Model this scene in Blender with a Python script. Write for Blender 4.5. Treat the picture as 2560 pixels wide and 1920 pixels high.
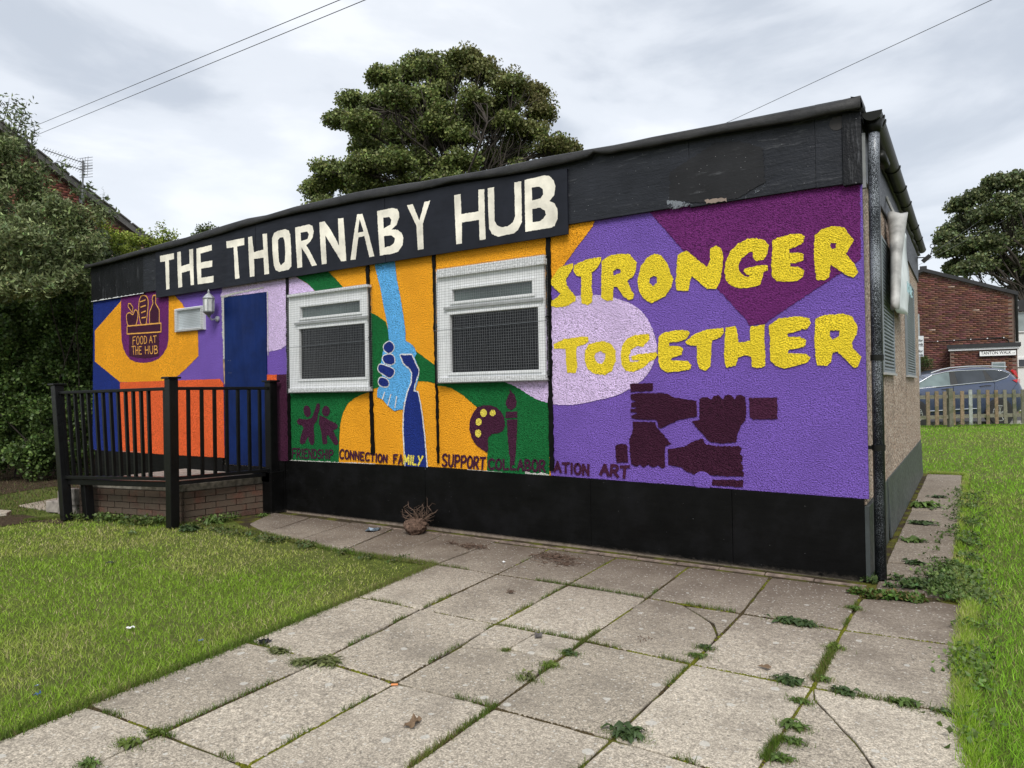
import bpy, bmesh, math, random
import numpy as np
from mathutils import Vector, Matrix, geometry, noise as mnoise

SC = bpy.context.scene
for _o in list(bpy.data.objects): bpy.data.objects.remove(_o)

# ---------------------------------------------------------------- camera
# World: X runs along the painted front wall (wall corner at X=0), Y goes back, Z up, metres.
F_PX = 1753.33
CAM = np.array([0.6234, -5.3811, 1.35])
_c = np.array([1280.0, 960.0])
def _cd(p):
    v = np.array([p[0]-_c[0], -(p[1]-_c[1]), -F_PX]); return v/np.linalg.norm(v)
_s = 1.15732
_X = -_cd((-1217*_s, 884*_s)); _Y = _cd((2094*_s, 828*_s)); _Y = _Y - _X*(_X@_Y); _Y /= np.linalg.norm(_Y)
_Z = np.cross(_X, _Y)
ROT = np.array([_X, _Y, _Z])
cd = bpy.data.cameras.new('camera'); cam = bpy.data.objects.new('camera', cd)
SC.collection.objects.link(cam)
cd.sensor_width = 36; cd.lens = F_PX*36/2560; cd.clip_start = 0.05; cd.clip_end = 1500
M = Matrix([[*ROT[i], CAM[i]] for i in range(3)] + [[0, 0, 0, 1]])
cam.matrix_world = M
SC.camera = cam

# ---------------------------------------------------------------- light
SUN_EL, SUN_AZ = 48.0, 32.0       # sun high, in front of the painted wall and a little to its right
world = bpy.data.worlds.new('World'); SC.world = world; world.use_nodes = True
nt = world.node_tree; nt.nodes.clear()
def N(t, kind, **kw):
    n = t.nodes.new(kind)
    for k, v in kw.items():
        if k in n.inputs: n.inputs[k].default_value = v
        else: setattr(n, k, v)
    return n
def L(t, a, b): t.links.new(a, b)
out = N(nt, 'ShaderNodeOutputWorld'); bg = N(nt, 'ShaderNodeBackground'); bg.inputs['Strength'].default_value = 0.10
sky = N(nt, 'ShaderNodeTexSky'); sky.sky_type = 'NISHITA'; sky.sun_disc = False
sky.sun_elevation = math.radians(SUN_EL); sky.sun_rotation = math.radians(180-SUN_AZ)
tc = N(nt, 'ShaderNodeTexCoord'); mp = N(nt, 'ShaderNodeMapping')
mp.inputs['Scale'].default_value = (1.0, 1.0, 2.6); mp.inputs['Rotation'].default_value = (0.25, -0.3, 0.5)
L(nt, tc.outputs['Generated'], mp.inputs['Vector'])
n1 = N(nt, 'ShaderNodeTexNoise'); n1.inputs['Scale'].default_value = 2.3; n1.inputs['Detail'].default_value = 7; n1.inputs['Roughness'].default_value = 0.52; n1.inputs['Distortion'].default_value = 0.35
L(nt, mp.outputs[0], n1.inputs['Vector'])
cr = N(nt, 'ShaderNodeValToRGB'); cr.color_ramp.interpolation = 'EASE'
cr.color_ramp.elements[0].position = 0.36; cr.color_ramp.elements[0].color = (2.75, 2.98, 3.34, 1)
cr.color_ramp.elements[1].position = 0.63; cr.color_ramp.elements[1].color = (4.5, 4.64, 4.86, 1)
e = cr.color_ramp.elements.new(0.5); e.color = (3.8, 3.99, 4.28, 1)
L(nt, n1.outputs['Fac'], cr.inputs['Fac'])
mx = N(nt, 'ShaderNodeMix'); mx.data_type = 'RGBA'; mx.inputs['Factor'].default_value = 0.93
L(nt, sky.outputs[0], mx.inputs['A']); L(nt, cr.outputs[0], mx.inputs['B'])
L(nt, mx.outputs['Result'], bg.inputs['Color']); L(nt, bg.outputs[0], out.inputs['Surface'])
sd = bpy.data.lights.new('sun', 'SUN'); sd.energy = 1.5; sd.angle = math.radians(25); sd.color = (1, 0.965, 0.91)
so = bpy.data.objects.new('sun', sd); SC.collection.objects.link(so)
_a, _e = math.radians(SUN_AZ), math.radians(SUN_EL)
sdir = Vector((math.sin(_a)*math.cos(_e), -math.cos(_a)*math.cos(_e), math.sin(_e)))
so.rotation_euler = sdir.to_track_quat('Z', 'Y').to_euler()
SC.view_settings.view_transform = 'Standard'; SC.view_settings.look = 'None'
SC.view_settings.exposure = 1.18; SC.view_settings.gamma = 1; SC.view_settings.use_curve_mapping = False

# ---------------------------------------------------------------- measuring helpers
# Views of the place in which points were measured: (left, top, magnification)
VIEW = {'O': (0, 0, .86406), 'A': (0, 1200, 2.212), 'B': (900, 1200, 2.212), 'E': (1900, 1000, 1.803), 'D': (2060, 200, 1.844),
        'Z1': (380, 480, 4.254), 'Z2': (880, 420, 3.95), 'T1': (1360, 540, 3.95), 'T2': (1760, 540, 3.95), 'HN': (1500, 930, 4.424),
        'FD': (220, 710, 6.144), 'FR': (700, 960, 5.53), 'SP': (1080, 960, 4.254), 'WL': (700, 620, 4.365), 'WR': (1060, 600, 4.147),
        'DP': (2140, 200, 3.318), 'RL': (100, 900, 3.3515), 'M1': (0, 600, 2.074), 'M2': (600, 600, 2.074), 'M3': (1350, 400, 1.8435),
        'C4': (2260, 640, 3.607), 'F1': (1400, 200, 2.6976), 'U': (200, 480, 5.53), 'TR': (700, 80, 2.765), 'RT': (2340, 400, 2.645),
        'LL': (0, 200, 1.66), 'S': (0, 0, 1.0), 'LG': (0, 1000, 3.173), 'DB': (540, 1240, 1.814)}
def ray(v, x, y):
    a, b, k = VIEW[v]; return ROT @ _cd((a+x/k, b+y/k))
def on_y(v, x, y, Y=0.0): r = ray(v, x, y); return CAM + r*((Y-CAM[1])/r[1])
def on_x(v, x, y, X=0.0): r = ray(v, x, y); return CAM + r*((X-CAM[0])/r[0])
def on_z(v, x, y, Z=0.0): r = ray(v, x, y); return CAM + r*((Z-CAM[2])/r[2])
FWD = -ROT[:, 2]
def at_depth(v, x, y, d): r = ray(v, x, y); return CAM + r*(d/(r@FWD))

# ---------------------------------------------------------------- object helpers
COL = SC.collection
def setp(o, label=None, cat=None, group=None, kind=None):
    if label: o['label'] = label
    if cat: o['category'] = cat
    if group: o['group'] = group
    if kind: o['kind'] = kind
    return o
def thing(name, label, cat, loc=(0, 0, 0), group=None, kind=None):
    o = bpy.data.objects.new(name, None); COL.objects.link(o); o.location = loc
    o.empty_display_size = 0.2
    return setp(o, label, cat, group, kind)
def link(name, me, mat=None, parent=None, label=None, kind=None):
    o = bpy.data.objects.new(name, me); COL.objects.link(o)
    if mat is not None and len(me.materials) == 0: me.materials.append(mat)
    if parent is not None:
        o.parent = parent
        off = parent.location.copy() + (parent.parent.location if parent.parent is not None and parent.parent.type == 'EMPTY' else Vector())
        # geometry is given in world coordinates
        o.matrix_parent_inverse = Matrix.Translation(-off) if parent.type == 'EMPTY' else Matrix.Identity(4)
    return setp(o, label, None, None, kind)
class MB:
    def __init__(s): s.v = []; s.f = []
    def add(s, vs, fs):
        b = len(s.v); s.v += [tuple(p) for p in vs]; s.f += [tuple(i+b for i in f) for f in fs]; return s
    def box(s, x0, x1, y0, y1, z0, z1):
        return s.obox([(x0, y0, z0), (x1, y0, z0), (x1, y1, z0), (x0, y1, z0)], (0, 0, z1-z0))
    def obox(s, quad, ext):
        e = Vector(ext); q = [Vector(p) for p in quad]; t = [p+e for p in q]
        return s.add(q+t, [(3, 2, 1, 0), (4, 5, 6, 7), (0, 1, 5, 4), (1, 2, 6, 5), (2, 3, 7, 6), (3, 0, 4, 7)])
    def beam(s, a, b, w, h, up=(0, 0, 1)):
        a = Vector(a); b = Vector(b); d = (b-a).normalized(); u = Vector(up)
        r = d.cross(u).normalized(); u = r.cross(d).normalized()
        r = r*w/2; u = u*h/2
        return s.obox([a-r-u, a+r-u, a+r+u, a-r+u], b-a)
    def tube(s, pts, r, n=8, cap=True, taper=None):
        pts = [Vector(p) for p in pts]; rings = []
        for i, p in enumerate(pts):
            d = (pts[min(i+1, len(pts)-1)]-pts[max(i-1, 0)]).normalized()
            up = Vector((0, 0, 1)) if abs(d.z) < .9 else Vector((1, 0, 0))
            a = d.cross(up).normalized(); b = d.cross(a).normalized()
            rr = r if taper is None else r+(taper-r)*i/(len(pts)-1)
            if isinstance(r, (list, tuple)): rr = r[i]
            rings.append([p+(a*math.cos(2*math.pi*k/n)+b*math.sin(2*math.pi*k/n))*rr for k in range(n)])
        vs = [q for rg in rings for q in rg]; fs = []
        for i in range(len(pts)-1):
            for k in range(n):
                fs.append((i*n+k, i*n+(k+1) % n, (i+1)*n+(k+1) % n, (i+1)*n+k))
        if cap: fs += [tuple(range(n)), tuple((len(pts)-1)*n+k for k in reversed(range(n)))]
        return s.add(vs, fs)
    def prism(s, poly, ext):   # planar polygon (list of 3D points) swept by ext
        n = len(poly); e = Vector(ext); p = [Vector(q) for q in poly]
        return s.add(p+[q+e for q in p], [tuple(reversed(range(n))), tuple(range(n, 2*n))] + [(i, (i+1) % n, n+(i+1) % n, n+i) for i in range(n)])
    def lathe(s, c, prof, n=16, axis='z'):
        vs = []; fs = []
        for (r, h) in prof:
            for k in range(n):
                a = 2*math.pi*k/n; u, w = r*math.cos(a), r*math.sin(a)
                vs.append({'z': (c[0]+u, c[1]+w, c[2]+h), 'y': (c[0]+u, c[1]+h, c[2]+w), 'x': (c[0]+h, c[1]+u, c[2]+w)}[axis])
        m = len(prof)
        for i in range(m-1):
            for k in range(n): fs.append((i*n+k, i*n+(k+1) % n, (i+1)*n+(k+1) % n, (i+1)*n+k))
        fs += [tuple(reversed(range(n))), tuple((m-1)*n+k for k in range(n))]
        return s.add(vs, fs)
    def mesh(s, name='m', smooth=False):
        me = bpy.data.meshes.new(name); me.from_pydata(s.v, [], s.f); me.validate()
        bm = bmesh.new(); bm.from_mesh(me); bmesh.ops.recalc_face_normals(bm, faces=bm.faces); bm.to_mesh(me); bm.free()
        if smooth: me.polygons.foreach_set('use_smooth', [True]*len(me.polygons))
        return me
    def build(s, name, mat, parent=None, label=None, kind=None, bevel=0, smooth=False, seg=2):
        o = link(name, s.mesh(name, smooth), mat, parent, label, kind)
        if bevel:
            b = o.modifiers.new('bevel', 'BEVEL'); b.width = bevel; b.segments = seg; b.limit_method = 'ANGLE'; b.angle_limit = math.radians(40)
        return o
def np_mesh(name, V, F, col=None, smooth=False):
    """V (n,3), F (m,k) uniform polygons, col (m,3) one colour per polygon."""
    V = np.asarray(V, np.float32); F = np.asarray(F, np.int32)
    me = bpy.data.meshes.new(name); m, k = F.shape
    me.vertices.add(len(V)); me.vertices.foreach_set('co', V.ravel())
    me.loops.add(m*k); me.loops.foreach_set('vertex_index', F.ravel())
    me.polygons.add(m); me.polygons.foreach_set('loop_start', np.arange(0, m*k, k, dtype=np.int32))
    try: me.polygons.foreach_set('loop_total', np.full(m, k, np.int32))
    except Exception: pass
    if smooth: me.polygons.foreach_set('use_smooth', np.ones(m, bool))
    me.update(calc_edges=True)
    if col is not None:
        at = me.attributes.new('tint', 'FLOAT_COLOR', 'FACE')
        c = np.ones((m, 4), np.float32); c[:, :3] = col
        at.data.foreach_set('color', c.ravel())
    return me

# ---------------------------------------------------------------- materials
def srgb(r, g, b):
    f = lambda c: ((c/255+.055)/1.055)**2.4 if c/255 > .04045 else c/255/12.92
    return (f(r), f(g), f(b), 1)
def base_mat(name, rgb, rough=.6, spec=.5, metal=0):
    m = bpy.data.materials.new(name); m.use_nodes = True; t = m.node_tree
    b = t.nodes['Principled BSDF']; b.inputs['Base Color'].default_value = (*rgb[:3], 1)
    b.inputs['Roughness'].default_value = rough; b.inputs['Metallic'].default_value = metal
    b.inputs['Specular IOR Level'].default_value = spec
    return m, t, b
def tex(t, kind, scale, vec=None, **kw):
    n = t.nodes.new(kind); n.inputs['Scale'].default_value = scale
    for k, v in kw.items():
        if k in n.inputs: n.inputs[k].default_value = v
        else: setattr(n, k, v)
    if vec is not None: t.links.new(vec, n.inputs['Vector'])
    return n
def pos(t, scale=None):
    g = t.nodes.new('ShaderNodeNewGeometry')
    if scale is None: return g.outputs['Position']
    m = t.nodes.new('ShaderNodeMapping'); m.inputs['Scale'].default_value = scale
    t.links.new(g.outputs['Position'], m.inputs['Vector']); return m.outputs[0]
def ramp(t, fac, stops, interp='LINEAR'):
    r = t.nodes.new('ShaderNodeValToRGB'); r.color_ramp.interpolation = interp
    els = r.color_ramp.elements
    while len(els) < len(stops): els.new(0.5)
    for e, (p, c) in zip(els, stops):
        e.position = p; e.color = c if len(c) == 4 else (*c, 1)
    t.links.new(fac, r.inputs['Fac']); return r.outputs['Color']
def mix(t, a, b, fac, mode='MIX'):
    m = t.nodes.new('ShaderNodeMix'); m.data_type = 'RGBA'; m.blend_type = mode
    for s, v in (('A', a), ('B', b)):
        if isinstance(v, tuple): m.inputs[s].default_value = v if len(v) == 4 else (*v, 1)
        else: t.links.new(v, m.inputs[s])
    if isinstance(fac, (int, float)): m.inputs['Factor'].default_value = fac
    else: t.links.new(fac, m.inputs['Factor'])
    return m.outputs['Result']
def math_(t, op, a, b=None):
    m = t.nodes.new('ShaderNodeMath'); m.operation = op
    for i, v in enumerate((a, b)):
        if v is None: continue
        if isinstance(v, (int, float)): m.inputs[i].default_value = v
        else: t.links.new(v, m.inputs[i])
    return m.outputs[0]
def bump(t, b, h, strength=.5, dist=.01, prev=None):
    n = t.nodes.new('ShaderNodeBump'); n.inputs['Strength'].default_value = strength; n.inputs['Distance'].default_value = dist
    t.links.new(h, n.inputs['Height'])
    if prev is not None: t.links.new(prev, n.inputs['Normal'])
    t.links.new(n.outputs[0], b.inputs['Normal']); return n.outputs[0]
G3 = lambda v: (v, v, v, 1)

_rc = {}
def roughcast(key, rgb, amt=1.0):
    """masonry paint over coarse dash render"""
    if key in _rc: return _rc[key]
    m, t, b = base_mat('painted_render_'+key, rgb, .7, .14)
    P = pos(t)
    a = tex(t, 'ShaderNodeTexNoise', 100, P, Detail=2.0, Roughness=.6)
    v = tex(t, 'ShaderNodeTexVoronoi', 135, P); v.feature = 'SMOOTH_F1'
    big = tex(t, 'ShaderNodeTexNoise', 2.3, P, Detail=6.0, Roughness=.65)
    h = math_(t, 'ADD', a.outputs['Fac'], math_(t, 'MULTIPLY', v.outputs['Distance'], -.55))
    d = tuple(c*.34 for c in rgb[:3]); l = tuple(min(1, c*1.14+.008) for c in rgb[:3])
    c = ramp(t, a.outputs['Fac'], [(.33, d), (.52, rgb[:3]), (.72, l)])  # pits tinted dark, crests paler: relief shading put into the paint colour
    c = mix(t, c, tuple(x*.76 for x in rgb[:3]), ramp(t, big.outputs['Fac'], [(.42, G3(0)), (.70, G3(1))]))
    L(t, c, b.inputs['Base Color'])
    bump(t, b, h, 1.0, .0150*amt)
    _rc[key] = m; return m
PURPLE = roughcast('violet', srgb(121, 91, 182)[:3])
ORANGE = roughcast('orange', (.94, .395, .018))
NAVY = roughcast('navy', (.012, .03, .21))
PLUM = roughcast('plum', srgb(108, 40, 108)[:3])
AUB = roughcast('aubergine', (.060, .012, .038))
CORAL = roughcast('coral', (.86, .135, .035))
LILAC = roughcast('lilac', srgb(222, 198, 240)[:3])
GREEN = roughcast('green', srgb(18, 104, 52)[:3])
SKYB = roughcast('light_blue', srgb(98, 178, 238)[:3])
WHITEP = roughcast('white', (.78, .78, .80))
YELLOW = roughcast('yellow', (.90, .68, .035))
LEMON = roughcast('lemon', (.84, .70, .10))
AMBER = roughcast('amber', (.85, .42, .10))
BLACKR = roughcast('black', (.008, .008, .009))

def painted_board(name, rgb, rough=.5, grain=1.0, scuff=0.0, streak=False, dist=.003, spec=.22, splash=False):
    m, t, b = base_mat(name, rgb, rough, spec)
    P = pos(t)
    n = tex(t, 'ShaderNodeTexNoise', 3.2, P, Detail=6.0, Roughness=.65)
    f = tex(t, 'ShaderNodeTexNoise', 55, P, Detail=4.0)
    g = tex(t, 'ShaderNodeTexNoise', 14, pos(t, (1, 1, .12)) if streak else pos(t, (.25, 1, 1.6)), Detail=5.0, Roughness=.7)
    c = ramp(t, n.outputs['Fac'], [(.3, tuple(x*.72 for x in rgb[:3])), (.7, tuple(x*1.35+.002 for x in rgb[:3]))])
    if scuff:
        c = mix(t, c, (.16, .165, .18, 1), ramp(t, g.outputs['Fac'], [(.60, G3(0)), (.80, G3(scuff))]))
        v = tex(t, 'ShaderNodeTexVoronoi', 22, P)
        c = mix(t, c, (.42, .42, .43, 1), ramp(t, v.outputs['Distance'], [(.035, G3(min(1, scuff*1.3))), (.06, G3(0))]))
    if splash:
        sx = t.nodes.new('ShaderNodeSeparateXYZ'); t.links.new(P, sx.inputs[0]); sn = tex(t, 'ShaderNodeTexNoise', 28, P, Detail=6.0, Roughness=.8)
        mr = t.nodes.new('ShaderNodeMapRange'); mr.inputs['From Min'].default_value = .09; mr.inputs['From Max'].default_value = .0; L(t, sx.outputs['Z'], mr.inputs['Value'])
        c = mix(t, c, (.10, .085, .07, 1), ramp(t, math_(t, 'MULTIPLY', sn.outputs['Fac'], mr.outputs['Result']), [(.34, G3(0)), (.66, G3(.6))]))
        sv = tex(t, 'ShaderNodeTexVoronoi', 17, P); c = mix(t, c, (.25, .25, .25, 1), ramp(t, sv.outputs['Distance'], [(.022, G3(.6)), (.04, G3(0))]))
        c = mix(t, c, (.006, .006, .007, 1), ramp(t, n.outputs['Fac'], [(.5, G3(0)), (.7, G3(.8))]))
    L(t, c, b.inputs['Base Color'])
    L(t, ramp(t, g.outputs['Fac'], [(.3, G3(rough*.75)), (.7, G3(min(1, rough*1.25)))]), b.inputs['Roughness'])
    h = math_(t, 'ADD', math_(t, 'MULTIPLY', f.outputs['Fac'], .4), g.outputs['Fac'])
    bump(t, b, h, .5*grain, dist)
    return m
FASCIA = painted_board('black_fascia_paint', (.0145, .016, .021), .42, 1.8, .5, dist=.008)
FASCIA_OLD = painted_board('weathered_black_fascia', (.006, .0065, .0085), .5, 2.0, .9, True, dist=.012)
FASCIA_DULL = painted_board('dull_black_patch', (.0120, .0122, .0142), .6, 1.8, .5)
SIGNB = painted_board('sign_board_black', (.0085, .0100, .0165), .55, .4, dist=.002)
SKIRT = painted_board('skirt_black_paint', (.0018, .0018, .0018), .5, .8, .0, spec=.12, splash=True)
SKIRTS = painted_board('side_skirt_grey_black', (.045, .052, .052), .5, 1.0, .15)
CREAM = painted_board('cream_sign_paint', (.72, .68, .59), .55, 1.0, dist=.002)
RAILM = painted_board('railing_gloss_black', (.0028, .0028, .003), .35, .5, .0, spec=.25)
DOORM = painted_board('navy_door_paint', (.0012, .0125, .080), .5, .8, .05, True, spec=.14)
def spray_mat(name, rgb, thr):
    m, t, b = base_mat(name, rgb, .7, .2)
    P = pos(t); f = tex(t, 'ShaderNodeTexNoise', 150, P, Detail=3.0); g = tex(t, 'ShaderNodeTexNoise', 13, P, Detail=3.0)
    al = ramp(t, math_(t, 'ADD', math_(t, 'MULTIPLY', f.outputs['Fac'], .5), math_(t, 'MULTIPLY', g.outputs['Fac'], .9)), [(thr, G3(0)), (thr+.10, G3(.75))])
    L(t, al, b.inputs['Alpha']); return m
SCUFFW = spray_mat('pale_overspray', (.22, .24, .27), .66)
def felt_mat():
    m, t, b = base_mat('roofing_felt', (.013, .013, .014), .55, .4)
    P = pos(t); n = tex(t, 'ShaderNodeTexNoise', 5, P, Detail=6.0); f = tex(t, 'ShaderNodeTexNoise', 260, P, Detail=2.0)
    L(t, ramp(t, n.outputs['Fac'], [(.3, (.008, .008, .009)), (.75, (.028, .027, .027))]), b.inputs['Base Color'])
    x = bump(t, b, f.outputs['Fac'], .8, .003); bump(t, b, n.outputs['Fac'], .6, .03, x); return m
FELT = felt_mat()
def pebble_mat():
    m, t, b = base_mat('pebbledash', (.4, .33, .27), .8, .3)
    P = pos(t); v = tex(t, 'ShaderNodeTexVoronoi', 62, P); v2 = tex(t, 'ShaderNodeTexNoise', 2, P, Detail=4.0)
    c = ramp(t, v.outputs['Color'], [(.0, (.10, .07, .055)), (.3, (.40, .27, .20)), (.6, (.56, .43, .33)), (1, (.80, .73, .63))])
    c = mix(t, c, (.05, .04, .03, 1), ramp(t, v.outputs['Distance'], [(.42, G3(0)), (.7, G3(.8))]))
    c = mix(t, c, (.10, .085, .07, 1), ramp(t, v2.outputs['Fac'], [(.55, G3(0)), (.8, G3(.5))]))
    L(t, c, b.inputs['Base Color']); bump(t, b, math_(t, 'MULTIPLY', v.outputs['Distance'], -1.0), 1.0, .012); return m
PEBBLE = pebble_mat()
def plain(name, rgb, rough=.5, spec=.5, metal=0, var=.15, scale=20, bd=.001):
    m, t, b = base_mat(name, rgb, rough, spec, metal)
    n = tex(t, 'ShaderNodeTexNoise', scale, pos(t), Detail=4.0)
    L(t, ramp(t, n.outputs['Fac'], [(.3, tuple(c*(1-var) for c in rgb[:3])), (.7, tuple(min(1, c*(1+var)) for c in rgb[:3]))]), b.inputs['Base Color'])
    if bd: bump(t, b, n.outputs['Fac'], .4, bd)
    return m
UPVC = plain('white_upvc', (.74, .75, .76), .3, var=.05)
WIRE = plain('galvanised_wire', (.15, .155, .16), .55, metal=0, bd=0)
WHITE_OLD = plain('dirty_white_timber', (.62, .63, .64), .7, var=.35, scale=60, bd=.004)
def glass_mat(name, rgb, rough=.06, coat=.0):
    m, t, b = base_mat(name, rgb, rough, .6)
    n = tex(t, 'ShaderNodeTexNoise', 1.5, pos(t), Detail=3.0)
    L(t, ramp(t, n.outputs['Fac'], [(.3, tuple(c*.6 for c in rgb)), (.75, tuple(c*1.6 for c in rgb))]), b.inputs['Base Color'])
    return m
GLASS_D = glass_mat('dark_window_glass', (.004, .0045, .0055)); GLASS_D.node_tree.nodes['Principled BSDF'].inputs['Specular IOR Level'].default_value = .3
GLASS_T = glass_mat('grey_vent_glass', (.075, .095, .09), .15)
GLASS_F = glass_mat('frosted_glass', (.52, .57, .60), .3)
GUTTERM = plain('black_gutter_plastic', (.007, .0075, .0055), .45, .22, var=.3, scale=6)
def pipe_mat():
    m, t, b = base_mat('sprayed_downpipe', (.012, .015, .02), .35, .35)
    P = pos(t); n = tex(t, 'ShaderNodeTexNoise', 1.6, pos(t, (.3, .3, 1)), Detail=2.0); s = tex(t, 'ShaderNodeTexNoise', 230, P, Detail=2.0)
    big = ramp(t, n.outputs['Fac'], [(.44, G3(0)), (.60, G3(.42))])
    sp = ramp(t, math_(t, 'ADD', s.outputs['Fac'], math_(t, 'MULTIPLY', big, .40)), [(.60, G3(0)), (.68, G3(1))])
    g = t.nodes.new('ShaderNodeNewGeometry'); sx = t.nodes.new('ShaderNodeSeparateXYZ'); t.links.new(g.outputs['Normal'], sx.inputs[0])
    face = ramp(t, math_(t, 'MULTIPLY', sx.outputs['Y'], -1.0), [(.15, G3(0)), (.8, G3(1))])   # overspray lies on the side facing the wall front
    c = mix(t, (.009, .011, .015, 1), (.36, .39, .44, 1), math_(t, 'MULTIPLY', sp, face))
    L(t, c, b.inputs['Base Color']); return m
PIPEM = pipe_mat()

def random_tinted(name, stops, rough=.8, bscale=40, bd=.004, stain=None, spec=.3):
    """each object of a kind gets its own tone from its random number"""
    m, t, b = base_mat(name, (.3, .3, .3), rough, spec)
    oi = t.nodes.new('ShaderNodeObjectInfo'); P = pos(t)
    c = ramp(t, oi.outputs['Random'], stops)
    n = tex(t, 'ShaderNodeTexNoise', bscale, P, Detail=5.0, Roughness=.7)
    c = mix(t, c, ramp(t, n.outputs['Fac'], [(.25, G3(.45)), (.75, G3(1.25))]), 1.0, 'MULTIPLY')
    if stain:
        s = tex(t, 'ShaderNodeTexNoise', 6, P, Detail=5.0)
        c = mix(t, c, stain[0], ramp(t, s.outputs['Fac'], [(stain[1], G3(0)), (stain[1]+.15, G3(stain[2]))]))
    L(t, c, b.inputs['Base Color']); bump(t, b, n.outputs['Fac'], .6, bd); return m
def tint_mat(name, rough=.7, trans=0.0, spec=.3, vary=0, bd=0):
    m, t, b = base_mat(name, (.1, .1, .1), rough, spec)
    a = t.nodes.new('ShaderNodeAttribute'); a.attribute_name = 'tint'
    c = a.outputs['Color']
    if vary:
        n = tex(t, 'ShaderNodeTexNoise', vary, pos(t), Detail=4.0)
        c = mix(t, c, ramp(t, n.outputs['Fac'], [(.3, G3(.65)), (.7, G3(1.25))]), 1.0, 'MULTIPLY')
        if bd: bump(t, b, n.outputs['Fac'], .5, bd)
    L(t, c, b.inputs['Base Color'])
    if trans:
        tr = t.nodes.new('ShaderNodeBsdfTranslucent'); L(t, c, tr.inputs['Color'])
        ms = t.nodes.new('ShaderNodeMixShader'); ms.inputs[0].default_value = trans
        o = t.nodes['Material Output']; L(t, b.outputs[0], ms.inputs[1]); L(t, tr.outputs[0], ms.inputs[2]); L(t, ms.outputs[0], o.inputs['Surface'])
    return m
LEAFM = tint_mat('leaves', .55, .25, .35)
GRASSM = tint_mat('grass_blades', .6, .3, .25)
BRICKT = tint_mat('house_bricks', .85, 0, .2, 30)
BARK = plain('bark', (.045, .038, .032), .9, .2, var=.4, scale=9, bd=.02)
TWIG = plain('dry_twigs', (.10, .066, .048), .9, .2, var=.4, scale=30)
# ================================================================ GROUND
def smooth01(t): t = np.clip(t, 0, 1); return t*t*(3-2*t)
FN0 = np.array([-0.487, 16.2]); FN1 = np.array([1.832, 17.957])         # fence line on the ground
FDIR = (FN1-FN0)/np.linalg.norm(FN1-FN0); FNRM = np.array([-FDIR[1], FDIR[0]])
def terr(x, y):
    x = np.asarray(x, float); y = np.asarray(y, float)
    s = (x-FN0[0])*FNRM[0]+(y-FN0[1])*FNRM[1]
    return .2*smooth01((y-8)/7) - .1*smooth01((s-.5)/1.2)
def lawn_mat():
    m, t, b = base_mat('lawn', (.08, .12, .02), .9, .15)
    P = pos(t); n = tex(t, 'ShaderNodeTexNoise', .8, P, Detail=5.0, Roughness=.6); f = tex(t, 'ShaderNodeTexNoise', 45, P, Detail=5.0, Roughness=.75)
    c = ramp(t, f.outputs['Fac'], [(.28, (.035, .040, .012)), (.5, (.095, .125, .022)), (.72, (.19, .22, .05))])
    c = mix(t, c, (.14, .15, .05, 1), ramp(t, n.outputs['Fac'], [(.45, G3(0)), (.7, G3(.55))]))
    L(t, c, b.inputs['Base Color']); bump(t, b, f.outputs['Fac'], 1.0, .03); return m
LAWN = lawn_mat()
def soil_mat():
    m, t, b = base_mat('soil', (.06, .045, .03), .95, .1)
    P = pos(t); f = tex(t, 'ShaderNodeTexNoise', 30, P, Detail=6.0, Roughness=.8); v = tex(t, 'ShaderNodeTexVoronoi', 60, P)
    c = ramp(t, f.outputs['Fac'], [(.3, (.018, .013, .009)), (.5, (.06, .042, .027)), (.75, (.17, .125, .08))])
    L(t, c, b.inputs['Base Color']); bump(t, b, f.outputs['Fac'], 1.0, .03); return m
SOIL = soil_mat()
xs = np.concatenate([np.linspace(-200, -22, 8), np.arange(-20, 14, .5), np.linspace(16, 200, 8)])
ys = np.concatenate([np.linspace(-200, -9, 6), np.arange(-8, 34, .5), np.linspace(36, 400, 8)])
gx, gy = np.meshgrid(xs, ys); gz = terr(gx, gy) - .012
nx, ny = len(xs), len(ys)
idx = np.arange(nx*ny).reshape(ny, nx)
Fq = np.stack([idx[:-1, :-1], idx[:-1, 1:], idx[1:, 1:], idx[1:, :-1]], -1).reshape(-1, 4)
link('lawn', np_mesh('lawn', np.stack([gx, gy, gz], -1).reshape(-1, 3), Fq, smooth=True), LAWN, kind='structure')
# road beyond the fence
ASPH = plain('asphalt', (.055, .055, .058), .85, .3, var=.3, scale=60, bd=.004)
a = FN0+FNRM*2.2; q = [a-FDIR*40, a+FDIR*60, a+FDIR*60+FNRM*6.5, a-FDIR*40+FNRM*6.5]
MB().add([(*p, .108) for p in q], [(0, 1, 2, 3)]).build('road', ASPH, kind='structure')
KERB = plain('kerb_concrete', (.33, .32, .30), .9, var=.2, scale=30)
q2 = [a-FDIR*40-FNRM*.14, a+FDIR*60-FNRM*.14, a+FDIR*60-FNRM*.01, a-FDIR*40-FNRM*.01]
MB().prism([(*p, .05) for p in q2], (0, 0, .15)).build('kerb', KERB, kind='structure')

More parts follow.
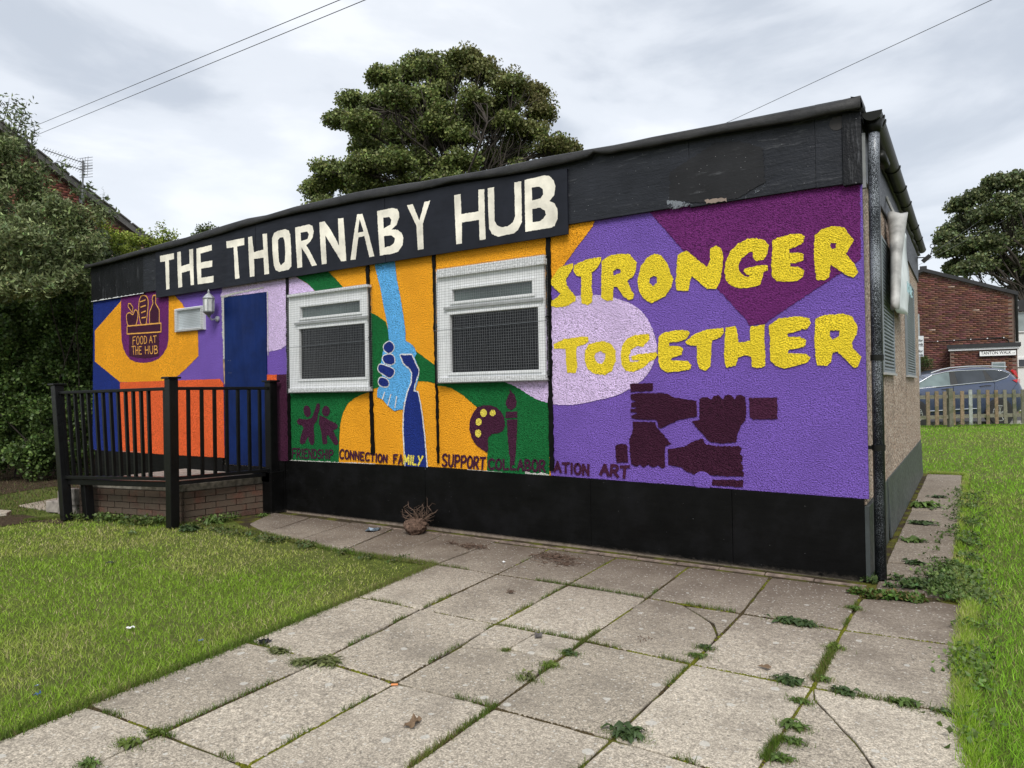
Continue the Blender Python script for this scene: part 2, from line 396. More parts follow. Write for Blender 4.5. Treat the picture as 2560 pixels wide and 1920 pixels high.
# ---- paving
def slab_mat():
    m, t, b = base_mat('concrete_paving', (.3, .28, .25), .88, .25)
    oi = t.nodes.new('ShaderNodeObjectInfo'); P = pos(t)
    tone = ramp(t, oi.outputs['Random'], [(0, (.275, .240, .190)), (.5, (.340, .298, .240)), (1, (.405, .358, .290))])
    fine = tex(t, 'ShaderNodeTexNoise', 105, P, Detail=4.0, Roughness=.85)
    mid = tex(t, 'ShaderNodeTexNoise', 34, P, Detail=5.0, Roughness=.7)
    big = tex(t, 'ShaderNodeTexNoise', 2.6, P, Detail=6.0, Roughness=.6)
    c = mix(t, tone, ramp(t, fine.outputs['Fac'], [(.32, G3(.35)), (.5, G3(1.0)), (.66, G3(2.0))]), .95, 'MULTIPLY')
    c = mix(t, c, ramp(t, mid.outputs['Fac'], [(.30, G3(.50)), (.58, G3(1.15))]), .9, 'MULTIPLY')
    c = mix(t, c, (.15, .13, .105, 1), ramp(t, big.outputs['Fac'], [(.48, G3(0)), (.72, G3(.6))]))
    # worn muddy band beside the wall
    sx = t.nodes.new('ShaderNodeSeparateXYZ'); t.links.new(P, sx.inputs[0])
    yb = math_(t, 'ADD', sx.outputs['Y'], math_(t, 'MULTIPLY', big.outputs['Fac'], .9))
    mr = t.nodes.new('ShaderNodeMapRange'); mr.inputs['From Min'].default_value = -1.6; mr.inputs['From Max'].default_value = .2
    L(t, yb, mr.inputs['Value'])
    c = mix(t, c, (.092, .066, .050, 1), math_(t, 'MULTIPLY', math_(t, 'MULTIPLY', mr.outputs['Result'], .88), ramp(t, sx.outputs['Y'], [(.0, G3(1)), (.22, G3(.68))])))
    # lichen discs, fewer near the wall
    v = tex(t, 'ShaderNodeTexVoronoi', 8.5, P); w = tex(t, 'ShaderNodeTexNoise', 40, P)
    vd = math_(t, 'ADD', v.outputs['Distance'], math_(t, 'MULTIPLY', w.outputs['Fac'], .16))
    r = t.nodes.new('ShaderNodeSeparateColor'); L(t, v.outputs['Color'], r.inputs[0])
    lim = math_(t, 'MULTIPLY', math_(t, 'ADD', math_(t, 'MULTIPLY', r.outputs[0], .17), .05), 1.0)
    lich = math_(t, 'LESS_THAN', vd, math_(t, 'SUBTRACT', math_(t, 'ADD', lim, .06), math_(t, 'MULTIPLY', mr.outputs['Result'], .12)))
    c = mix(t, c, (.50, .49, .45, 1), math_(t, 'MULTIPLY', lich, .6))
    v2 = tex(t, 'ShaderNodeTexVoronoi', 31, P)
    c = mix(t, c, (.50, .48, .43, 1), ramp(t, v2.outputs['Distance'], [(.13, G3(.75)), (.20, G3(0))]))
    v3 = tex(t, 'ShaderNodeTexVoronoi', 14.3, P)
    c = mix(t, c, (.055, .052, .045, 1), ramp(t, v3.outputs['Distance'], [(.05, G3(.75)), (.10, G3(0))]))
    L(t, c, b.inputs['Base Color'])
    x = bump(t, b, fine.outputs['Fac'], .6, .004); bump(t, b, mid.outputs['Fac'], .6, .008, x); return m
SLAB = slab_mat()
def joint_mat():
    m, t, b = base_mat('mossy_joint', (.06, .06, .02), .95, .1)
    P = pos(t); n = tex(t, 'ShaderNodeTexNoise', 5, P, Detail=4.0); f = tex(t, 'ShaderNodeTexNoise', 120, P, Detail=4.0)
    c = mix(t, (.050, .038, .024, 1), (.10, .10, .018, 1), ramp(t, n.outputs['Fac'], [(.45, G3(0)), (.58, G3(1))]))
    c = mix(t, c, ramp(t, f.outputs['Fac'], [(.3, G3(.3)), (.7, G3(1.5))]), .9, 'MULTIPLY')
    L(t, c, b.inputs['Base Color']); bump(t, b, f.outputs['Fac'], 1.0, .012); return m
MOSS = joint_mat()
pave = thing('pavement', None, None, (0, -2, 0), kind='structure')
rng = random.Random(5)
SLABS = []
def slab(poly, parent=pave, gap=.0075, top=None, name='slab', thick=.05, rot=None):
    """poly: ground points (x, y) in order. Each slab sits at its own slight height and tilt with a chipped outline."""
    P = [Vector((p[0], p[1])) for p in poly]
    area = sum(P[i].x*P[(i+1) % len(P)].y-P[(i+1) % len(P)].x*P[i].y for i in range(len(P)))
    if area < 0: P.reverse()
    n = len(P); ins = []
    for i in range(n):
        a, p, b = P[i-1], P[i], P[(i+1) % n]
        d1 = (p-a).normalized(); d2 = (b-p).normalized(); n1_ = Vector((-d1.y, d1.x)); n2_ = Vector((-d2.y, d2.x))
        bis = (n1_+n2_); k = bis.length_squared
        ins.append(p + bis*(2*gap/k/1.0 if k > .3 else gap))
    pts = []
    for i in range(n):
        a, b = ins[i], ins[(i+1) % n]; m_ = max(1, int((b-a).length/.09))
        nr = Vector((-(b-a).y, (b-a).x)).normalized()
        for k in range(m_):
            j = 0 if k == 0 else rng.gauss(0, .0022)
            q = a+(b-a)*k/m_+nr*j
            if k == 0: q += (ins[i-2]-q).normalized()*rng.uniform(.001, .010)
            pts.append(q)
    c = sum(P, Vector((0, 0)))/n
    tx, ty = [max(-.0045, min(.0045, rng.gauss(0, .0025))) for _ in (0, 1)]; z0 = (max(-.003, min(.003, rng.gauss(0, .0017))) if top is None else top)
    zt = lambda p: float(z0+(p.x-c.x)*tx+(p.y-c.y)*ty)
    topv = [(p.x, p.y, zt(p)) for p in pts]
    mb = MB(); mm = len(pts)
    mb.add([(p[0], p[1], -thick) for p in topv]+topv, [tuple(reversed(range(mm))), tuple(range(mm, 2*mm))]+[(i, (i+1) % mm, mm+(i+1) % mm, mm+i) for i in range(mm)])
    o = mb.build(name, SLAB, parent, bevel=.005); SLABS.append(ins); return o
xy = lambda p: (float(p[0]), float(p[1]))
GB = lambda x, y: xy(on_z('B', x, y)); GE = lambda x, y: xy(on_z('E', x, y)); GA = lambda x, y: xy(on_z('A', x, y))
# joint crossings; rows run away from the wall, columns L0..L6 left to right
R1 = {0: GB(412, 468), 1: GB(755, 522), 2: GB(1150, 580), 3: GB(1590, 652), 4: GB(2110, 738), 5: GE(375, 1037), 6: GE(937, 1112)}
R2 = {0: GB(-20, 646), 1: GB(335, 715), 2: GB(745, 797), 3: GB(1240, 890), 4: GB(1830, 1017), 5: GE(238, 1297), 6: GE(912, 1418)}
R3 = {0: GA(1368, 895), 1: GA(1775, 997), 2: GA(2188, 1120), 3: GB(740, 1257), 4: GB(1392, 1432), 5: (-.03, -2.92), 6: (.665, -2.87)}
R4 = {0: GA(482, 1245), 1: GA(888, 1398), 2: GA(1360, 1580), 3: (-1.09, -3.77), 4: (-.58, -3.78), 5: (-.05, -3.8), 6: (.74, -3.78)}
R5 = {0: (-2.60, -4.72), 1: (-2.08, -4.70), 2: (-1.56, -4.68), 3: (-1.05, -4.67), 4: (-.55, -4.68), 5: (-.05, -4.7), 6: (.80, -4.7)}
R6 = {k: (v[0]+.03, v[1]-.92) for k, v in R5.items()}
wallx = {0: -2.975, 1: -2.40, 2: -1.775, 3: -1.18, 4: -.585, 5: .015}
R0 = {k: (v, -.215+.0*k) for k, v in wallx.items()}
def cell(a, b, c): return [a[c], a[c+1], b[c+1], b[c]]
for c in range(0, 5): slab(cell(R0, R1, c))
slab([GE(455, 893), GE(800, 905), GE(945, 930), R1[6], R1[5]])
lerp = lambda a, b, t: (a[0]+(b[0]-a[0])*t, a[1]+(b[1]-a[1])*t)
# row 1-2, with a broken corner on the slab right of column 3
for c in range(0, 6):
    if c == 3:
        p1, p2 = GB(1785, 690), GB(1985, 862); mid = GB(1945, 790)
        slab([R1[3], p1, mid, p2, R2[4], R2[3]], gap=.006); slab([p1, R1[4], p2, mid], gap=.009)
    else: slab(cell(R1, R2, c))
# row 2-3, two cracked slabs
for c in range(0, 5):
    if c == 1:
        k0, k1, k2 = GB(105, 838), GB(375, 845), GB(612, 880)
        slab([R2[1], R2[2], k2, k1, k0], gap=.004); slab([k0, k1, k2, R3[2], R3[1]], gap=.004)
    elif c == 2:
        k0, k1, k2, kt = GB(552, 925), GB(815, 932), GB(1085, 990), GB(982, 842)
        slab([R2[2], kt, k1, k0], gap=.004); slab([kt, R2[3], k2, k1], gap=.004)
        slab([k0, k1, k2, R3[3], R3[2]], gap=.004)
    else: slab(cell(R2, R3, c))
k0, k1, k2 = GE(243, 1345), GE(430, 1540), GE(540, 1690)
slab([R2[5], k0, k1, k2, (.30, -2.90), R3[5]], gap=.004); slab([k0, R2[5], R2[6], R3[6], (.30, -2.90), k2, k1][1:] + [k0], gap=.004)
for c in range(0, 6): slab(cell(R3, R4, c)); slab(cell(R4, R5, c)); slab(cell(R5, R6, c))
# browner row carrying on left along the wall to the entrance
px = [-2.975, -3.60, -4.22, -4.84, -5.46, -6.1]
bot = [R1[0], GA(2150, 430), (-3.93, -1.13), (-4.62, -1.05), (-5.2, -.93), (-5.75, -.72)]
for i in range(5):
    slab([(px[i+1], -.10-.01*i), (px[i], -.14), bot[i], bot[i+1]])
# narrow mortared strip against the skirt
STRIP = plain('mortar_strip', (.19, .145, .12), .9, .2, var=.5, scale=18, bd=.01)
mb = MB()
for i in range(14):
    x0 = -4.6+i*.33; w = rng.uniform(.025, .05); y0 = -.175+.002*i
    mb.obox([(x0+.005, y0, -.05), (x0+.325, y0+rng.uniform(-.006, .006), -.05), (x0+.325, y0+w, -.05), (x0+.005, y0+w, -.05)], (0, 0, .05+rng.uniform(-.001, .005)))
setp(mb.build('mortar_strip', STRIP, pave), kind='stuff')
# soil and moss under the joints
J = [R6[0], R6[6], (.70, -3.8), (.64, -2.9), (.57, -1.9), (.57, -1.2), (.60, -.3), (.52, .2), (.62, 7.0), (0.0, 7.0), (0, -.02), (-6.3, .0), (-6.2, -.6), (-5.75, -.80), (-4.62, -1.09), R1[0]]
MB().add([(x, y, -.0092) for x, y in J], [tuple(range(len(J)))]).build('joint_bed', MOSS, kind='structure')
# path of slabs down the right-hand side of the hut
path = thing('path', None, None, (.3, 3, 0), kind='structure')
ysd = [.0, .33, .66, 1.02, 1.50, 2.38, 3.28, 4.15, 5.05, 5.93, 6.80]
ysd = [-.28, .22, .64, 1.46, 2.36, 3.28, 4.2, 5.12, 5.93, 6.82]
for i in range(len(ysd)-1):
    w = .53+rng.uniform(-.03, .03)
    slab([(.06, ysd[i]), (w, ysd[i]+.1), (w, ysd[i+1]+.1), (.06, ysd[i+1])], parent=path, gap=.014)
# loose slabs and bare soil left of the steps
SOILP = [(-8.0, -2.14), (-7.2, -2.0), (-7.6, -1.7), (-8.2, -1.35), (-9.0, -1.35), (-10.2, -.9), (-13.5, -.2), (-15, -1.2), (-11, -2.3), (-9.2, -2.1)]
sp = thing('side_path', None, None, (-9, -1, 0), kind='structure')
slab([xy(on_z('LG', 140, 838)), xy(on_z('LG', 465, 775)), xy(on_z('LG', 560, 800)), xy(on_z('LG', 465, 890))], parent=sp, top=.004)
slab([xy(on_z('LG', -60, 885)), xy(on_z('LG', 100, 893)), xy(on_z('LG', 60, 915)), xy(on_z('LG', -80, 925))], parent=sp, top=.03)
def strip(name, pts, mat, z, kind='structure'): MB().add([(p[0], p[1], z) for p in pts], [tuple(range(len(pts)))]).build(name, mat, kind=kind)
strip('soil_patch', [xy(on_z('LG', *p)) for p in [(-80, 910), (180, 905), (300, 925), (470, 930), (520, 985), (300, 960), (100, 985), (-80, 1010)]], SOIL, -.004)
hb = [xy(on_z('LG', *p)) for p in [(-250, 765), (0, 750), (200, 715), (440, 680)]]
strip('hedge_bed', hb + [(-8.4, .1), (-8.4, 8.0), (-30, 8.0), (-30, 1.0)], SOIL, -.005)

# ================================================================ HUT
hut = thing('community_hut', 'single storey flat roofed hut with black fascia and bright mural painted front', 'building', (-5, 3, 0))
XL, YB = -10.35, 6.46
ZW = 3.25
MB().box(XL+.02, -.005, .03, YB-.02, .02, 3.25).build('wall', PEBBLE, hut)
# pebbledash panels on the side with dark joints
for (a_, b_) in [(.0, 1.20), (1.22, 2.24), (2.26, 3.88), (3.90, 5.28), (5.30, YB)]:
    MB().box(-.005, .012, a_+(.016 if a_ == 0 else .006), b_-.006, .52, 2.86).build('side_panel', PEBBLE, hut, bevel=.004)
# front panels
BX = [float(on_y('FR', 125, 600)[0]), float(on_y('FR', 1265, 600)[0]), float(on_y('FR', 2165, 600)[0]), float(on_y('SP', 1255, 450)[0])]
DX0, DX1 = -7.20, -6.345
zb = 0.592
def wpoly(x0, x1, z0a, z0b, z1=2.95): return [(x0, 0, z0a), (x1, 0, z0b), (x1, 0, z1), (x0, 0, z1)]
bays = [(XL, DX0, .575, .585, PURPLE), (DX1, BX[0], .585, .592, PURPLE), (BX[0], BX[1], .592, .608, ORANGE), (BX[1], BX[2], .608, .614, ORANGE), (BX[2], BX[3], .614, .598, ORANGE), (BX[3], .030, .598, .565, PURPLE)]
for (x0, x1, za, zb_, m_) in bays:
    MB().prism(wpoly(x0+.002, x1-.002, za, zb_), (0, .028, 0)).build('wall_panel', m_, hut)
MB().prism([(DX0, .0, 2.60), (DX1, 0, 2.60), (DX1, 0, 2.95), (DX0, 0, 2.95)], (0, .028, 0)).build('wall_panel', LILAC, hut)

# ---- painted shapes
def smoothpts(P, closed=True, k=4):
    n = len(P); out_ = []
    rngi = range(n if closed else n-1)
    for i in rngi:
        p0, p1, p2, p3 = [P[j % n] if closed else P[min(max(j, 0), n-1)] for j in (i-1, i, i+1, i+2)]
        for s in range(k):
            t_ = s/k
            out_.append(tuple(.5*((2*p1[d])+(-p0[d]+p2[d])*t_+(2*p0[d]-5*p1[d]+4*p2[d]-p3[d])*t_**2+(-p0[d]+3*p1[d]-3*p2[d]+p3[d])*t_**3) for d in (0, 1)))
    if not closed: out_.append(tuple(P[-1]))
    return out_
prng = random.Random(11)
def ragged(P, step=.012, amp=.0028):
    out_ = []
    n = len(P)
    for i in range(n):
        a, b = P[i], P[(i+1) % n]; d = math.hypot(b[0]-a[0], b[1]-a[1]); m_ = max(1, int(d/step))
        nx_, nz_ = (-(b[1]-a[1])/max(d, 1e-6), (b[0]-a[0])/max(d, 1e-6))
        for k in range(m_):
            j = prng.gauss(0, amp); out_.append((a[0]+(b[0]-a[0])*k/m_+nx_*j, a[1]+(b[1]-a[1])*k/m_+nz_*j))
    return out_
def sheet(loops, Y, name, mat, parent, thick=0, label=None):
    L3 = [[Vector((p[0], Y, p[1])) for p in lp] for lp in loops]
    tri = geometry.tessellate_polygon(L3); V = [p for lp in L3 for p in lp]
    mb = MB(); mb.v = [tuple(v) for v in V]
    fs = []
    for a, b, c in tri:
        nn = (V[b]-V[a]).cross(V[c]-V[a])
        if nn.length < 1e-12: continue
        fs.append((a, b, c) if nn.y < 0 else (a, c, b))
    mb.f = fs
    me = bpy.data.meshes.new(name); me.from_pydata(mb.v, [], mb.f)
    if thick:
        bm = bmesh.new(); bm.from_mesh(me)
        r = bmesh.ops.extrude_face_region(bm, geom=bm.faces[:]); vs = [g for g in r['geom'] if isinstance(g, bmesh.types.BMVert)]
        bmesh.ops.translate(bm, verts=vs, vec=(0, -thick, 0)); bmesh.ops.recalc_face_normals(bm, faces=bm.faces); bm.to_mesh(me); bm.free()
    return link(name, me, mat, parent, label)
PANEL = {}
def paint(name, v, pts, mat, lv, holes=(), smooth=False, amp=.0019, parent=None, Y0=0.0, step=.012, label=None):
    Y = Y0-.0016*lv
    def cv(P):
        if smooth: P = smoothpts(P)
        w = [on_y(v, *p, Y) for p in P]; return ragged([(float(q[0]), float(q[2])) for q in w], step, amp)
    return sheet([cv(pts)]+[cv(h) for h in holes], Y, name, mat, parent or mural, label=label)
def stroke_pts(P, w, closed=False):
    """outline of a brush line of width w (metres) through wall points P"""
    n = len(P); Lp, Rp = [], []
    for i in range(n):
        a = P[(i-1) % n] if closed or i > 0 else P[i]; b = P[(i+1) % n] if closed or i < n-1 else P[i]
        dx, dz = b[0]-a[0], b[1]-a[1]; d = math.hypot(dx, dz) or 1
        ww = w/2*(1+prng.uniform(-.13, .13))
        Lp.append((P[i][0]-dz/d*ww, P[i][1]+dx/d*ww)); Rp.append((P[i][0]+dz/d*ww, P[i][1]-dx/d*ww))
    return Lp, Rp
def densify(P, step, closed=False):
    o = []; n = len(P)
    for i in range(n if closed else n-1):
        a, b = P[i], P[(i+1) % n]; m_ = max(1, int(math.hypot(b[0]-a[0], b[1]-a[1])/step))
        o += [(a[0]+(b[0]-a[0])*k/m_, a[1]+(b[1]-a[1])*k/m_) for k in range(m_)]
    if not closed: o.append(P[-1])
    return o
def strokes(name, v, lines, w, mat, lv, closed=False, smooth=False, parent=None, conv=True, label=None):
    """several brush lines in one mesh; each line lies a hair above the one before"""
    V, Fc = [], []
    for li, P in enumerate(lines):
        Y = -.0016*lv-.0003*li
        if smooth: P = smoothpts(P, closed)
        if conv: P = [(float(q[0]), float(q[2])) for q in (on_y(v, *p, Y) for p in P)]
        P = densify(P, .013, closed)
        if len(P) < 2: continue
        if not closed:   # brush ends
            a, b = P[0], P[1]; d = math.hypot(b[0]-a[0], b[1]-a[1]) or 1; P[0] = (a[0]-(b[0]-a[0])/d*w*.3, a[1]-(b[1]-a[1])/d*w*.3)
            a, b = P[-1], P[-2]; d = math.hypot(b[0]-a[0], b[1]-a[1]) or 1; P[-1] = (a[0]-(b[0]-a[0])/d*w*.3, a[1]-(b[1]-a[1])/d*w*.3)
        Lp, Rp = stroke_pts(P, w, closed); n = len(P); b0 = len(V)
        V += [(p[0], Y, p[1]) for p in Lp]+[(p[0], Y, p[1]) for p in Rp]
        for i in range(n if closed else n-1):
            j = (i+1) % n; Fc.append((b0+i, b0+j, b0+n+j, b0+n+i))
    me = bpy.data.meshes.new(name); me.from_pydata(V, [], Fc)
    return link(name, me, mat, parent or mural, label)
# hand-lettering on a unit square (x right, y down)
def arc(cx, cy, rx, ry, a0, a1, n=10): return [(cx+rx*math.cos(math.radians(a0+(a1-a0)*i/n)), cy+ry*math.sin(math.radians(a0+(a1-a0)*i/n))) for i in range(n+1)]
GL = {'F': [[(.1, 1), (.12, .05)], [(.12, .05), (.95, .0)], [(.12, .48), (.75, .45)]],
      'R': [[(.08, 1), (.1, .03)], [(.1, .05), (.6, .0), (.85, .22), (.6, .48), (.12, .52)], [(.35, .52), (.95, 1)]],
      'I': [[(.5, 0), (.5, 1)]], 'E': [[(.9, .03), (.1, .05), (.1, .98), (.95, .97)], [(.1, .5), (.75, .48)]],
      'N': [[(.1, 1), (.1, .02)], [(.1, .02), (.88, .95)], [(.88, 1), (.9, .0)]],
      'D': [[(.12, .02), (.12, .98)], [(.12, .02), (.7, .1), (.95, .5), (.7, .9), (.12, .98)]],
      'S': [[(.9, .12), (.55, .0), (.15, .15), (.2, .4), (.7, .58), (.9, .8), (.55, 1), (.08, .9)]],
      'H': [[(.1, 0), (.12, 1)], [(.9, 0), (.88, 1)], [(.1, .52), (.9, .48)]],
      'P': [[(.1, 1), (.1, .03)], [(.1, .05), (.7, .02), (.92, .28), (.65, .52), (.12, .54)]],
      'C': [[(.95, .12), (.6, .0), (.2, .15), (.05, .5), (.2, .88), (.55, 1), (.95, .88)]],
      'O': [arc(.5, .5, .44, .5, -90, 262, 14)],
      'T': [[(0, .06), (1, .0)], [(.5, .03), (.5, 1)]],
      'A': [[(.02, 1), (.5, .0)], [(.5, .0), (.98, 1)], [(.2, .64), (.82, .62)]],
      'M': [[(.05, 1), (.15, .0)], [(.15, .0), (.5, .7)], [(.5, .7), (.88, 0)], [(.88, 0), (.95, 1)]],
      'L': [[(.1, 0), (.1, .98), (.9, .95)]], 'Y': [[(.0, 0), (.5, .5)], [(1, 0), (.25, 1)]],
      'U': [[(.08, 0), (.12, .75), (.45, 1), (.85, .78), (.9, 0)]],
      'B': [[(.1, .0), (.1, 1)], [(.1, .02), (.7, .06), (.8, .28), (.5, .47), (.12, .5)], [(.12, .5), (.75, .56), (.9, .8), (.6, .98), (.1, 1)]],
      'W': [[(.02, 0), (.28, 1)], [(.28, 1), (.5, .3)], [(.5, .3), (.74, 1)], [(.74, 1), (.98, 0)]],
      'K': [[(.1, 0), (.1, 1)], [(.9, 0), (.12, .55)], [(.4, .4), (.95, 1)]]}
def word(v, text, quad, w, mats, lv, gap=.22, widths=None):
    """quad: top-left, top-right, bottom-right, bottom-left as measured; every letter is its own painted piece"""
    tl, tr, br, bl = quad
    ws = [((.35 if ch == 'I' else 1.25 if ch in 'MW' else 1.0) if widths is None else widths[i]) for i, ch in enumerate(text)]
    tot = sum(ws)+gap*(len(text)-1); x = 0
    for i, ch in enumerate(text):
        lines = []
        for ln in GL[ch]:
            o = []
            for (u, vv) in ln:
                s_ = (x+u*ws[i])/tot; vv = vv+prng.uniform(-.02, .02)
                tx_ = tl[0]+(tr[0]-tl[0])*s_; ty_ = tl[1]+(tr[1]-tl[1])*s_; bx_ = bl[0]+(br[0]-bl[0])*s_; by_ = bl[1]+(br[1]-bl[1])*s_
                o.append((tx_+(bx_-tx_)*vv, ty_+(by_-ty_)*vv))
            lines.append(o)
        mt = mats[i] if isinstance(mats, list) else mats
        sm = ch in 'SCUOPRDB'
        V = []
        strokes('painted_letter', v, [smoothpts(l, False, 3) if (sm and len(l) > 2) else l for l in lines], w, mt, lv)
        x += ws[i]+gap

mur = MB().prism([(-.02, -.0003, .60), (.004, -.0003, .60), (.004, -.0003, 2.78), (-.02, -.0003, 2.78)], (0, .0002, 0))
mural = mur.build('mural', PURPLE, hut)

# left: food emblem
paint('painted_background', 'M1', [(484, 300), (645, 280), (628, 1100), (480, 1085)], NAVY, 1, label='navy blue background of mural at left corner')
paint('painted_ring', 'FD', [(505, 262), (105, 718), (105, 1190), (490, 1505), (1130, 1505), (1370, 1418), (1500, 1305), (1697, 1105), (1688, 650), (1500, 380), (1468, 345), (1450, 300), (1330, 175), (1240, 120), (505, 120)], ORANGE, 2, label='orange octagonal C around food emblem')
paint('painted_shield', 'FD', [(508, 100), (505, 560), (515, 860), (545, 1000), (590, 1090), (650, 1160), (740, 1200), (860, 1212), (980, 1195), (1080, 1150), (1150, 1080), (1210, 980), (1235, 860), (1238, 560), (1240, 60)], PLUM, 3)
paint('painted_panel', 'M1', [(622, 738), (900, 728), (1140, 720), (1158, 742), (1164, 1129), (875, 1113), (628, 1097)], CORAL, 3, label='coral red block of mural behind the railing')
paint('painted_panel', 'RL', [(1900, 122), (1983, 122), (1983, 260), (1900, 260)], CORAL, 2)
paint('painted_panel', 'RL', [(1983, 122), (2070, 120), (2096, 846), (1900, 848), (1900, 230), (1983, 230)], AUB, 3)
apple = [(640, 440), (690, 470), (720, 400), (760, 420), (765, 500), (745, 600), (720, 640), (620, 640), (595, 560), (595, 470)]
bread = [(850, 175), (905, 200), (925, 290), (915, 420), (900, 560), (885, 620), (820, 620), (790, 520), (778, 400), (785, 270), (810, 195)]
bottle = [(1000, 175), (1040, 170), (1042, 230), (1035, 290), (1095, 400), (1095, 610), (945, 610), (945, 430), (1000, 290), (985, 230)]
for nm, pl in (('painted_apple', apple), ('painted_loaf', bread), ('painted_bottle', bottle)):
    paint(nm, 'FD', pl, AUB, 4, smooth=nm != 'painted_bottle'); strokes('painted_outline', 'FD', [pl], .017, AMBER, 5, closed=True, smooth=nm != 'painted_bottle')
paint('painted_leaf', 'FD', [(620, 305), (660, 310), (690, 360), (680, 430), (650, 400), (620, 350)], AUB, 4)
strokes('painted_outline', 'FD', [[(620, 300), (650, 300), (690, 355), (682, 440), (645, 390), (615, 345)]], .015, AMBER, 5, closed=True)
strokes('painted_outline', 'FD', [[(800, 275), (880, 245)], [(810, 355), (885, 330)], [(820, 440), (885, 415)], [(825, 520), (885, 510)]], .017, AMBER, 6)
paint('painted_basket', 'FD', [(630, 740), (1090, 720), (1090, 1110), (960, 1135), (860, 1142), (760, 1135), (632, 1105)], AUB, 4)
rim = [(600, 648), (1120, 600), (1122, 735), (600, 768)]
paint('painted_basket', 'FD', rim, AUB, 6); strokes('painted_outline', 'FD', [rim], .018, AMBER, 7, closed=True)
word('FD', 'FOOD', [(685, 810), (905, 800), (905, 915), (685, 935)], .013, AMBER, 6)
word('FD', 'AT', [(940, 800), (1050, 795), (1050, 900), (940, 905)], .013, AMBER, 6)
word('FD', 'THE', [(672, 955), (825, 955), (825, 1080), (680, 1085)], .013, AMBER, 6)
word('FD', 'HUB', [(872, 960), (1070, 945), (1075, 1065), (875, 1075)], .014, AMBER, 6)
# lilac over the door
paint('painted_arch', 'M1', [(1142, 292), (1168, 220), (1300, 150), (1486, 130), (1484, 545), (1455, 566), (1400, 578), (1385, 578), (1386, 268), (1160, 296)], LILAC, 2)
paint('painted_arch', 'WL', [(70, 200), (165, 250), (180, 318), (290, 385), (345, 430), (400, 500), (400, 600), (70, 600)], LILAC, 2)
# greens and oranges in the middle bays
paint('painted_band', 'WL', [(120, 200), (500, 200), (530, 262), (620, 350), (700, 440), (700, 560), (420, 560), (380, 465), (300, 388), (180, 318)], GREEN, 3)
paint('painted_hill', 'FR', [(130, 60), (1240, 60), (1235, 112), (1120, 150), (1020, 200), (930, 280), (880, 380), (848, 470), (828, 600), (818, 800), (812, 1098), (140, 1055)], GREEN, 2, label='green ground behind two dancing figures')
paint('painted_hill', 'WL', [(985, 700), (1080, 752), (1155, 808), (1190, 930), (1300, 1100), (1490, 1130), (1580, 1200), (1700, 1285), (1705, 1480), (1600, 1455), (1500, 1452), (1300, 1480), (1100, 1510), (1000, 1545)], GREEN, 2)
paint('painted_hill', 'SP', [(60, -60), (600, -60), (1240, -60), (1248, 985), (583, 935), (588, 700), (480, 250), (430, 205), (330, 120), (220, 50), (140, 25), (60, 18)], GREEN, 2)
paint('painted_sun', 'M3', [(-330, 850), (-235, 985), (-120, 1040), (-20, 1100), (60, 1125), (150, 1128), (250, 1110), (350, 1085), (430, 1045), (490, 995), (525, 930), (537, 870), (530, 815), (505, 750), (470, 700), (430, 668), (370, 643), (290, 625), (200, 622), (110, 640), (30, 680)], LILAC, 3, smooth=True, label='pale lilac disc behind the word together')
paint('painted_band', 'M3', [(20, 150), (300, 150), (245, 302), (150, 430), (44, 570), (20, 600)], ORANGE, 3)
paint('painted_kite', 'M3', [(500, 235), (655, 410), (820, 595), (950, 735), (965, 762), (1030, 757), (1060, 735), (1280, 590), (1478, 458), (1474, 60), (1200, 60), (500, 160)], PLUM, 3, label='plum purple kite shape in the upper right')
# clasped hands
arm = [(697, 60), (798, 60), (812, 200), (830, 290), (848, 400), (857, 470), (858, 522), (885, 537), (905, 560), (916, 590), (905, 610), (925, 660), (925, 720), (905, 790), (870, 830), (848, 840), (845, 878), (822, 880), (803, 887), (780, 872), (765, 858), (738, 826), (712, 815), (712, 775), (740, 730), (730, 640), (745, 560), (772, 518), (765, 440), (748, 360), (728, 250), (700, 140)]
paint('painted_arm', 'M2', arm, SKYB, 4, label='light blue arm reaching down')
narm = [(832, 597), (890, 597), (908, 640), (925, 672), (922, 700), (905, 745), (898, 785), (920, 790), (935, 860), (945, 930), (955, 1020), (968, 1184), (858, 1174), (853, 1080), (848, 990), (850, 900), (858, 840), (870, 790), (890, 740), (893, 690), (880, 665), (850, 640)]
strokes('painted_outline', 'M2', [narm], .030, WHITEP, 5, closed=True)
paint('painted_arm', 'M2', narm, NAVY, 7, label='navy blue forearm with white outline')
fing = [[(772, 528), (792, 540), (797, 558), (787, 578), (765, 582), (748, 568), (748, 545)], [(748, 600), (780, 593), (798, 608), (800, 635), (778, 645), (752, 636), (740, 616)],
        [(732, 646), (790, 668), (798, 690), (780, 712), (762, 706), (722, 680), (718, 658)], [(730, 714), (755, 720), (770, 738), (765, 756), (745, 760), (722, 748), (719, 728)]]
for f_ in fing:
    strokes('painted_outline', 'M2', [f_], .024, WHITEP, 5, closed=True, smooth=True); paint('painted_finger', 'M2', f_, NAVY, 7, smooth=True)
strokes('painted_outline', 'M2', [[(750, 790), (738, 825)], [(782, 800), (766, 858)], [(812, 812), (803, 868)]], .014, WHITEP, 6)
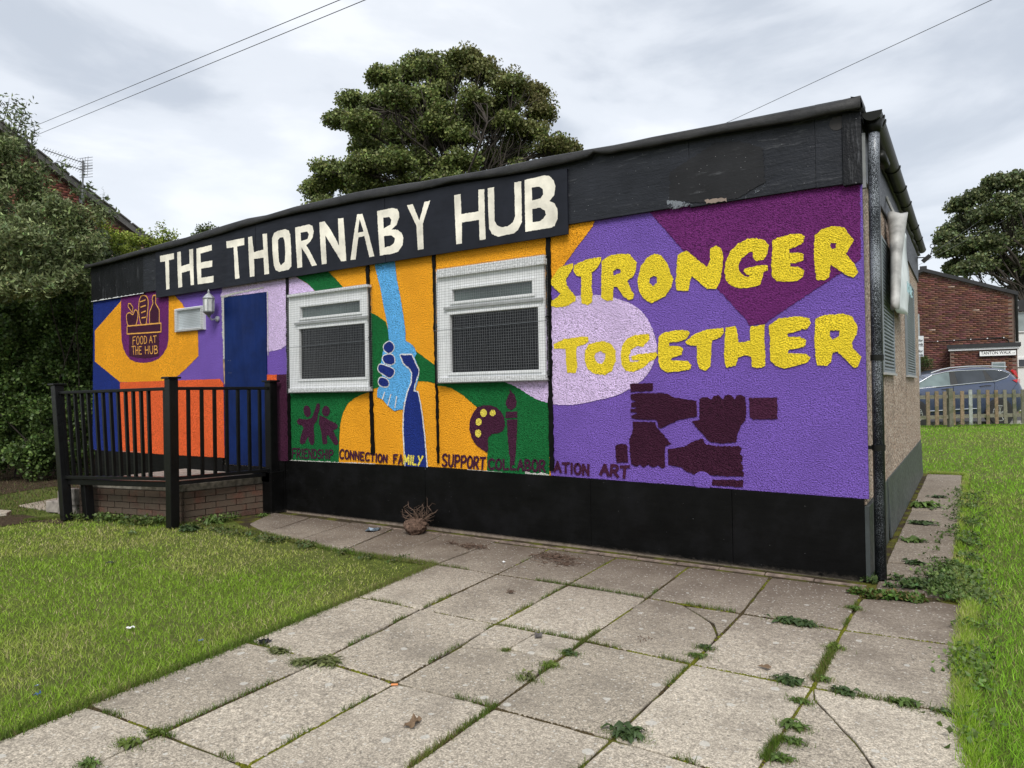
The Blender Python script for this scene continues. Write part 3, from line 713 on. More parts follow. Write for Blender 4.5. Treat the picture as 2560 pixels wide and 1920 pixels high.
# dancing figures
ell = lambda cx, cy, rx, ry, n=18, rot=0: [(cx+rx*math.cos(2*math.pi*i/n)*math.cos(rot)-ry*math.sin(2*math.pi*i/n)*math.sin(rot), cy+rx*math.cos(2*math.pi*i/n)*math.sin(rot)+ry*math.sin(2*math.pi*i/n)*math.cos(rot)) for i in range(n)]
paint('painted_figure', 'FR', [(540, 262), (555, 290), (548, 350), (525, 420), (515, 500), (470, 560), (465, 640), (475, 720), (475, 810), (455, 845), (420, 835), (400, 790), (388, 725), (370, 760), (345, 820), (305, 835), (275, 810), (275, 770), (300, 680), (325, 610), (300, 570), (250, 560), (235, 530), (240, 490), (270, 475), (330, 490), (390, 485), (440, 465), (460, 420), (490, 330), (510, 270)], AUB, 4, label='dancing figure with one arm raised')
paint('painted_head', 'FR', ell(375, 376, 50, 82, rot=-.18), AUB, 4)
paint('painted_figure', 'FR', [(545, 430), (600, 450), (700, 510), (780, 550), (800, 580), (790, 610), (735, 645), (760, 700), (800, 780), (810, 820), (780, 845), (750, 835), (700, 760), (665, 700), (645, 720), (655, 800), (640, 835), (600, 835), (585, 800), (575, 700), (560, 620), (535, 540)], AUB, 4, label='dancing figure leaning to the right')
paint('painted_head', 'FR', ell(635, 376, 54, 74, rot=.05), AUB, 4)
# palette and brush
paint('painted_palette', 'SP', [(560, 225), (480, 245), (430, 320), (400, 400), (397, 480), (420, 570), (460, 640), (520, 690), (580, 728), (600, 700), (590, 600), (600, 565), (640, 530), (710, 520), (755, 500), (778, 440), (770, 370), (740, 300), (680, 245), (620, 228)], AUB, 4)
for c_ in ((548, 308, 36, 42), (646, 308, 32, 35), (497, 404, 32, 38), (490, 525, 32, 43)): paint('painted_dot', 'SP', ell(*c_), LEMON, 5)
paint('painted_brush', 'SP', [(822, 55), (850, 85), (880, 120), (898, 180), (895, 240), (870, 262), (835, 280), (800, 250), (783, 210), (790, 170), (810, 130), (828, 100)], AUB, 4)
paint('painted_brush', 'SP', [(785, 295), (905, 290), (908, 360), (780, 362)], AUB, 4)
paint('painted_brush', 'SP', [(795, 378), (907, 376), (905, 520), (893, 700), (878, 860), (850, 870), (820, 740), (803, 560)], AUB, 4)
# four fists
HN = [[(330, 130), (583, 122), (585, 205), (340, 222)],
      [(340, 250), (400, 235), (700, 232), (750, 240), (820, 280), (950, 300), (1068, 318), (1070, 490), (960, 510), (870, 530), (780, 570), (680, 620), (645, 612), (635, 560), (620, 530), (400, 522), (350, 510), (345, 480), (405, 462), (405, 448), (340, 448), (335, 410), (405, 400), (405, 388), (345, 385), (340, 345), (390, 330), (385, 318), (345, 305), (338, 280)],
      [(1100, 300), (1150, 275), (1190, 280), (1225, 305), (1265, 260), (1320, 260), (1360, 300), (1380, 260), (1440, 250), (1485, 300), (1510, 260), (1560, 255), (1605, 275), (1615, 420), (1610, 530), (1560, 590), (1520, 690), (1505, 775), (1350, 790), (1220, 775), (1170, 730), (1110, 660), (1050, 600), (1015, 545), (1100, 530)],
      [(1648, 285), (1960, 280), (1965, 520), (1700, 525), (1658, 500)],
      [(360, 548), (610, 555), (625, 610), (700, 690), (790, 800), (725, 815), (715, 900), (718, 1050), (690, 1062), (640, 1030), (600, 1055), (560, 1045), (535, 1025), (480, 1060), (440, 1020), (400, 1045), (345, 1020), (328, 880), (325, 740), (355, 680), (365, 610)],
      [(168, 815), (200, 798), (290, 798), (305, 820), (308, 1000), (180, 1000)],
      [(750, 850), (830, 840), (930, 825), (1050, 760), (1135, 735), (1165, 790), (1250, 815), (1440, 820), (1540, 820), (1565, 850), (1560, 885), (1545, 905), (1575, 935), (1575, 980), (1555, 1000), (1580, 1030), (1580, 1070), (1570, 1090), (1595, 1120), (1590, 1155), (1400, 1155), (1220, 1140), (1080, 1140), (960, 1105), (900, 1055), (840, 1040), (755, 1030)],
      [(1240, 1190), (1585, 1195), (1580, 1275), (1240, 1250)]]
DAUB = roughcast('dark_aubergine', (.042, .007, .025))
for i, pl in enumerate(HN): paint('painted_fist' if i in (1, 2, 4, 6) else 'painted_cuff', 'HN', pl, DAUB if i != 3 else AUB, 4)
for i, o_ in enumerate([o for o in bpy.data.objects if o.name.startswith('painted_fist')]): o_['label'] = ['upper fist pointing left', 'fist pointing up at the right', 'fist pointing down at the left', 'lower fist pointing right'][i]
# STRONGER TOGETHER
LT = [('T1', [(285, 460), (150, 510), (55, 650), (80, 690), (165, 770), (130, 800), (60, 850), (75, 890), (130, 905), (230, 885), (310, 840), (315, 800), (230, 690), (215, 630), (265, 550), (292, 500)], []),
      ('T1', [(300, 480), (440, 420), (565, 405), (560, 450), (530, 510), (475, 555), (470, 700), (480, 780), (470, 860), (430, 875), (375, 865), (360, 790), (370, 690), (365, 600), (320, 590), (290, 540)], []),
      ('T1', [(570, 440), (650, 390), (750, 372), (840, 375), (915, 460), (905, 540), (880, 600), (825, 640), (850, 700), (890, 780), (880, 820), (830, 830), (790, 800), (720, 700), (685, 700), (680, 830), (620, 840), (565, 810), (565, 600)], [[(680, 545), (720, 520), (760, 530), (750, 565), (690, 585)]]),
      ('T1', [(1090, 370), (1150, 385), (1215, 460), (1250, 560), (1275, 620), (1260, 700), (1200, 790), (1060, 860), (980, 815), (935, 730), (925, 620), (955, 490), (1020, 410)], [[(1080, 590), (1115, 600), (1115, 660), (1075, 692), (1040, 660), (1045, 610)]]),
      ('T1', [(1320, 380), (1410, 340), (1480, 400), (1610, 505), (1640, 440), (1640, 320), (1700, 290), (1750, 320), (1770, 400), (1760, 520), (1740, 640), (1700, 720), (1610, 720), (1560, 680), (1465, 595), (1445, 640), (1425, 740), (1310, 735), (1300, 680), (1310, 500)], []),
      ('T2', [(640, 290), (600, 240), (520, 218), (430, 225), (340, 270), (260, 350), (215, 450), (200, 550), (220, 640), (270, 690), (340, 715), (450, 710), (550, 680), (575, 620), (590, 555), (630, 540), (630, 485), (540, 485), (400, 520), (390, 545), (420, 580), (450, 580), (440, 600), (400, 595), (350, 550), (340, 490), (370, 420), (440, 360), (480, 350), (485, 420), (520, 445), (590, 430), (625, 370)], []),
      ('T2', [(675, 240), (740, 210), (850, 180), (960, 175), (995, 200), (985, 260), (920, 300), (840, 325), (840, 365), (930, 360), (985, 380), (980, 435), (920, 460), (850, 465), (850, 500), (940, 505), (990, 540), (975, 600), (920, 640), (820, 648), (720, 640), (670, 600), (665, 480), (675, 340)], []),
      ('T2', [(1090, 190), (1170, 130), (1280, 98), (1395, 115), (1420, 165), (1480, 240), (1440, 310), (1400, 370), (1440, 420), (1500, 490), (1525, 555), (1480, 605), (1420, 595), (1330, 535), (1255, 480), (1245, 510), (1240, 600), (1190, 635), (1110, 625), (1095, 520), (1085, 350)], [[(1255, 262), (1305, 268), (1300, 310), (1265, 328), (1248, 290)]]),
      ('T1', [(90, 1265), (200, 1215), (380, 1190), (435, 1195), (440, 1240), (400, 1270), (320, 1290), (320, 1400), (330, 1480), (315, 1550), (230, 1550), (220, 1470), (210, 1310), (100, 1310)], []),
      ('T1', [(590, 1235), (660, 1260), (705, 1330), (710, 1430), (670, 1530), (600, 1570), (500, 1560), (430, 1510), (400, 1420), (405, 1330), (440, 1270), (510, 1245)], [[(555, 1335), (605, 1360), (605, 1410), (570, 1460), (525, 1450), (498, 1400), (510, 1350)]]),
      ('T1', [(1040, 1165), (1040, 1220), (975, 1295), (920, 1280), (860, 1320), (835, 1400), (850, 1440), (920, 1440), (950, 1425), (870, 1420), (860, 1385), (930, 1365), (1110, 1345), (1125, 1370), (1100, 1410), (1040, 1440), (980, 1500), (890, 1535), (810, 1530), (765, 1470), (755, 1370), (770, 1280), (820, 1210), (900, 1175)], []),
      ('T1', [(1135, 1180), (1200, 1145), (1330, 1125), (1420, 1130), (1440, 1160), (1400, 1220), (1300, 1245), (1240, 1250), (1240, 1285), (1340, 1285), (1375, 1310), (1360, 1370), (1270, 1395), (1250, 1420), (1310, 1425), (1420, 1430), (1455, 1470), (1440, 1515), (1350, 1530), (1210, 1545), (1150, 1500), (1130, 1440), (1125, 1300)], []),
      ('T1', [(1395, 1245), (1470, 1175), (1600, 1120), (1770, 1105), (1775, 1150), (1740, 1200), (1660, 1230), (1650, 1350), (1645, 1480), (1600, 1528), (1540, 1510), (1510, 1440), (1510, 1280), (1420, 1275)], []),
      ('T2', [(215, 1100), (310, 1085), (330, 1150), (340, 1240), (380, 1248), (455, 1230), (460, 1090), (600, 1070), (595, 1200), (605, 1350), (605, 1480), (530, 1505), (475, 1490), (465, 1390), (410, 1375), (340, 1395), (310, 1480), (215, 1497), (200, 1400), (205, 1200)], []),
      ('T2', [(640, 1080), (740, 1010), (950, 990), (1045, 1010), (1055, 1060), (1020, 1110), (900, 1140), (820, 1165), (830, 1190), (950, 1190), (1010, 1230), (1000, 1290), (920, 1310), (830, 1325), (830, 1355), (1000, 1360), (1060, 1395), (1010, 1450), (900, 1480), (800, 1505), (710, 1480), (655, 1430), (650, 1250)], []),
      ('T2', [(1100, 1015), (1200, 975), (1370, 962), (1460, 990), (1520, 1090), (1510, 1170), (1460, 1240), (1470, 1300), (1555, 1390), (1520, 1490), (1480, 1500), (1420, 1440), (1320, 1340), (1270, 1350), (1255, 1440), (1220, 1475), (1120, 1475), (1100, 1400), (1090, 1200)], [[(1245, 1130), (1340, 1130), (1335, 1180), (1270, 1220), (1245, 1190)]])]
for i, (v_, pl, hl) in enumerate(LT):
    paint('painted_letter', v_, pl, YELLOW, 5, holes=hl, label='yellow letter %s' % 'STRONGERTOGETHER'[i])
# words along the foot
word('FR', 'FRIENDSHIP', [(168, 890), (735, 915), (735, 1035), (165, 1020)], .020, AUB, 5, gap=.18)
word('FR', 'CONNECTION', [(825, 905), (1485, 985), (1480, 1085), (822, 1025)], .021, AUB, 6)
word('FR', 'FAMILY', [(1565, 975), (1975, 1000), (1955, 1125), (1565, 1095)], .020, [AUB, AUB, LEMON, LEMON, LEMON, LEMON], 8)
word('SP', 'SUPPORT', [(110, 745), (570, 785), (560, 905), (105, 870)], .022, AUB, 5)
word('SP', 'COLLABOR', [(600, 800), (1205, 815), (1205, 930), (600, 900)], .022, AUB, 5)
word('SP', 'ATION', [(1300, 830), (1670, 860), (1670, 970), (1300, 930)], .022, AUB, 5)
word('SP', 'ART', [(1795, 855), (2095, 880), (2085, 1000), (1790, 960)], .026, AUB, 5)
# round vent blanked with violet
pc = on_y('HN', 1135, 1205); MB().lathe((pc[0], -.012, pc[2]), [(.074, .010), (.076, .007), (.070, .002), (.03, .001), (.02, .001)], 24, 'y').build('vent_cover', PURPLE, hut)
# ---- black battens
def batten(v, pts, Y=-.016):
    l = [on_y(v, *p, Y) for p in pts]
    sheet([ragged([(float(q[0]), float(q[2])) for q in l], .03, .0035)], Y, 'batten', SKIRT, hut, thick=.016).location.y = .016
batten('FR', [(70, -1900), (100, -1900), (150, 1050), (112, 1060)])
batten('FR', [(1160, -2450), (1198, -2450), (1300, 970), (1255, 965)])
batten('FR', [(2080, -2550), (2125, -2550), (2195, 1095), (2172, 1098)])
batten('SP', [(1190, -2300), (1243, -2300), (1292, 920), (1248, 928)])
# coach bolts on the battens
mb = MB()
for v_, px_, py_ in (('WL', 962, 330), ('WL', 955, 400), ('WL', 975, 975), ('WL', 990, 1525), ('WR', 1262, 175), ('WR', 1272, 795), ('WR', 1290, 1415), ('WR', 105, 330), ('WR', 118, 890)):
    p = on_y(v_, px_, py_, -.03); mb.lathe((p[0], -.034, p[2]), [(.012, 0), (.012, .018)], 8, 'y')
mb.build('batten_bolt', SKIRT, hut)

# ---- skirt boards
sk = [(-6.02, -5.28), (-5.277, -3.93), (-3.927, -2.10), (-2.097, -.905), (-.902, .0)]
mb = None
for i, (x0, x1) in enumerate(sk):
    za = np.interp(x0, [-6, -4.2, -2.5, 0], [.02, .03, .022, .0]); zb2 = np.interp(x1, [-6, -4.2, -2.5, 0], [.02, .03, .022, .0])
    ta = np.interp(x0, [-6, -4.2, -2.5, 0], [.588, .612, .594, .560]); tb = np.interp(x1, [-6, -4.2, -2.5, 0], [.588, .612, .594, .560])
    MB().prism([(x0, -.012-.002*(i % 2), za), (x1, -.012-.002*(i % 2), zb2), (x1, -.012-.002*(i % 2), tb), (x0, -.012-.002*(i % 2), ta)], (0, .030, 0)).build('skirt_board', SKIRT, hut, bevel=.002)
MB().box(XL+.02, -7.22, -.012, .018, .0, .572).build('skirt_board', SKIRT, hut)
MB().box(-7.22, -6.35, -.006, .02, .0, .485).build('skirt_board', SKIRT, hut)
MB().box(-6.35, -6.03, -.02, .02, .0, .583).build('skirt_board', SKIRT, hut)
MB().box(-6.20, -6.045, -.20, -.021, .0, .47).build('plinth_post', SKIRT, hut, bevel=.004)
# side skirt: a separate leaning sheet, gap at the foot
MB().box(.002, .030, -.010, .46, .0, .515).build('side_skirt', SKIRTS, hut, bevel=.002)
MB().prism([(.022, 1.50, .02), (.006, 1.44, .535), (.006, 6.44, .545), (.022, 6.44, .03)], (.014, 0, 0)).build('side_skirt', SKIRTS, hut, bevel=.002)
MB().box(.002, .016, .47, 1.49, .0, .53).build('side_skirt', SKIRTS, hut, bevel=.002)
# masonry footing showing under the skirt
FOOT = plain('footing', (.20, .16, .13), .95, .2, var=.4, scale=15, bd=.01)
MB().box(XL+.05, -.02, .0, .02, -.1, .08).build('footing', FOOT, hut)

# ---- fascia boards, felt capping, roof
ztop = lambda x: float(np.interp(x, [-10.35, -8.5, -6.5, -5.1, -3.6, -2.2, 0], [3.30, 3.33, 3.38, 3.40, 3.37, 3.33, 3.28]))
fb = [(-10.35, -8.93, FASCIA_OLD, 2.795), (-8.928, -5.6, FASCIA, 2.80), (-5.598, -2.29, FASCIA, 2.80), (-2.288, -1.18, FASCIA, 2.784), (-1.178, -.262, FASCIA, 2.762), (-.260, -.085, FASCIA, 2.755)]
for i, (x0, x1, m_, zb_) in enumerate(fb):
    y = -.030-.003*(i % 2)
    MB().prism([(x0, y, zb_), (x1, y, zb_-.004), (x1, y, ztop(x1)+.06), (x0, y, ztop(x0)+.06)], (0, .028-.003*(i % 2)*-1, 0)).build('fascia_board', m_, hut, bevel=.002)
MB().box(-.083, .035, -.048, -.002, 2.735, 3.33).build('corner_board', FASCIA_OLD, hut, bevel=.003, label='upright corner board with peeling black paint')
# old octagonal sign patch and pale overspray on the fascia
def fpatch(name, pts, mat, lv, sm=False, label=None): paint(name, 'F1', pts, mat, lv, Y0=-.0335, parent=hut, smooth=sm, amp=.004, label=label)
fpatch('paint_patch', [(740, 620), (900, 520), (1040, 425), (1200, 410), (1370, 455), (1380, 690), (1200, 795), (1000, 828), (735, 815)], FASCIA_DULL, 1, label='dull octagonal patch left by an old sign')
fpatch('overspray', [(722, 812), (800, 815), (905, 838), (800, 862), (722, 882)], SCUFFW, 2)
fpatch('overspray', [(1250, 778), (1330, 735), (1378, 700), (1385, 722), (1330, 760), (1255, 795)], SCUFFW, 2)
fpatch('overspray', [(975, 805), (1120, 795), (1125, 815), (990, 832)], plain('bare_board', (.22, .17, .14), .8), 2)
pc = on_y('F1', 1868, 290, -.037); MB().lathe((pc[0], -.034, pc[2]), [(.050, .002), (.050, -.002)], 20, 'y').build('round_mark', plain('dark_disc', (.016, .013, .012), .6), hut)
# capping traced along its top and its lower lip
cap_t = [('U', -10, 1000), ('U', 140, 990), ('U', 400, 910), ('U', 700, 825), ('U', 920, 765), ('U', 1200, 680), ('Z1', 340, 480), ('Z1', 560, 410), ('Z1', 780, 340), ('Z1', 1000, 275), ('Z1', 1200, 240), ('Z1', 1500, 150), ('Z1', 1760, 90), ('Z2', 0, 238), ('Z2', 200, 200), ('Z2', 500, 150), ('Z2', 700, 122), ('Z2', 950, 75), ('Z2', 1150, 40), ('Z2', 1330, 10), ('TR', 1850, 853), ('TR', 2070, 815), ('F1', 130, 470), ('F1', 400, 425), ('F1', 600, 380), ('F1', 860, 330), ('F1', 1100, 285), ('F1', 1410, 225), ('F1', 1600, 188), ('F1', 1850, 135), ('F1', 2075, 83)]
cap_b = [('U', 145, 1045), ('U', 400, 985), ('U', 600, 930), ('U', 900, 850), ('U', 1050, 820), ('Z1', 270, 575), ('Z1', 480, 515), ('Z1', 720, 450), ('Z1', 900, 392), ('Z1', 1120, 332), ('Z1', 1350, 268), ('Z1', 1600, 208), ('Z1', 1770, 182), ('Z2', 0, 335), ('Z2', 300, 282), ('Z2', 560, 240), ('Z2', 800, 190), ('Z2', 980, 142), ('Z2', 1200, 112), ('Z2', 1480, 78), ('TR', 1980, 905), ('F1', 100, 545), ('F1', 205, 520), ('F1', 212, 490), ('F1', 265, 492), ('F1', 280, 505), ('F1', 380, 490), ('F1', 412, 478), ('F1', 600, 455), ('F1', 740, 425), ('F1', 1000, 375), ('F1', 1330, 320), ('F1', 1620, 275), ('F1', 1850, 225), ('F1', 2080, 183)]
tp = np.array([on_y(*p, -.095) for p in cap_t]); bp = np.array([on_y(*p, -.09) for p in cap_b])
xs_ = np.arange(XL-.08, .045, .06); xs_[-1] = .04
zt_ = np.interp(xs_, tp[:, 0], tp[:, 2]); zb_ = np.interp(xs_, bp[:, 0], bp[:, 2])
V = []; n_ = len(xs_)
for i, x in enumerate(xs_):
    w = mnoise.noise(Vector((x*3.1, 0, 0)))*.012; w2 = mnoise.noise(Vector((x*7.3, 5, 0)))*.008
    V += [(x, -.045, zb_[i]+.03), (x, -.085+w2, zb_[i]), (x, -.100+w, zb_[i]+.012), (x, -.098+w, (zb_[i]+zt_[i])/2), (x, -.092+w2, zt_[i]-.015), (x, -.070, zt_[i]), (x, .20, zt_[i]+.006), (x, .20, zb_[i]+.03)]
Fq_ = [(i*8+k, (i+1)*8+k, (i+1)*8+(k+1) % 8, i*8+(k+1) % 8) for i in range(n_-1) for k in range(8)]
Fq_ += [tuple(range(8)), tuple(reversed([(n_-1)*8+k for k in range(8)]))]
mb = MB(); mb.add(V, Fq_); roof = mb.build('roof_capping', FELT, hut, smooth=True)
zr = lambda x: float(np.interp(x, xs_, zt_))
rv = []
for x in xs_[::8]: rv += [(x, .15, zr(x)-.01), (x, YB+.12, zr(x)-.02)]
m_ = len(rv)//2
mb = MB().add(rv, [(2*i, 2*i+2, 2*i+3, 2*i+1) for i in range(m_-1)]); mb.build('roof', FELT, hut, smooth=True)
# ragged felt edge down the side
V = []; ys_ = np.arange(-.09, YB+.1, .07)
for y in ys_:
    w = mnoise.noise(Vector((y*3, 9, 0)))*.018
    zc_ = zr(.04)-.012*min(1, (y+.09)/.5); V += [(-.02, y, zc_), (.046+w*.6, y, zc_-.022+w*.5), (.060+w, y, zc_-.085+w*.8), (.03, y, zc_-.10+w), (-.03, y, zc_-.08)]
mb = MB().add(V, [(i*5+k, (i+1)*5+k, (i+1)*5+k+1, i*5+k+1) for i in range(len(ys_)-1) for k in range(4)]); mb.build('roof_edge', FELT, hut, smooth=True)
for (a_, b_) in [(.0, 1.15), (1.155, 2.32), (2.325, 4.4), (4.405, YB)]:
    MB().prism([(.014, a_, 2.86-.06*(a_ == 0)), (.014, b_, 2.86 if b_ < 3 else 2.84), (.014, b_, 3.28), (.014, a_, 3.28)], (.016, 0, 0)).build('side_fascia_board', FASCIA, hut, bevel=.002)
MB().box(.002, .05, .03, .065, 2.72, 3.1).build('corner_trim', plain('grey_trim', (.20, .21, .21), .6), hut)

# ---- door
dr = MB().box(DX0+.045, DX1-.004, -.010, .022, .500, 2.575).build('door', DOORM, hut, bevel=.003)
mb = MB(); mb.box(DX0+.06, DX1-.02, -.0125, -.0105, .52, .56); mb.build('weather_bar', DOORM, dr)
mb = MB()
for i, (px_, py_) in enumerate([(2155, 1175), (2190, 1175), (2165, 1365), (2195, 1365), (2110, 245)]):
    p = on_y('FD', px_, py_, -.012); mb.lathe((p[0], -.0125, p[2]), [(.004, 0), (.004, .003)], 6, 'y')
mb.build('screw', WIRE, dr)
BAREW = plain('bare_timber', (.30, .20, .12), .8, var=.5, scale=14, bd=.004)
RAWW = roughcast('chalky_white', (.62, .61, .58))
paint('door_edge', 'FD', [(2035, 190), (2070, 175), (2250, 130), (2700, 40), (2700, 60), (2250, 160), (2105, 205), (2050, 205)], RAWW, 5, parent=hut)
paint('door_edge', 'M1', [(1147, 290), (1168, 292), (1166, 618), (1158, 620)], RAWW, 5, amp=.006, parent=hut)
paint('door_edge', 'M1', [(1155, 618), (1168, 616), (1171, 760), (1162, 742)], BAREW, 5, parent=hut)
paint('door_edge', 'M1', [(1383, 266), (1389, 266), (1391, 600), (1388, 600)], RAWW, 5, parent=hut)
# thin white scrape line along the foot of the mural
zl = lambda x: float(np.interp(x, [-10.3, -5.97, -4.2, -2.5, 0], [.578, .592, .612, .598, .566]))
for x0, x1, h_ in ((-5.95, -4.6, .010), (-2.75, -2.5, .026), (-9.6, -9.0, .006), (-3.4, -3.0, .006)):
    n_ = int((x1-x0)/.02); tp_ = [(x0+(x1-x0)*i/n_, zl(x0+(x1-x0)*i/n_)+h_*prng.uniform(.3, 1.3)) for i in range(n_+1)]; bt_ = [(x, zl(x)+.001) for x, z in reversed(tp_)]
    sheet([tp_+bt_], -.0150, 'scraped_edge', RAWW, hut)
n_ = 40; tp_ = [(XL+1.42*i/n_, 2.795+.012*prng.uniform(-.2, 1)) for i in range(n_+1)]; sheet([tp_+[(x, 2.790) for x, z in reversed(tp_)]], -.0335, 'scraped_edge', WHITE_OLD, hut)

# ---- windows
def window(v, frame, vent, main, glassm, guard, vm=GLASS_T, sill=True):
    """all four given as measured corner pixels (tl, tr, br, bl)"""
    ext = lambda q, Y: (min(on_y(v, *p, Y)[0] for p in (q[0], q[3])), max(on_y(v, *p, Y)[0] for p in (q[1], q[2])), (on_y(v, *q[2], Y)[2]+on_y(v, *q[3], Y)[2])/2, (on_y(v, *q[0], Y)[2]+on_y(v, *q[1], Y)[2])/2)
    x0, x1, z0, z1 = map(float, ext(frame, -.03))
    holes = [tuple(map(float, ext(q, -.03))) for q in (vent, main) if q]
    mb = MB()
    cuts_z = sorted(holes, key=lambda h: h[2])
    # frame as bars round each opening
    zc = z0
    for h in cuts_z:
        mb.box(x0, x1, -.032, .0, zc, h[2]); mb.box(x0, h[0], -.032, .0, h[2], h[3]); mb.box(h[1], x1, -.032, .0, h[2], h[3]); zc = h[3]
    mb.box(x0, x1, -.032, .0, zc, z1)
    fr = mb.build('window', UPVC, hut)
    for i, h in enumerate(cuts_z):
        top = (i == len(cuts_z)-1 and len(cuts_z) > 1)
        MB().box(h[0]+.001, h[1]-.001, -.009, -.006, h[2]+.001, h[3]-.001).build('pane', vm if top else glassm, fr)
        # glazing beads standing proud of the frame
        b_ = MB(); w_ = .028
        b_.box(h[0]-w_, h[1]+w_, -.044, -.0322, h[2]-w_, h[2]-.001); b_.box(h[0]-w_, h[1]+w_, -.044, -.0322, h[3]+.001, h[3]+w_)
        b_.box(h[0]-w_, h[0]-.001, -.044, -.0322, h[2]-.0008, h[3]+.0008); b_.box(h[1]+.001, h[1]+w_, -.044, -.0322, h[2]-.0008, h[3]+.0008)
        b_.build('sash', UPVC, fr, bevel=.003)
    if len(cuts_z) > 1:
        zm = (cuts_z[0][3]+cuts_z[1][2])/2; MB().box(holes[1][0]-.06, holes[1][1]+.06, -.058, -.0445, zm-.012, zm+.012).build('drip_bar', plain('grey_seal', (.30, .31, .31), .6), fr)
    if guard:
        gx0, gx1, gz0, gz1 = map(float, ext(guard, -.075))
        step = .0252; mb = MB(); wr = .00115
        nxw = int((gx1-gx0)/step); nzw = int((gz1-gz0)/step)
        sx = lambda x, z: -.078-.010*math.sin(math.pi*(x-gx0)/(gx1-gx0))*math.sin(math.pi*(z-gz0)/(gz1-gz0))
        for i in range(nxw+1):
            x = gx0+(gx1-gx0)*i/nxw+rng.gauss(0, .0018)+.004*math.sin(i*.21); x_2 = x+rng.gauss(0, .0025)
            mb.tube([(x, -.076, gz0-rng.uniform(0, .006)), ((x+x_2)/2, -.086, (gz0+gz1)/2), (x_2, -.076, gz1+rng.uniform(0, .006))], wr, 3, False)
        for i in range(nzw+1):
            z = gz0+(gz1-gz0)*i/nzw; z2_ = z+rng.gauss(0, .0015)
            mb.tube([(gx0-.004, -.0735, z), ((gx0+gx1)/2, -.0835, (z+z2_)/2), (gx1+.004, -.0735, z2_)], wr, 3, False)
        # sides of the cage returning to the wall
        for i in range(nzw+1):
            z = gz0+(gz1-gz0)*i/nzw
            for x in (gx0, gx1): mb.tube([(x, -.076, z), (x, -.002, z)], wr, 3, False)
        for x in (gx0, gx1):
            for y in (-.05, -.025): mb.tube([(x, y, gz0), (x, y, gz1)], wr, 3, False)
        for i in range(0, nxw+1):
            x = gx0+(gx1-gx0)*i/nxw
            mb.tube([(x, -.076, gz0), (x, -.002, gz0)], wr, 3, False); mb.tube([(x, -.076, gz1), (x, -.002, gz1)], wr, 3, False)
        o = mb.build('wire_guard', WIRE, fr)
        mb = MB(); zmid = gz0+(gz1-gz0)*.46
        mb.tube([(gx0-.03, -.09, zmid), (gx1+.03, -.09, zmid+.012)], .0026, 5); mb.build('guard_rod', plain('dark_rod', (.10, .11, .12), .5), fr)
        mb = MB(); mb.box(gx0+.01, gx1-.01, -.068, -.012, gz0+.006, gz0+.052); mb.build('sill_batten', WHITE_OLD, fr, bevel=.004)
        mb = MB(); mb.box(gx0+.005, gx1-.005, -.066, -.010, gz1-.085 if gx1 > -4 else gz1-.03, gz1-.004); mb.build('head_batten', WHITE_OLD, fr, bevel=.004)
        mb = MB(); mb.box(gx0-.005, gx0+.002, -.074, -.0, gz0, gz1)
    return fr
w1 = window('WL', [(95, 510), (945, 395), (968, 1530), (112, 1560)], [(228, 650), (878, 575), (880, 695), (232, 765)], [(217, 888), (930, 822), (940, 1400), (222, 1435)], GLASS_D, [(62, 510), (945, 395), (972, 1560), (95, 1590)])
w1['label'] = 'white framed window with wire guard beside the blue door'
w2 = window('WR', [(128, 340), (1240, 180), (1262, 1445), (150, 1475)], [(297, 518), (1125, 422), (1128, 553), (300, 640)], [(272, 780), (1187, 695), (1192, 1340), (282, 1378)], GLASS_D, [(118, 305), (1243, 143), (1265, 1450), (140, 1495)])
w2['label'] = 'white framed window with wire guard and chalky head batten'
w3 = window('FD', [(1330, 385), (1765, 335), (1780, 705), (1335, 735)], None, [(1375, 410), (1735, 375), (1740, 670), (1380, 690)], GLASS_F, None)
w3['label'] = 'small frosted window with perforated grille'
mb = MB(); q = [on_y('FD', *p, -.05) for p in [(1320, 395), (1765, 345), (1770, 700), (1325, 735)]]; gx0, gx1 = q[0][0], q[1][0]; gz0, gz1 = (q[2][2]+q[3][2])/2, (q[0][2]+q[1][2])/2
for i in range(32): x = gx0+(gx1-gx0)*i/31; mb.tube([(x, -.05, gz0), (x, -.05, gz1)], .0016, 3, False)
for i in range(15): z = gz0+(gz1-gz0)*i/14; mb.tube([(gx0, -.0475, z), (gx1, -.0475, z)], .0016, 3, False)
mb.build('grille', WIRE, w3)
# dim things seen behind the big panes
curt = MB(); curt.box(-2.83, -2.80, -.0056, -.005, 1.3, 2.1)

# slatted steel shutters on the side windows
SHUT = plain('grey_steel_mesh', (.20, .23, .25), .55, metal=.3, var=.2, scale=4)
for (ya, yb2, lab) in ((1.21, 2.235, 'slatted grey steel shutter nearest the downpipe'), (3.89, 5.30, 'slatted grey steel shutter at the rear')):
    fr = MB(); fr.box(.0125, .035, ya, ya+.03, 1.455, 2.60); fr.box(.0125, .035, yb2-.03, yb2, 1.455, 2.60); fr.box(.0125, .035, ya+.03, yb2-.03, 1.455, 1.475); fr.box(.0125, .035, ya+.03, yb2-.03, 2.58, 2.60)
    fo = fr.build('shutter', SHUT, hut, label=lab)
    sl = bpy.data.meshes.new('slat'); t_ = MB(); t_.prism([(.016, ya+.03, 0), (.030, ya+.03, .006), (.030, ya+.03, .020), (.018, ya+.03, .026)], (0, yb2-ya-.06, 0)); sl = t_.mesh('slat'); sl.materials.append(SHUT)
    for k in range(35):
        o = link('slat', sl, None, fo); o.location.z = 1.476+k*.0315
    MB().box(.0125, .05, ya-.01, yb2+.01, 1.435, 1.454).build('shutter_sill', plain('shutter_sill', (.35, .35, .34), .7), fo)

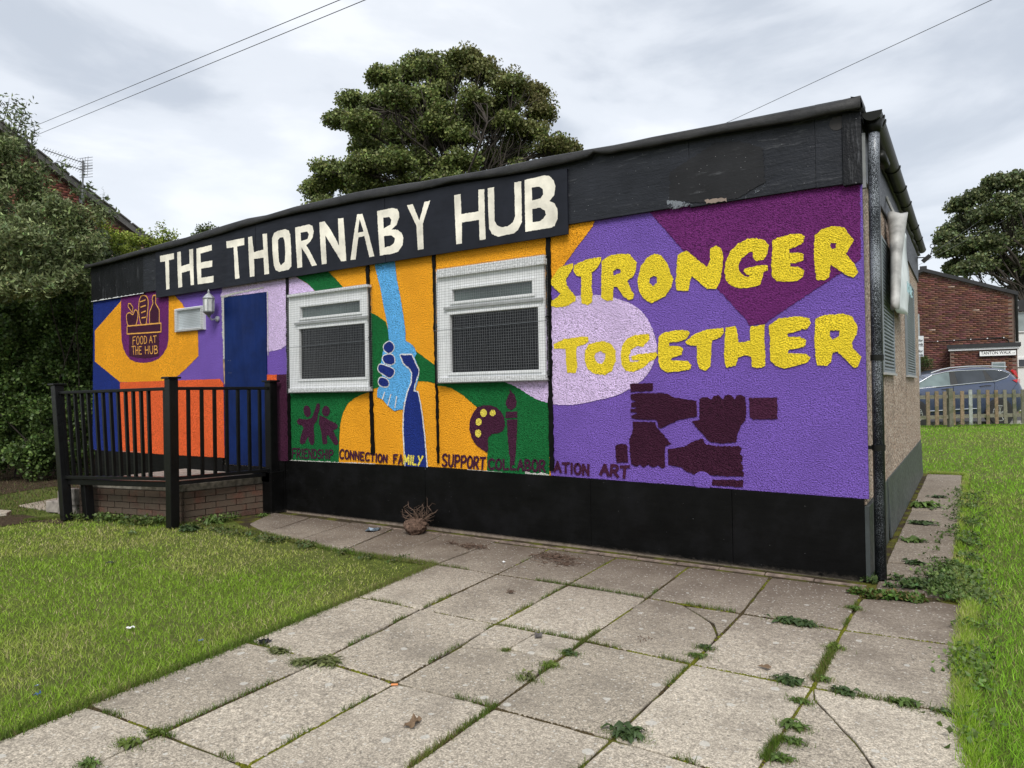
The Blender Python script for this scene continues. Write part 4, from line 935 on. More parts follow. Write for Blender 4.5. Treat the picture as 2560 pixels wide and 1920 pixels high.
# ---- gutter, outlet and downpipe
gl, gr = on_y('D', 178, 155, -.02), on_y('D', 266, 150, -.02)
ef = on_y('D', 470, 782, 6.62)
gr_ = .5*abs(gr[0]-gl[0]); ca = Vector((.5*(gl[0]+gr[0]), -.02, float(gl[2]))); cb = Vector((float(ef[0])-gr_, 6.62, float(ef[2])+.015))
def halfround(mb, a, b, r, n=14, th=.004):
    V = []; k = n+1
    for p in (a, b):
        for rr in (r, r-th):
            for i in range(k):
                an = math.pi*i/n; V.append((p.x+rr*math.cos(an), p.y, p.z-rr*math.sin(an)))
    F_ = []
    for i in range(n):
        F_ += [(i, i+1, 2*k+i+1, 2*k+i), (k+i, 3*k+i, 3*k+i+1, k+i+1), (i, k+i, k+i+1, i+1), (2*k+i, 2*k+i+1, 3*k+i+1, 3*k+i)]
    F_ += [(0, 2*k, 3*k, k), (n, k+n, 3*k+n, 2*k+n)]
    mb.add(V, F_); return mb
gut = halfround(MB(), ca, cb, gr_).build('gutter', GUTTERM, hut, smooth=False)
dv = (cb-ca)
cap_ = MB(); cap_.prism([(ca.x+(gr_+.004)*math.cos(math.pi*i/14), ca.y-.012, ca.z-(gr_+.004)*math.sin(math.pi*i/14)) for i in range(15)], (0, .012, 0)); cap_.build('gutter_stop', GUTTERM, gut)
cap_ = MB(); cap_.prism([(cb.x+(gr_+.004)*math.cos(math.pi*i/14), cb.y, cb.z-(gr_+.004)*math.sin(math.pi*i/14)) for i in range(15)], (0, .012, 0)); cap_.build('gutter_stop', GUTTERM, gut)
for i, yy in enumerate([.10, .20, 1.55, 2.35, 3.10, 4.55, 5.5]):
    t_ = (yy-ca.y)/(cb.y-ca.y); p = ca+dv*t_; q_ = ca+dv*(t_+.035/6.6)
    halfround(MB(), p+Vector((0, 0, .002)), q_+Vector((0, 0, .002)), gr_+.009, th=.008).build('gutter_bracket', GUTTERM, gut)
pt, pb_ = on_y('D', 228, 330, .07), on_z('E', 545, 807, .0)
pb_ = np.array([pt[0]+.0, .07, 0.0]); pbx = float(on_y('E', 545, 790, .07)[0])
dp = MB(); dp.tube([(ca.x-.0, .07, ca.z-.07), (float(pt[0]), .07, float(pt[2])-.05), (pbx, .07, .01)], .0375, 20)
pipe = dp.build('downpipe', PIPEM, hut, smooth=True)
MB().tube([(float(ca.x), .07, float(ca.z)-.035), (float(ca.x), .07, float(ca.z)-.12)], [.062, .042], 20).build('gutter_outlet', GUTTERM, pipe, smooth=True)
MB().tube([(float(pt[0])+.03, .16, float(pt[2])+.0), (float(pt[0])+.05, .28, float(pt[2])-.05)], .035, 14).build('pipe_elbow', GUTTERM, pipe, smooth=True)
for py_ in (1280,):
    p = on_y('D', 245, py_, .07); MB().tube([(p[0]*0+float(np.interp(p[2], [0, 3], [pbx, pt[0]])), .07, p[2]-.02), (float(np.interp(p[2], [0, 3], [pbx, pt[0]])), .07, p[2]+.02)], .043, 20).build('pipe_clip', GUTTERM, pipe)
p = on_y('E', 545, 215, .07); xx = float(np.interp(p[2], [0, 3], [pbx, pt[0]]))
MB().tube([(xx, .07, p[2]-.02), (xx, .07, p[2]+.02)], .043, 20).build('pipe_clip', GUTTERM, pipe)
MB().box(xx-.09, xx, .06, .08, p[2]-.012, p[2]+.012).build('pipe_clip', GUTTERM, pipe)

# ================================================================ SIGN BOARD
SY = -.058
c4 = [on_y('Z1', 35, 622, SY), on_y('Z2', 2120, -30, SY), on_y('Z2', 2132, 652, SY), on_y('Z1', 44, 1125, SY)]
sgn = thing('sign_board', 'long black board along the fascia with cream hand painted words THE THORNABY HUB', 'sign', (float(c4[0][0]+c4[2][0])/2, SY, 3.0))
xa, xb = float(c4[0][0]), float(c4[1][0]); za, zb3 = float(c4[0][2]), float(c4[1][2])
zla, zlb = float(c4[3][2]), float(c4[2][2])
def zmid(x, u):  # top edge follows just under the capping
    return 0
tops = [on_y(v_, a_, b_, SY) for v_, a_, b_ in [('Z1', 35, 628), ('Z1', 480, 525), ('Z1', 900, 402), ('Z1', 1350, 285), ('Z2', 300, 300), ('Z2', 800, 205), ('Z2', 1480, 90), ('Z2', 2118, 5)]]
for (u0, u1) in ((0, .335), (.336, .664), (.665, 1)):
    x0, x1 = xa+(xb-xa)*u0, xa+(xb-xa)*u1
    tz = lambda x: float(np.interp(x, [t_[0] for t_ in tops], [t_[2] for t_ in tops]))
    xs2 = np.linspace(x0, x1, 8)
    poly = [(x, SY, zla+(zlb-zla)*(x-xa)/(xb-xa)) for x in (x0, x1)]+[(x, SY, tz(x)) for x in xs2[::-1]]
    MB().prism(poly, (0, .020, 0)).build('board_panel', SIGNB, sgn, bevel=.0015)
SG = [('Z1', [(85, 680), (232, 650), (235, 712), (180, 725), (186, 1030), (152, 1040), (140, 738), (88, 745)], []),
      ('Z1', [(268, 640), (305, 633), (312, 790), (400, 762), (395, 612), (437, 605), (440, 780), (446, 988), (412, 992), (403, 835), (316, 860), (322, 1010), (280, 1018), (272, 830)], []),
      ('Z1', [(472, 602), (635, 562), (637, 620), (515, 655), (520, 750), (642, 727), (640, 795), (522, 815), (524, 912), (655, 892), (654, 958), (486, 982), (476, 800)], []),
      ('Z1', [(790, 525), (980, 488), (982, 562), (905, 580), (930, 918), (884, 926), (868, 588), (795, 598)], []),
      ('Z1', [(1022, 482), (1064, 470), (1082, 640), (1186, 612), (1175, 448), (1222, 440), (1232, 640), (1246, 870), (1196, 878), (1186, 698), (1085, 712), (1090, 895), (1042, 903), (1030, 700)], []),
      ('Z1', [(1420, 395), (1455, 410), (1470, 450), (1480, 620), (1482, 790), (1455, 825), (1350, 848), (1315, 830), (1295, 780), (1280, 620), (1277, 490), (1300, 435), (1345, 410)], [[(1395, 480), (1410, 520), (1418, 640), (1412, 740), (1370, 780), (1350, 740), (1342, 620), (1340, 510), (1360, 485)]]),
      ('Z1', [(1522, 378), (1670, 345), (1705, 360), (1720, 420), (1710, 480), (1680, 530), (1640, 565), (1690, 650), (1753, 778), (1700, 788), (1650, 680), (1590, 590), (1598, 800), (1546, 808), (1530, 560)], [[(1580, 432), (1650, 420), (1668, 450), (1655, 500), (1585, 522)]]),
      ('Z1', [(1780, 325), (1835, 312), (1900, 400), (1990, 570), (1978, 282), (2035, 275), (2050, 480), (2067, 732), (2012, 738), (1940, 620), (1842, 460), (1858, 762), (1806, 770), (1790, 550)], []),
      ('Z2', [(50, 458), (103, 452), (160, 640), (220, 870), (172, 882), (122, 670), (62, 685), (35, 902), (-15, 908), (15, 680)], [[(75, 505), (115, 628), (57, 640)]]),
      ('Z2', [(248, 425), (400, 395), (445, 405), (465, 440), (465, 490), (440, 560), (390, 608), (450, 610), (490, 640), (507, 690), (500, 760), (455, 825), (400, 845), (275, 865), (260, 640)], [[(308, 490), (365, 482), (388, 510), (380, 560), (312, 598)], [(316, 672), (390, 665), (425, 695), (415, 740), (380, 770), (322, 785)]]),
      ('Z2', [(542, 368), (600, 357), (665, 520), (715, 335), (773, 320), (700, 545), (707, 798), (650, 810), (636, 570)], []),
      ('Z2', [(1008, 270), (1073, 258), (1080, 455), (1250, 428), (1247, 215), (1307, 208), (1310, 450), (1320, 703), (1260, 712), (1255, 512), (1085, 537), (1085, 745), (1030, 753), (1018, 500)], []),
      ('Z2', [(1340, 200), (1403, 188), (1408, 520), (1430, 565), (1480, 585), (1540, 575), (1590, 535), (1610, 480), (1603, 143), (1670, 130), (1678, 530), (1640, 610), (1600, 645), (1440, 678), (1385, 655), (1355, 600), (1345, 400)], []),
      ('Z2', [(1705, 118), (1900, 72), (1950, 80), (1990, 120), (2008, 180), (1995, 270), (1950, 325), (2000, 350), (2030, 410), (2030, 500), (2000, 570), (1960, 590), (1712, 630), (1708, 400)], [[(1775, 192), (1850, 182), (1885, 210), (1888, 260), (1860, 300), (1780, 322)], [(1780, 405), (1860, 390), (1905, 420), (1915, 460), (1890, 500), (1850, 525), (1782, 535)]])]
for i, (v_, pl, hl) in enumerate(SG):
    o = paint('painted_letter', v_, pl, CREAM, 1, holes=hl, Y0=SY, parent=sgn, amp=.0012, label='cream letter %s' % 'THETHORNABYHUB'[i])

# ================================================================ WALL LANTERN
lp = on_y('FD', 1855, 330, -.13); ltop = on_y('FD', 1858, 80, -.13); lbot = on_y('FD', 1860, 555, -.13)
H = float(ltop[2]-lbot[2]); cx, cz = float(lp[0]), float(lbot[2])
ZINC = plain('galvanised_lantern', (.40, .41, .43), .45, metal=.55, var=.3, scale=30)
lan = thing('wall_lantern', 'grey metal coach lantern with ribbed glass beside the blue door', 'lamp', (cx, -.13, cz))
k = H/.47
MB().lathe((cx, -.13, cz), [(.088*k, .325*k), (.092*k, .333*k), (.070*k, .362*k), (.040*k, .392*k), (.022*k, .405*k), (.012*k, .42*k), (.018*k, .435*k), (.012*k, .45*k), (.003, .47*k)], 8).build('lantern_roof', ZINC, lan)
MB().lathe((cx, -.13, cz), [(.072*k, .135*k), (.076*k, .325*k)], 8).build('glass', plain('milky_lantern_glass', (.50, .51, .50), .15, var=.25, scale=12), lan)
for i in range(8):
    a = 2*math.pi*i/8; MB().tube([(cx+.074*k*math.cos(a), -.13+.074*k*math.sin(a), cz+.13*k), (cx+.080*k*math.cos(a), -.13+.080*k*math.sin(a), cz+.33*k)], .005, 5).build('rib', ZINC, lan)
MB().lathe((cx, -.13, cz), [(.006, .04*k), (.018*k, .05*k), (.03*k, .075*k), (.062*k, .10*k), (.080*k, .118*k), (.080*k, .137*k)], 8).build('lantern_base', plain('dark_lantern_base', (.16, .16, .17), .5, metal=.4), lan)
mb = MB(); mb.tube([(cx, -.13, cz+.06*k), (cx, -.09, cz+.01*k), (cx, -.02, cz+.03*k)], .010, 8); mb.lathe((cx, -.022, cz+.03*k), [(.035, .02), (.035, .0), (.02, -.008)], 14, 'y'); mb.build('wall_arm', ZINC, lan)

# ================================================================ HANGING ROLLED BANNER on the side wall
BNM = plain('dirty_white_vinyl', (.33, .33, .32), .6, var=.45, scale=9, bd=.006)
ban = thing('rolled_banner', 'dirty white vinyl banner half rolled and hanging from the side fascia', 'banner', (.10, 1.8, 2.9))
P0 = on_x('D', 342, 618, .12); P1 = on_x('D', 330, 1050, .12)
yb_ = float(P0[1]); V = []; nseg = 16; nr = 22
for i in range(nseg+1):
    t_ = i/nseg; z = float(P0[2]+(P1[2]-P0[2])*t_); y0 = float(P0[1]+(P1[1]-P0[1])*t_); r0 = .083-.030*t_
    for j in range(nr):
        a_ = 2*math.pi*j/nr; w_ = 1+.035*mnoise.noise(Vector((math.cos(a_)*1.6, math.sin(a_)*1.6, t_*5)))
        V.append((.115+r0*w_*math.cos(a_)*(1-.35*min(1, t_*2.2)), y0+r0*w_*math.sin(a_), z+.02*math.sin(a_*2)*(i in (0, nseg))))
mb = MB().add(V, [(i*nr+j, i*nr+(j+1) % nr, (i+1)*nr+(j+1) % nr, (i+1)*nr+j) for i in range(nseg) for j in range(nr)]+[tuple(range(nr)), tuple(nseg*nr+j for j in reversed(range(nr)))])
mb.build('rolled_part', BNM, ban, smooth=True)
fa, fb_, fc, fd = [on_x('D', *p, .10) for p in [(350, 690), (384, 715), (392, 1108), (346, 1062)]]
w_ = []
for i in range(15):
    for j in range(9):
        u_, v_ = j/8, i/14; p = (fa*(1-u_)+fb_*u_)*(1-v_)+(fd*(1-u_)+fc*u_)*v_
        ry = float(np.interp(p[2], [P1[2], P0[2]], [P1[1], P0[1]]))+.02; yy = ry*(1-u_)+max(float(p[1]), ry+.35)*u_
        w_.append((.125*(1-u_)+.085*u_+.022*math.sin(u_*7+v_*2.2)*(.3+v_)*min(1, u_*4)+.008*math.sin(v_*9+u_*3), yy, float(p[2])+.02*math.sin(u_*9)*(i == 14)))
mb = MB().add(w_, [(i*9+j, i*9+j+1, (i+1)*9+j+1, (i+1)*9+j) for i in range(14) for j in range(8)])
shf = mb.build('loose_flap', plain('pale_banner_vinyl', (.62, .66, .66), .55, var=.15, scale=5), ban, smooth=True); shf.modifiers.new('s', 'SOLIDIFY').thickness = .003
MB().tube([(.03, float(P0[1])-.05, float(P0[2])+.16), (.07, float(P0[1])-.02, float(P0[2])+.05), (.10, float(P0[1]), float(P0[2])-.03)], .014, 6).build('tie', BNM, ban)
BLUEINK = plain('faded_blue_print', (.34, .50, .54), .6)
# faint blue printed letters on the flap: hub
def onflap(u, vv): q = fd*(1-(.25+.6*u))+fc*(.25+.6*u); return (.150, float(q[1]), float(q[2])+.30-vv*.10)
for txt_i, ch in enumerate('HUB'):
    mb = MB()
    for ln in GL[ch]:
        pp = [onflap((txt_i+x*.7)/3, y) for x, y in ln]; mb.tube(pp, .004, 4)
    mb.build('printed_letter', BLUEINK, ban)

# cable end with insulator on the rear corner
CABLE = plain('black_cable', (.012, .012, .012), .5)
ins = thing('cable_anchor', 'black insulator block and hook on a rod at the rear roof corner', 'insulator', (.2, 6.4, 3.1))
rA, rB = on_y('DP', 498, 1475, 6.3), on_y('DP', 580, 1472, 6.3)
MB().tube([rA, rB], .009, 6).build('rod', CABLE, ins)
MB().beam(on_y('DP', 552, 1508, 6.3), on_y('DP', 616, 1455, 6.3), .05, .055).build('insulator_block', CABLE, ins)
p0 = on_y('DP', 618, 1455, 6.3); p1 = on_y('DP', 633, 1395, 6.3); rc = on_y('DP', 633, 1377, 6.3)
MB().tube([p0, p1], .007, 6).build('hook', CABLE, ins)
MB().tube([(rc[0]+.028*math.cos(a), 6.3, rc[2]+.028*math.sin(a)) for a in np.linspace(0, 2*math.pi, 13)], .006, 6).build('hook_ring', CABLE, ins)
def wire(label, pts, r, sag=0, group=None):
    a, b = Vector(pts[0]), Vector(pts[-1]); P_ = [a.lerp(b, i/16)-Vector((0, 0, sag*4*(i/16)*(1-i/16))) for i in range(17)]
    o = MB().tube(P_, r, 5).build('overhead_wire', CABLE, None); return setp(o, label, 'wire', group)
wire('thin wire running from the insulator at the rear roof corner', [on_y('DP', 630, 1440, 6.3), at_depth('C4', 700, -330, 24)], .0025)
wire('second thin cable sagging towards the right hand tree', [at_depth('DP', 500, 1545, 13), at_depth('C4', 900, -320, 24)], .003)
wire('upper overhead wire crossing the sky top left', [at_depth('O', 20, 295, 23), at_depth('O', 65, 278, 22), at_depth('O', 760, -11, 11)][::2], .0065)
wire('lower overhead wire crossing the sky top left', [at_depth('O', 20, 316, 23), at_depth('O', 815, -11, 11)], .0065)
wire('single overhead wire rising to the top right corner of the sky', [at_depth('O', 1300, 390, 30), at_depth('O', 2200, -27, 14)], .0075)
# ================================================================ ENTRANCE LANDING
land = thing('entrance_landing', 'low brick landing with concrete top and steps under the blue door', 'landing', (-7.2, -.7, 0))
K, KL, KR = (-6.42, -1.03), (-7.93, -1.34), (-6.205, -.012)
BZ, TZ = .335, .412
MB().prism([(*K, .0), (*KR, .0), (-8.0, -.012, .0), (*KL, .0)], (0, 0, BZ)).build('brick_core', plain('dirty_mortar', (.072, .055, .043), .95, .2, var=.5, scale=30, bd=.006), land)
BRK = random_tinted('landing_brick', [(0, (.075, .044, .033)), (.35, (.110, .054, .038)), (.7, (.135, .060, .040)), (1, (.085, .060, .046))], .9, 45, .008, ((.085, .066, .048, 1), .38, .8))
bm_ = MB().box(-.1075, .1075, -.03, .006, -.0325, .0325).mesh('brick')
bm_.materials.append(BRK)
def brickface(a, b, nrm, courses, z0):
    a = Vector((*a, 0)); b = Vector((*b, 0)); d = b-a; ln = d.length; d.normalize(); ang = math.atan2(d.y, d.x)
    if Vector((math.sin(ang), -math.cos(ang), 0)).dot(Vector(nrm)) < 0: ang += math.pi
    for c in range(courses):
        x = 0 if c % 2 else -.1125
        while x < ln-.03:
            x0 = max(x, 0); x1 = min(x+.215, ln)
            if x1-x0 > .05:
                o = link('brick', bm_, None, land); m_ = (x0+x1)/2; p = a+d*m_+Vector(nrm)*rng.uniform(-.004, .0)
                o.matrix_parent_inverse = Matrix.Identity(4)
                o.location = p+Vector((0, 0, z0+c*.0685+.033))-land.location; o.rotation_euler = (0, rng.gauss(0, .006), ang); o.scale = ((x1-x0)/.215, 1, .93)
            x += .225
nf = Vector((K[1]-KL[1], -(K[0]-KL[0]), 0)).normalized(); nr_ = Vector((KR[1]-K[1], -(KR[0]-K[0]), 0)).normalized()
brickface(KL, K, nf, 5, -.008); brickface(K, KR, nr_, 5, -.008)
CONC = plain('worn_concrete', (.24, .215, .19), .9, .2, var=.4, scale=14, bd=.008)
CONCD = plain('stained_concrete', (.12, .105, .085), .9, .2, var=.5, scale=20, bd=.008)
k_ = .02
MB().prism([(K[0]+k_, K[1]-k_, BZ+.001), (-6.19, -.03, BZ+.001), (-6.9, -.03, BZ+.001), (-7.0, -1.165, BZ+.001)], (0, 0, TZ-BZ)).build('coping_slab', CONCD, land, bevel=.008)
MB().prism([(-7.003, -1.166, BZ+.001), (-6.903, -.03, BZ+.001), (-8.0, -.03, BZ+.001), (KL[0]-.01, KL[1]-.02, BZ+.001)], (0, 0, TZ-BZ-.004)).build('coping_slab', CONC, land, bevel=.008)
for i, (x0, x1, z1) in enumerate([(-8.33, -8.02, .275), (-8.62, -8.335, .135)]):
    MB().prism([(x0, -1.42, .0), (x1, -1.36, .0), (x1, -.1, .0), (x0, -.1, .0)], (0, 0, z1)).build('step', CONC, land, bevel=.01)
MB().box(-8.10, -7.96, -1.405, -1.345, .13, .315).build('edge_block', CONC, land, bevel=.006)

# ---- railing
rl = thing('railing', 'black painted metal railing with capped square posts round the entrance landing', 'railing', (-7, -1.3, 0))
PC = Vector((-6.283, -1.235, 0)); PL0 = Vector((-7.80, -1.56, 0)); PLt = Vector((-7.99, -1.56, 1.47)); PR = Vector((-6.145, -.11, 0))
def post(b, t, w, cap=True):
    o = MB().beam(b, t, w, w, up=(0, 1, 0)).build('post', RAILM, rl, bevel=.005)
    if cap:
        q = Vector(t); MB().box(q.x-w/2-.022, q.x+w/2+.022, q.y-w/2-.022, q.y+w/2+.022, q.z+.0005, q.z+.022).build('post_cap', RAILM, o, bevel=.004)
    return o
post(PC, PC+Vector((.0, 0, 1.535)), .096); post(PL0, PLt+Vector((0, 0, .03)), .096); post(PR+Vector((0, 0, .35)), PR+Vector((0, 0, 1.50)), .100)
MB().box(-6.21, -6.08, -.20, -.02, .36, .47).build('post_foot', RAILM, rl)
MB().beam((-7.60, -1.42, 0), (-7.66, -1.42, .47), .09, .09, up=(0, 1, 0)).build('post', RAILM, rl, bevel=.004)
def lp3(a, b, t): return a+(b-a)*t
LT_, CT = PLt+Vector((.0, 0, -.055)), PC+Vector((0, 0, 1.435))
lowz = .505
LB, CB = Vector((-7.862, -1.56, .475)), PC+Vector((0, 0, lowz))
RT, RB = PR+Vector((0, 0, 1.43)), PR+Vector((0, 0, .485))
MB().beam(LT_, CT, .055, .034).build('rail', RAILM, rl, bevel=.006); MB().beam(CT, RT, .055, .034).build('rail', RAILM, rl, bevel=.006)
MB().beam(LB, CB, .05, .036).build('rail', RAILM, rl, bevel=.004); MB().beam(CB, RB, .05, .036).build('rail', RAILM, rl, bevel=.004)
MB().beam(LB-Vector((0, -.02, .052)), CB-Vector((0, -.02, .062)), .04, .060).build('kick_plate', RAILM, rl, bevel=.003)
MB().beam(CB-Vector((0, 0, .050)), RB-Vector((0, 0, .045)), .04, .040).build('kick_plate', RAILM, rl, bevel=.003)
# baluster places measured on the front run
def tfront(px_):
    p = on_y('RL', px_, 270, -1.40); return (float(p[0])-LT_.x)/(CT.x-LT_.x)
bx = [182, 236, 292, 347, 402, 467, 527, 590, 652, 716, 780, 846, 908, 1046]
for px_ in bx:
    r_ = ray('RL', px_, 270)   # meet the vertical plane of the run
    n_ = np.array([-(CT.y-LT_.y), CT.x-LT_.x, 0]); t_ = ((np.array(LT_)-CAM)@n_)/(r_@n_); p = CAM+r_*t_; t_ = float((p[0]-LT_.x)/(CT.x-LT_.x))
    MB().beam(lp3(LB, CB, t_)+Vector((0, 0, .016)), lp3(LT_, CT, t_)-Vector((0, 0, .014)), .030, .030, up=(0, 1, 0)).build('baluster', RAILM, rl)
for px_ in [1243, 1355, 1462, 1563, 1658, 1752, 1840]:
    r_ = ray('RL', px_, 400); n_ = np.array([-(RT.y-CT.y), RT.x-CT.x, 0]); t_ = ((np.array(CT)-CAM)@n_)/(r_@n_); p = CAM+r_*t_; t_ = float((p[1]-CT.y)/(RT.y-CT.y))
    MB().beam(lp3(CB, RB, t_)+Vector((0, 0, .016)), lp3(CT, RT, t_)-Vector((0, 0, .014)), .030, .030, up=(0, 1, 0)).build('baluster', RAILM, rl)

# ================================================================ PICKET FENCE
def fpt(s, off=0): p = FN0+FDIR*s+FNRM*off; return Vector((p[0], p[1], float(terr(p[0], p[1]))))
WOOD = random_tinted('weathered_picket', [(0, (.15, .15, .11)), (.3, (.20, .19, .14)), (.55, (.16, .155, .12)), (.72, (.24, .17, .10)), (.85, (.32, .35, .32)), (1, (.44, .47, .44))], .9, 25, .006, ((.06, .075, .03, 1), .5, .6))
fen = thing('picket_fence', 'weathered low picket fence of mixed grey and brown boards in front of the road', 'fence', (float(FN0[0]), float(FN0[1]), .2))
fl = float(np.linalg.norm(FN1-FN0))/(1082-150)   # metres per measured unit
S0 = lambda px_: (px_-150)*fl
pk = [190-77*k for k in range(1, 30)][::-1]+[212, 290, 362, 440, 517, 595, 670, 748, 828, 910, 993, 1068]+[1068+77*k for k in range(1, 40)]
for i, px_ in enumerate(pk):
    s_ = S0(px_); b = fpt(s_, -.02); w = .10*rng.uniform(.92, 1.05); h = .96+rng.uniform(-.02, .02)
    d = Vector((*FDIR, 0)); n_ = Vector((*FNRM, 0)); ln = rng.gauss(0, .008)
    a = b-d*w/2; q_ = [a+Vector((0, 0, .05)), a+d*w+Vector((0, 0, .05)), a+d*(w+ln)+Vector((0, 0, h)), a+d*ln+Vector((0, 0, h))]
    MB().prism([p-n_*.022 for p in q_], n_*.02).build('picket', WOOD, fen)
for s0_, s1_ in ((S0(-2000), S0(412)), (S0(414), S0(1420)), (S0(1422), S0(3900))):
    for z, jj in ((.80, .0), (.27, .0)):
        MB().beam(fpt(s0_)+Vector((0, 0, z)), fpt(s1_)+Vector((0, 0, z+rng.uniform(-.01, .01))), .05, .095).build('fence_rail', WOOD, fen)
for px_ in (-600, 413, 1421, 2429, 3437):
    p = fpt(S0(px_), -.01); MB().beam(p-Vector((0, 0, .1)), p+Vector((0, 0, 1.02)), .11, .11, up=(FDIR[0], FDIR[1], 0)).build('post', WOOD, fen)

# ================================================================ CAR
W0 = on_z('C4', 865, 1525, .11); ca_ = math.atan2(FDIR[1], FDIR[0])+math.radians(2)
DU = np.array([math.cos(ca_), math.sin(ca_), 0]); DW = np.array([math.sin(ca_), -math.cos(ca_), 0])
def cp(u, v, w): return tuple(W0+DU*u+DW*w+np.array([0, 0, v]))
car = thing('parked_car', 'dark blue estate car with chrome window trim parked behind the picket fence', 'car', cp(-1.3, 0, -.93))
m_, t_, b_ = base_mat('blue_car_paint', (.055, .075, .135), .25, .5, .45); b_.inputs['Coat Weight'].default_value = 1; b_.inputs['Coat Roughness'].default_value = .06; CARP = m_
CHROME = plain('chrome', (.75, .76, .78), .18, metal=.8, var=.02); TYRE = plain('tyre_rubber', (.018, .018, .018), .85); PLB = plain('black_plastic', (.02, .02, .02), .6)
CGL = glass_mat('car_glass_dark', (.025, .030, .036), .04); CGL2 = glass_mat('car_glass_clear', (.13, .17, .17), .04)
st = [(-3.62, .35, .60, .62), (-3.52, .25, .80, .83), (-3.2, .22, .93, .98), (-2.8, .22, 1.00, 1.06), (-2.35, .22, 1.07, 1.14), (-2.0, .22, 1.12, 1.33), (-1.65, .22, 1.15, 1.53), (-1.25, .22, 1.18, 1.66), (-.8, .22, 1.22, 1.725), (-.3, .22, 1.26, 1.73), (.1, .22, 1.30, 1.70), (.4, .24, 1.36, 1.655), (.62, .27, 1.38, 1.58), (.78, .32, 1.20, 1.36), (.92, .38, 1.0, 1.08), (.98, .42, .80, .84)]
belt = lambda u: float(np.interp(u, [s[0] for s in st], [s[2] for s in st])); roofz = lambda u: float(np.interp(u, [s[0] for s in st], [s[3] for s in st]))
def wsurf(u, v):
    nose = -.22*max(0, (-3.1-u)/.5)**1.5 if u < -3.1 else (-.16*max(0, (u-.55)/.43)**1.6 if u > .55 else 0)
    bz, rz = belt(u), roofz(u)
    if v <= bz: return nose-.015-.03*abs(v-.75)/.5
    return nose-.03-.17*min(1, (v-bz)/max(.05, rz-.06-bz))
V = []; nn = 0
for (u, lo, bz, rz) in st:
    sec = [(wsurf(u, lo)-.10, lo), (wsurf(u, lo+.12), lo+.12), (wsurf(u, .6*bz), .6*bz), (wsurf(u, bz-.06), bz-.06), (wsurf(u, bz), bz), (wsurf(u, max(bz, rz-.06)), max(bz+.005, rz-.06)), (wsurf(u, rz)-.06, rz-.012), (wsurf(u, rz)-.22, rz+.005), (-.93, rz+.02)]
    full = sec+[(-1.86-w, z) for w, z in sec[::-1][1:]]; nn = len(full)
    V += [cp(u, z, w) for w, z in full]
ns = len(st); Fc = [(i*nn+k, i*nn+k+1, (i+1)*nn+k+1, (i+1)*nn+k) for i in range(ns-1) for k in range(nn-1)]+[(i*nn, (i+1)*nn, (i+1)*nn+nn-1, i*nn+nn-1) for i in range(ns-1)]+[tuple(range(nn)), tuple(reversed([(ns-1)*nn+k for k in range(nn)]))]
body = MB().add(V, Fc).build('body', CARP, car, smooth=True); sb = body.modifiers.new('sub', 'SUBSURF'); sb.levels = sb.render_levels = 2
def C(px_, py_): return ((px_-865)/317, (1525-py_)/317)
def cside(name, pts, mat, proud=.012, thick=.006, label=None):
    P = [C(*p) for p in pts]; P = [(u, v) for u, v in P]
    f = [cp(u, v, wsurf(u, v)+proud) for u, v in P]; g = [cp(u, v, wsurf(u, v)+proud-thick-.01) for u, v in P]
    n_ = len(f); return MB().add(g+f, [tuple(reversed(range(n_))), tuple(range(n_, 2*n_))]+[(i, (i+1) % n_, n_+(i+1) % n_, n_+i) for i in range(n_)]).build(name, mat, car, label)
def ctube(name, pts, r, mat, proud=.014): return MB().tube([cp(*C(*p), wsurf(*C(*p))+proud) for p in pts], r, 6).build(name, mat, car)
cside('side_window', [(60, 1172), (100, 1130), (240, 1052), (340, 1030), (412, 1022), (388, 1148), (300, 1158)], CGL2, label='front door window')
cside('door_pillar', [(413, 1021), (468, 1019), (462, 1140), (389, 1147)], PLB)
cside('side_window', [(469, 1019), (600, 1013), (745, 1014), (748, 1116), (463, 1140)], CGL, label='rear door window')
cside('door_pillar', [(746, 1014), (768, 1014), (818, 1110), (749, 1116)], PLB)
cside('side_window', [(770, 1014), (860, 1013), (940, 1022), (1008, 1050), (960, 1078), (840, 1108), (819, 1110)], CGL, label='rear quarter window')
ctube('chrome_trim', [(40, 1178), (250, 1160), (500, 1140), (700, 1124), (840, 1115), (960, 1082), (1012, 1052), (940, 1017), (860, 1008), (700, 1008), (500, 1014), (380, 1022), (240, 1050), (100, 1125), (40, 1175)], .012, CHROME, .018)
ctube('roof_rail', [(230, 1030), (330, 1000), (420, 985), (600, 974), (800, 974), (990, 984)], .020, CHROME, .03)
for P_ in ([(420, 1150), (414, 1250), (420, 1400)], [(822, 1118), (836, 1140), (826, 1200), (800, 1260)], [(-60, 1180), (-70, 1300), (-60, 1400)], [(1075, 1130), (1010, 1200)]): ctube('door_seam', P_, .004, PLB, .003)
cside('fuel_flap', [(862, 1152), (950, 1150), (958, 1160), (955, 1190), (945, 1195), (865, 1196), (856, 1186), (858, 1158)], CARP, .004, label='fuel flap')
for a_, b2_ in (((303, 1186), (405, 1178)), ((683, 1163), (788, 1156))): ctube('door_handle', [a_, ((a_[0]+b2_[0])/2, (a_[1]+b2_[1])/2-4), b2_], .014, PLB, .03)
RED = plain('red_lamp', (.45, .012, .02), .15)
cside('tail_light', [(1015, 1108), (1075, 1098), (1180, 1096), (1185, 1140), (1060, 1132)], RED, .012)
cside('tail_light', [(1040, 1018), (1060, 1008), (1110, 1020), (1150, 1090), (1090, 1060)], RED, .012)
ctube('sill_trim', [(-250, 1388), (165, 1382), (420, 1372), (640, 1366)], .014, CHROME, .03)
ctube('sill_trim', [(-250, 1440), (165, 1430), (640, 1425)], .04, PLB, .0)
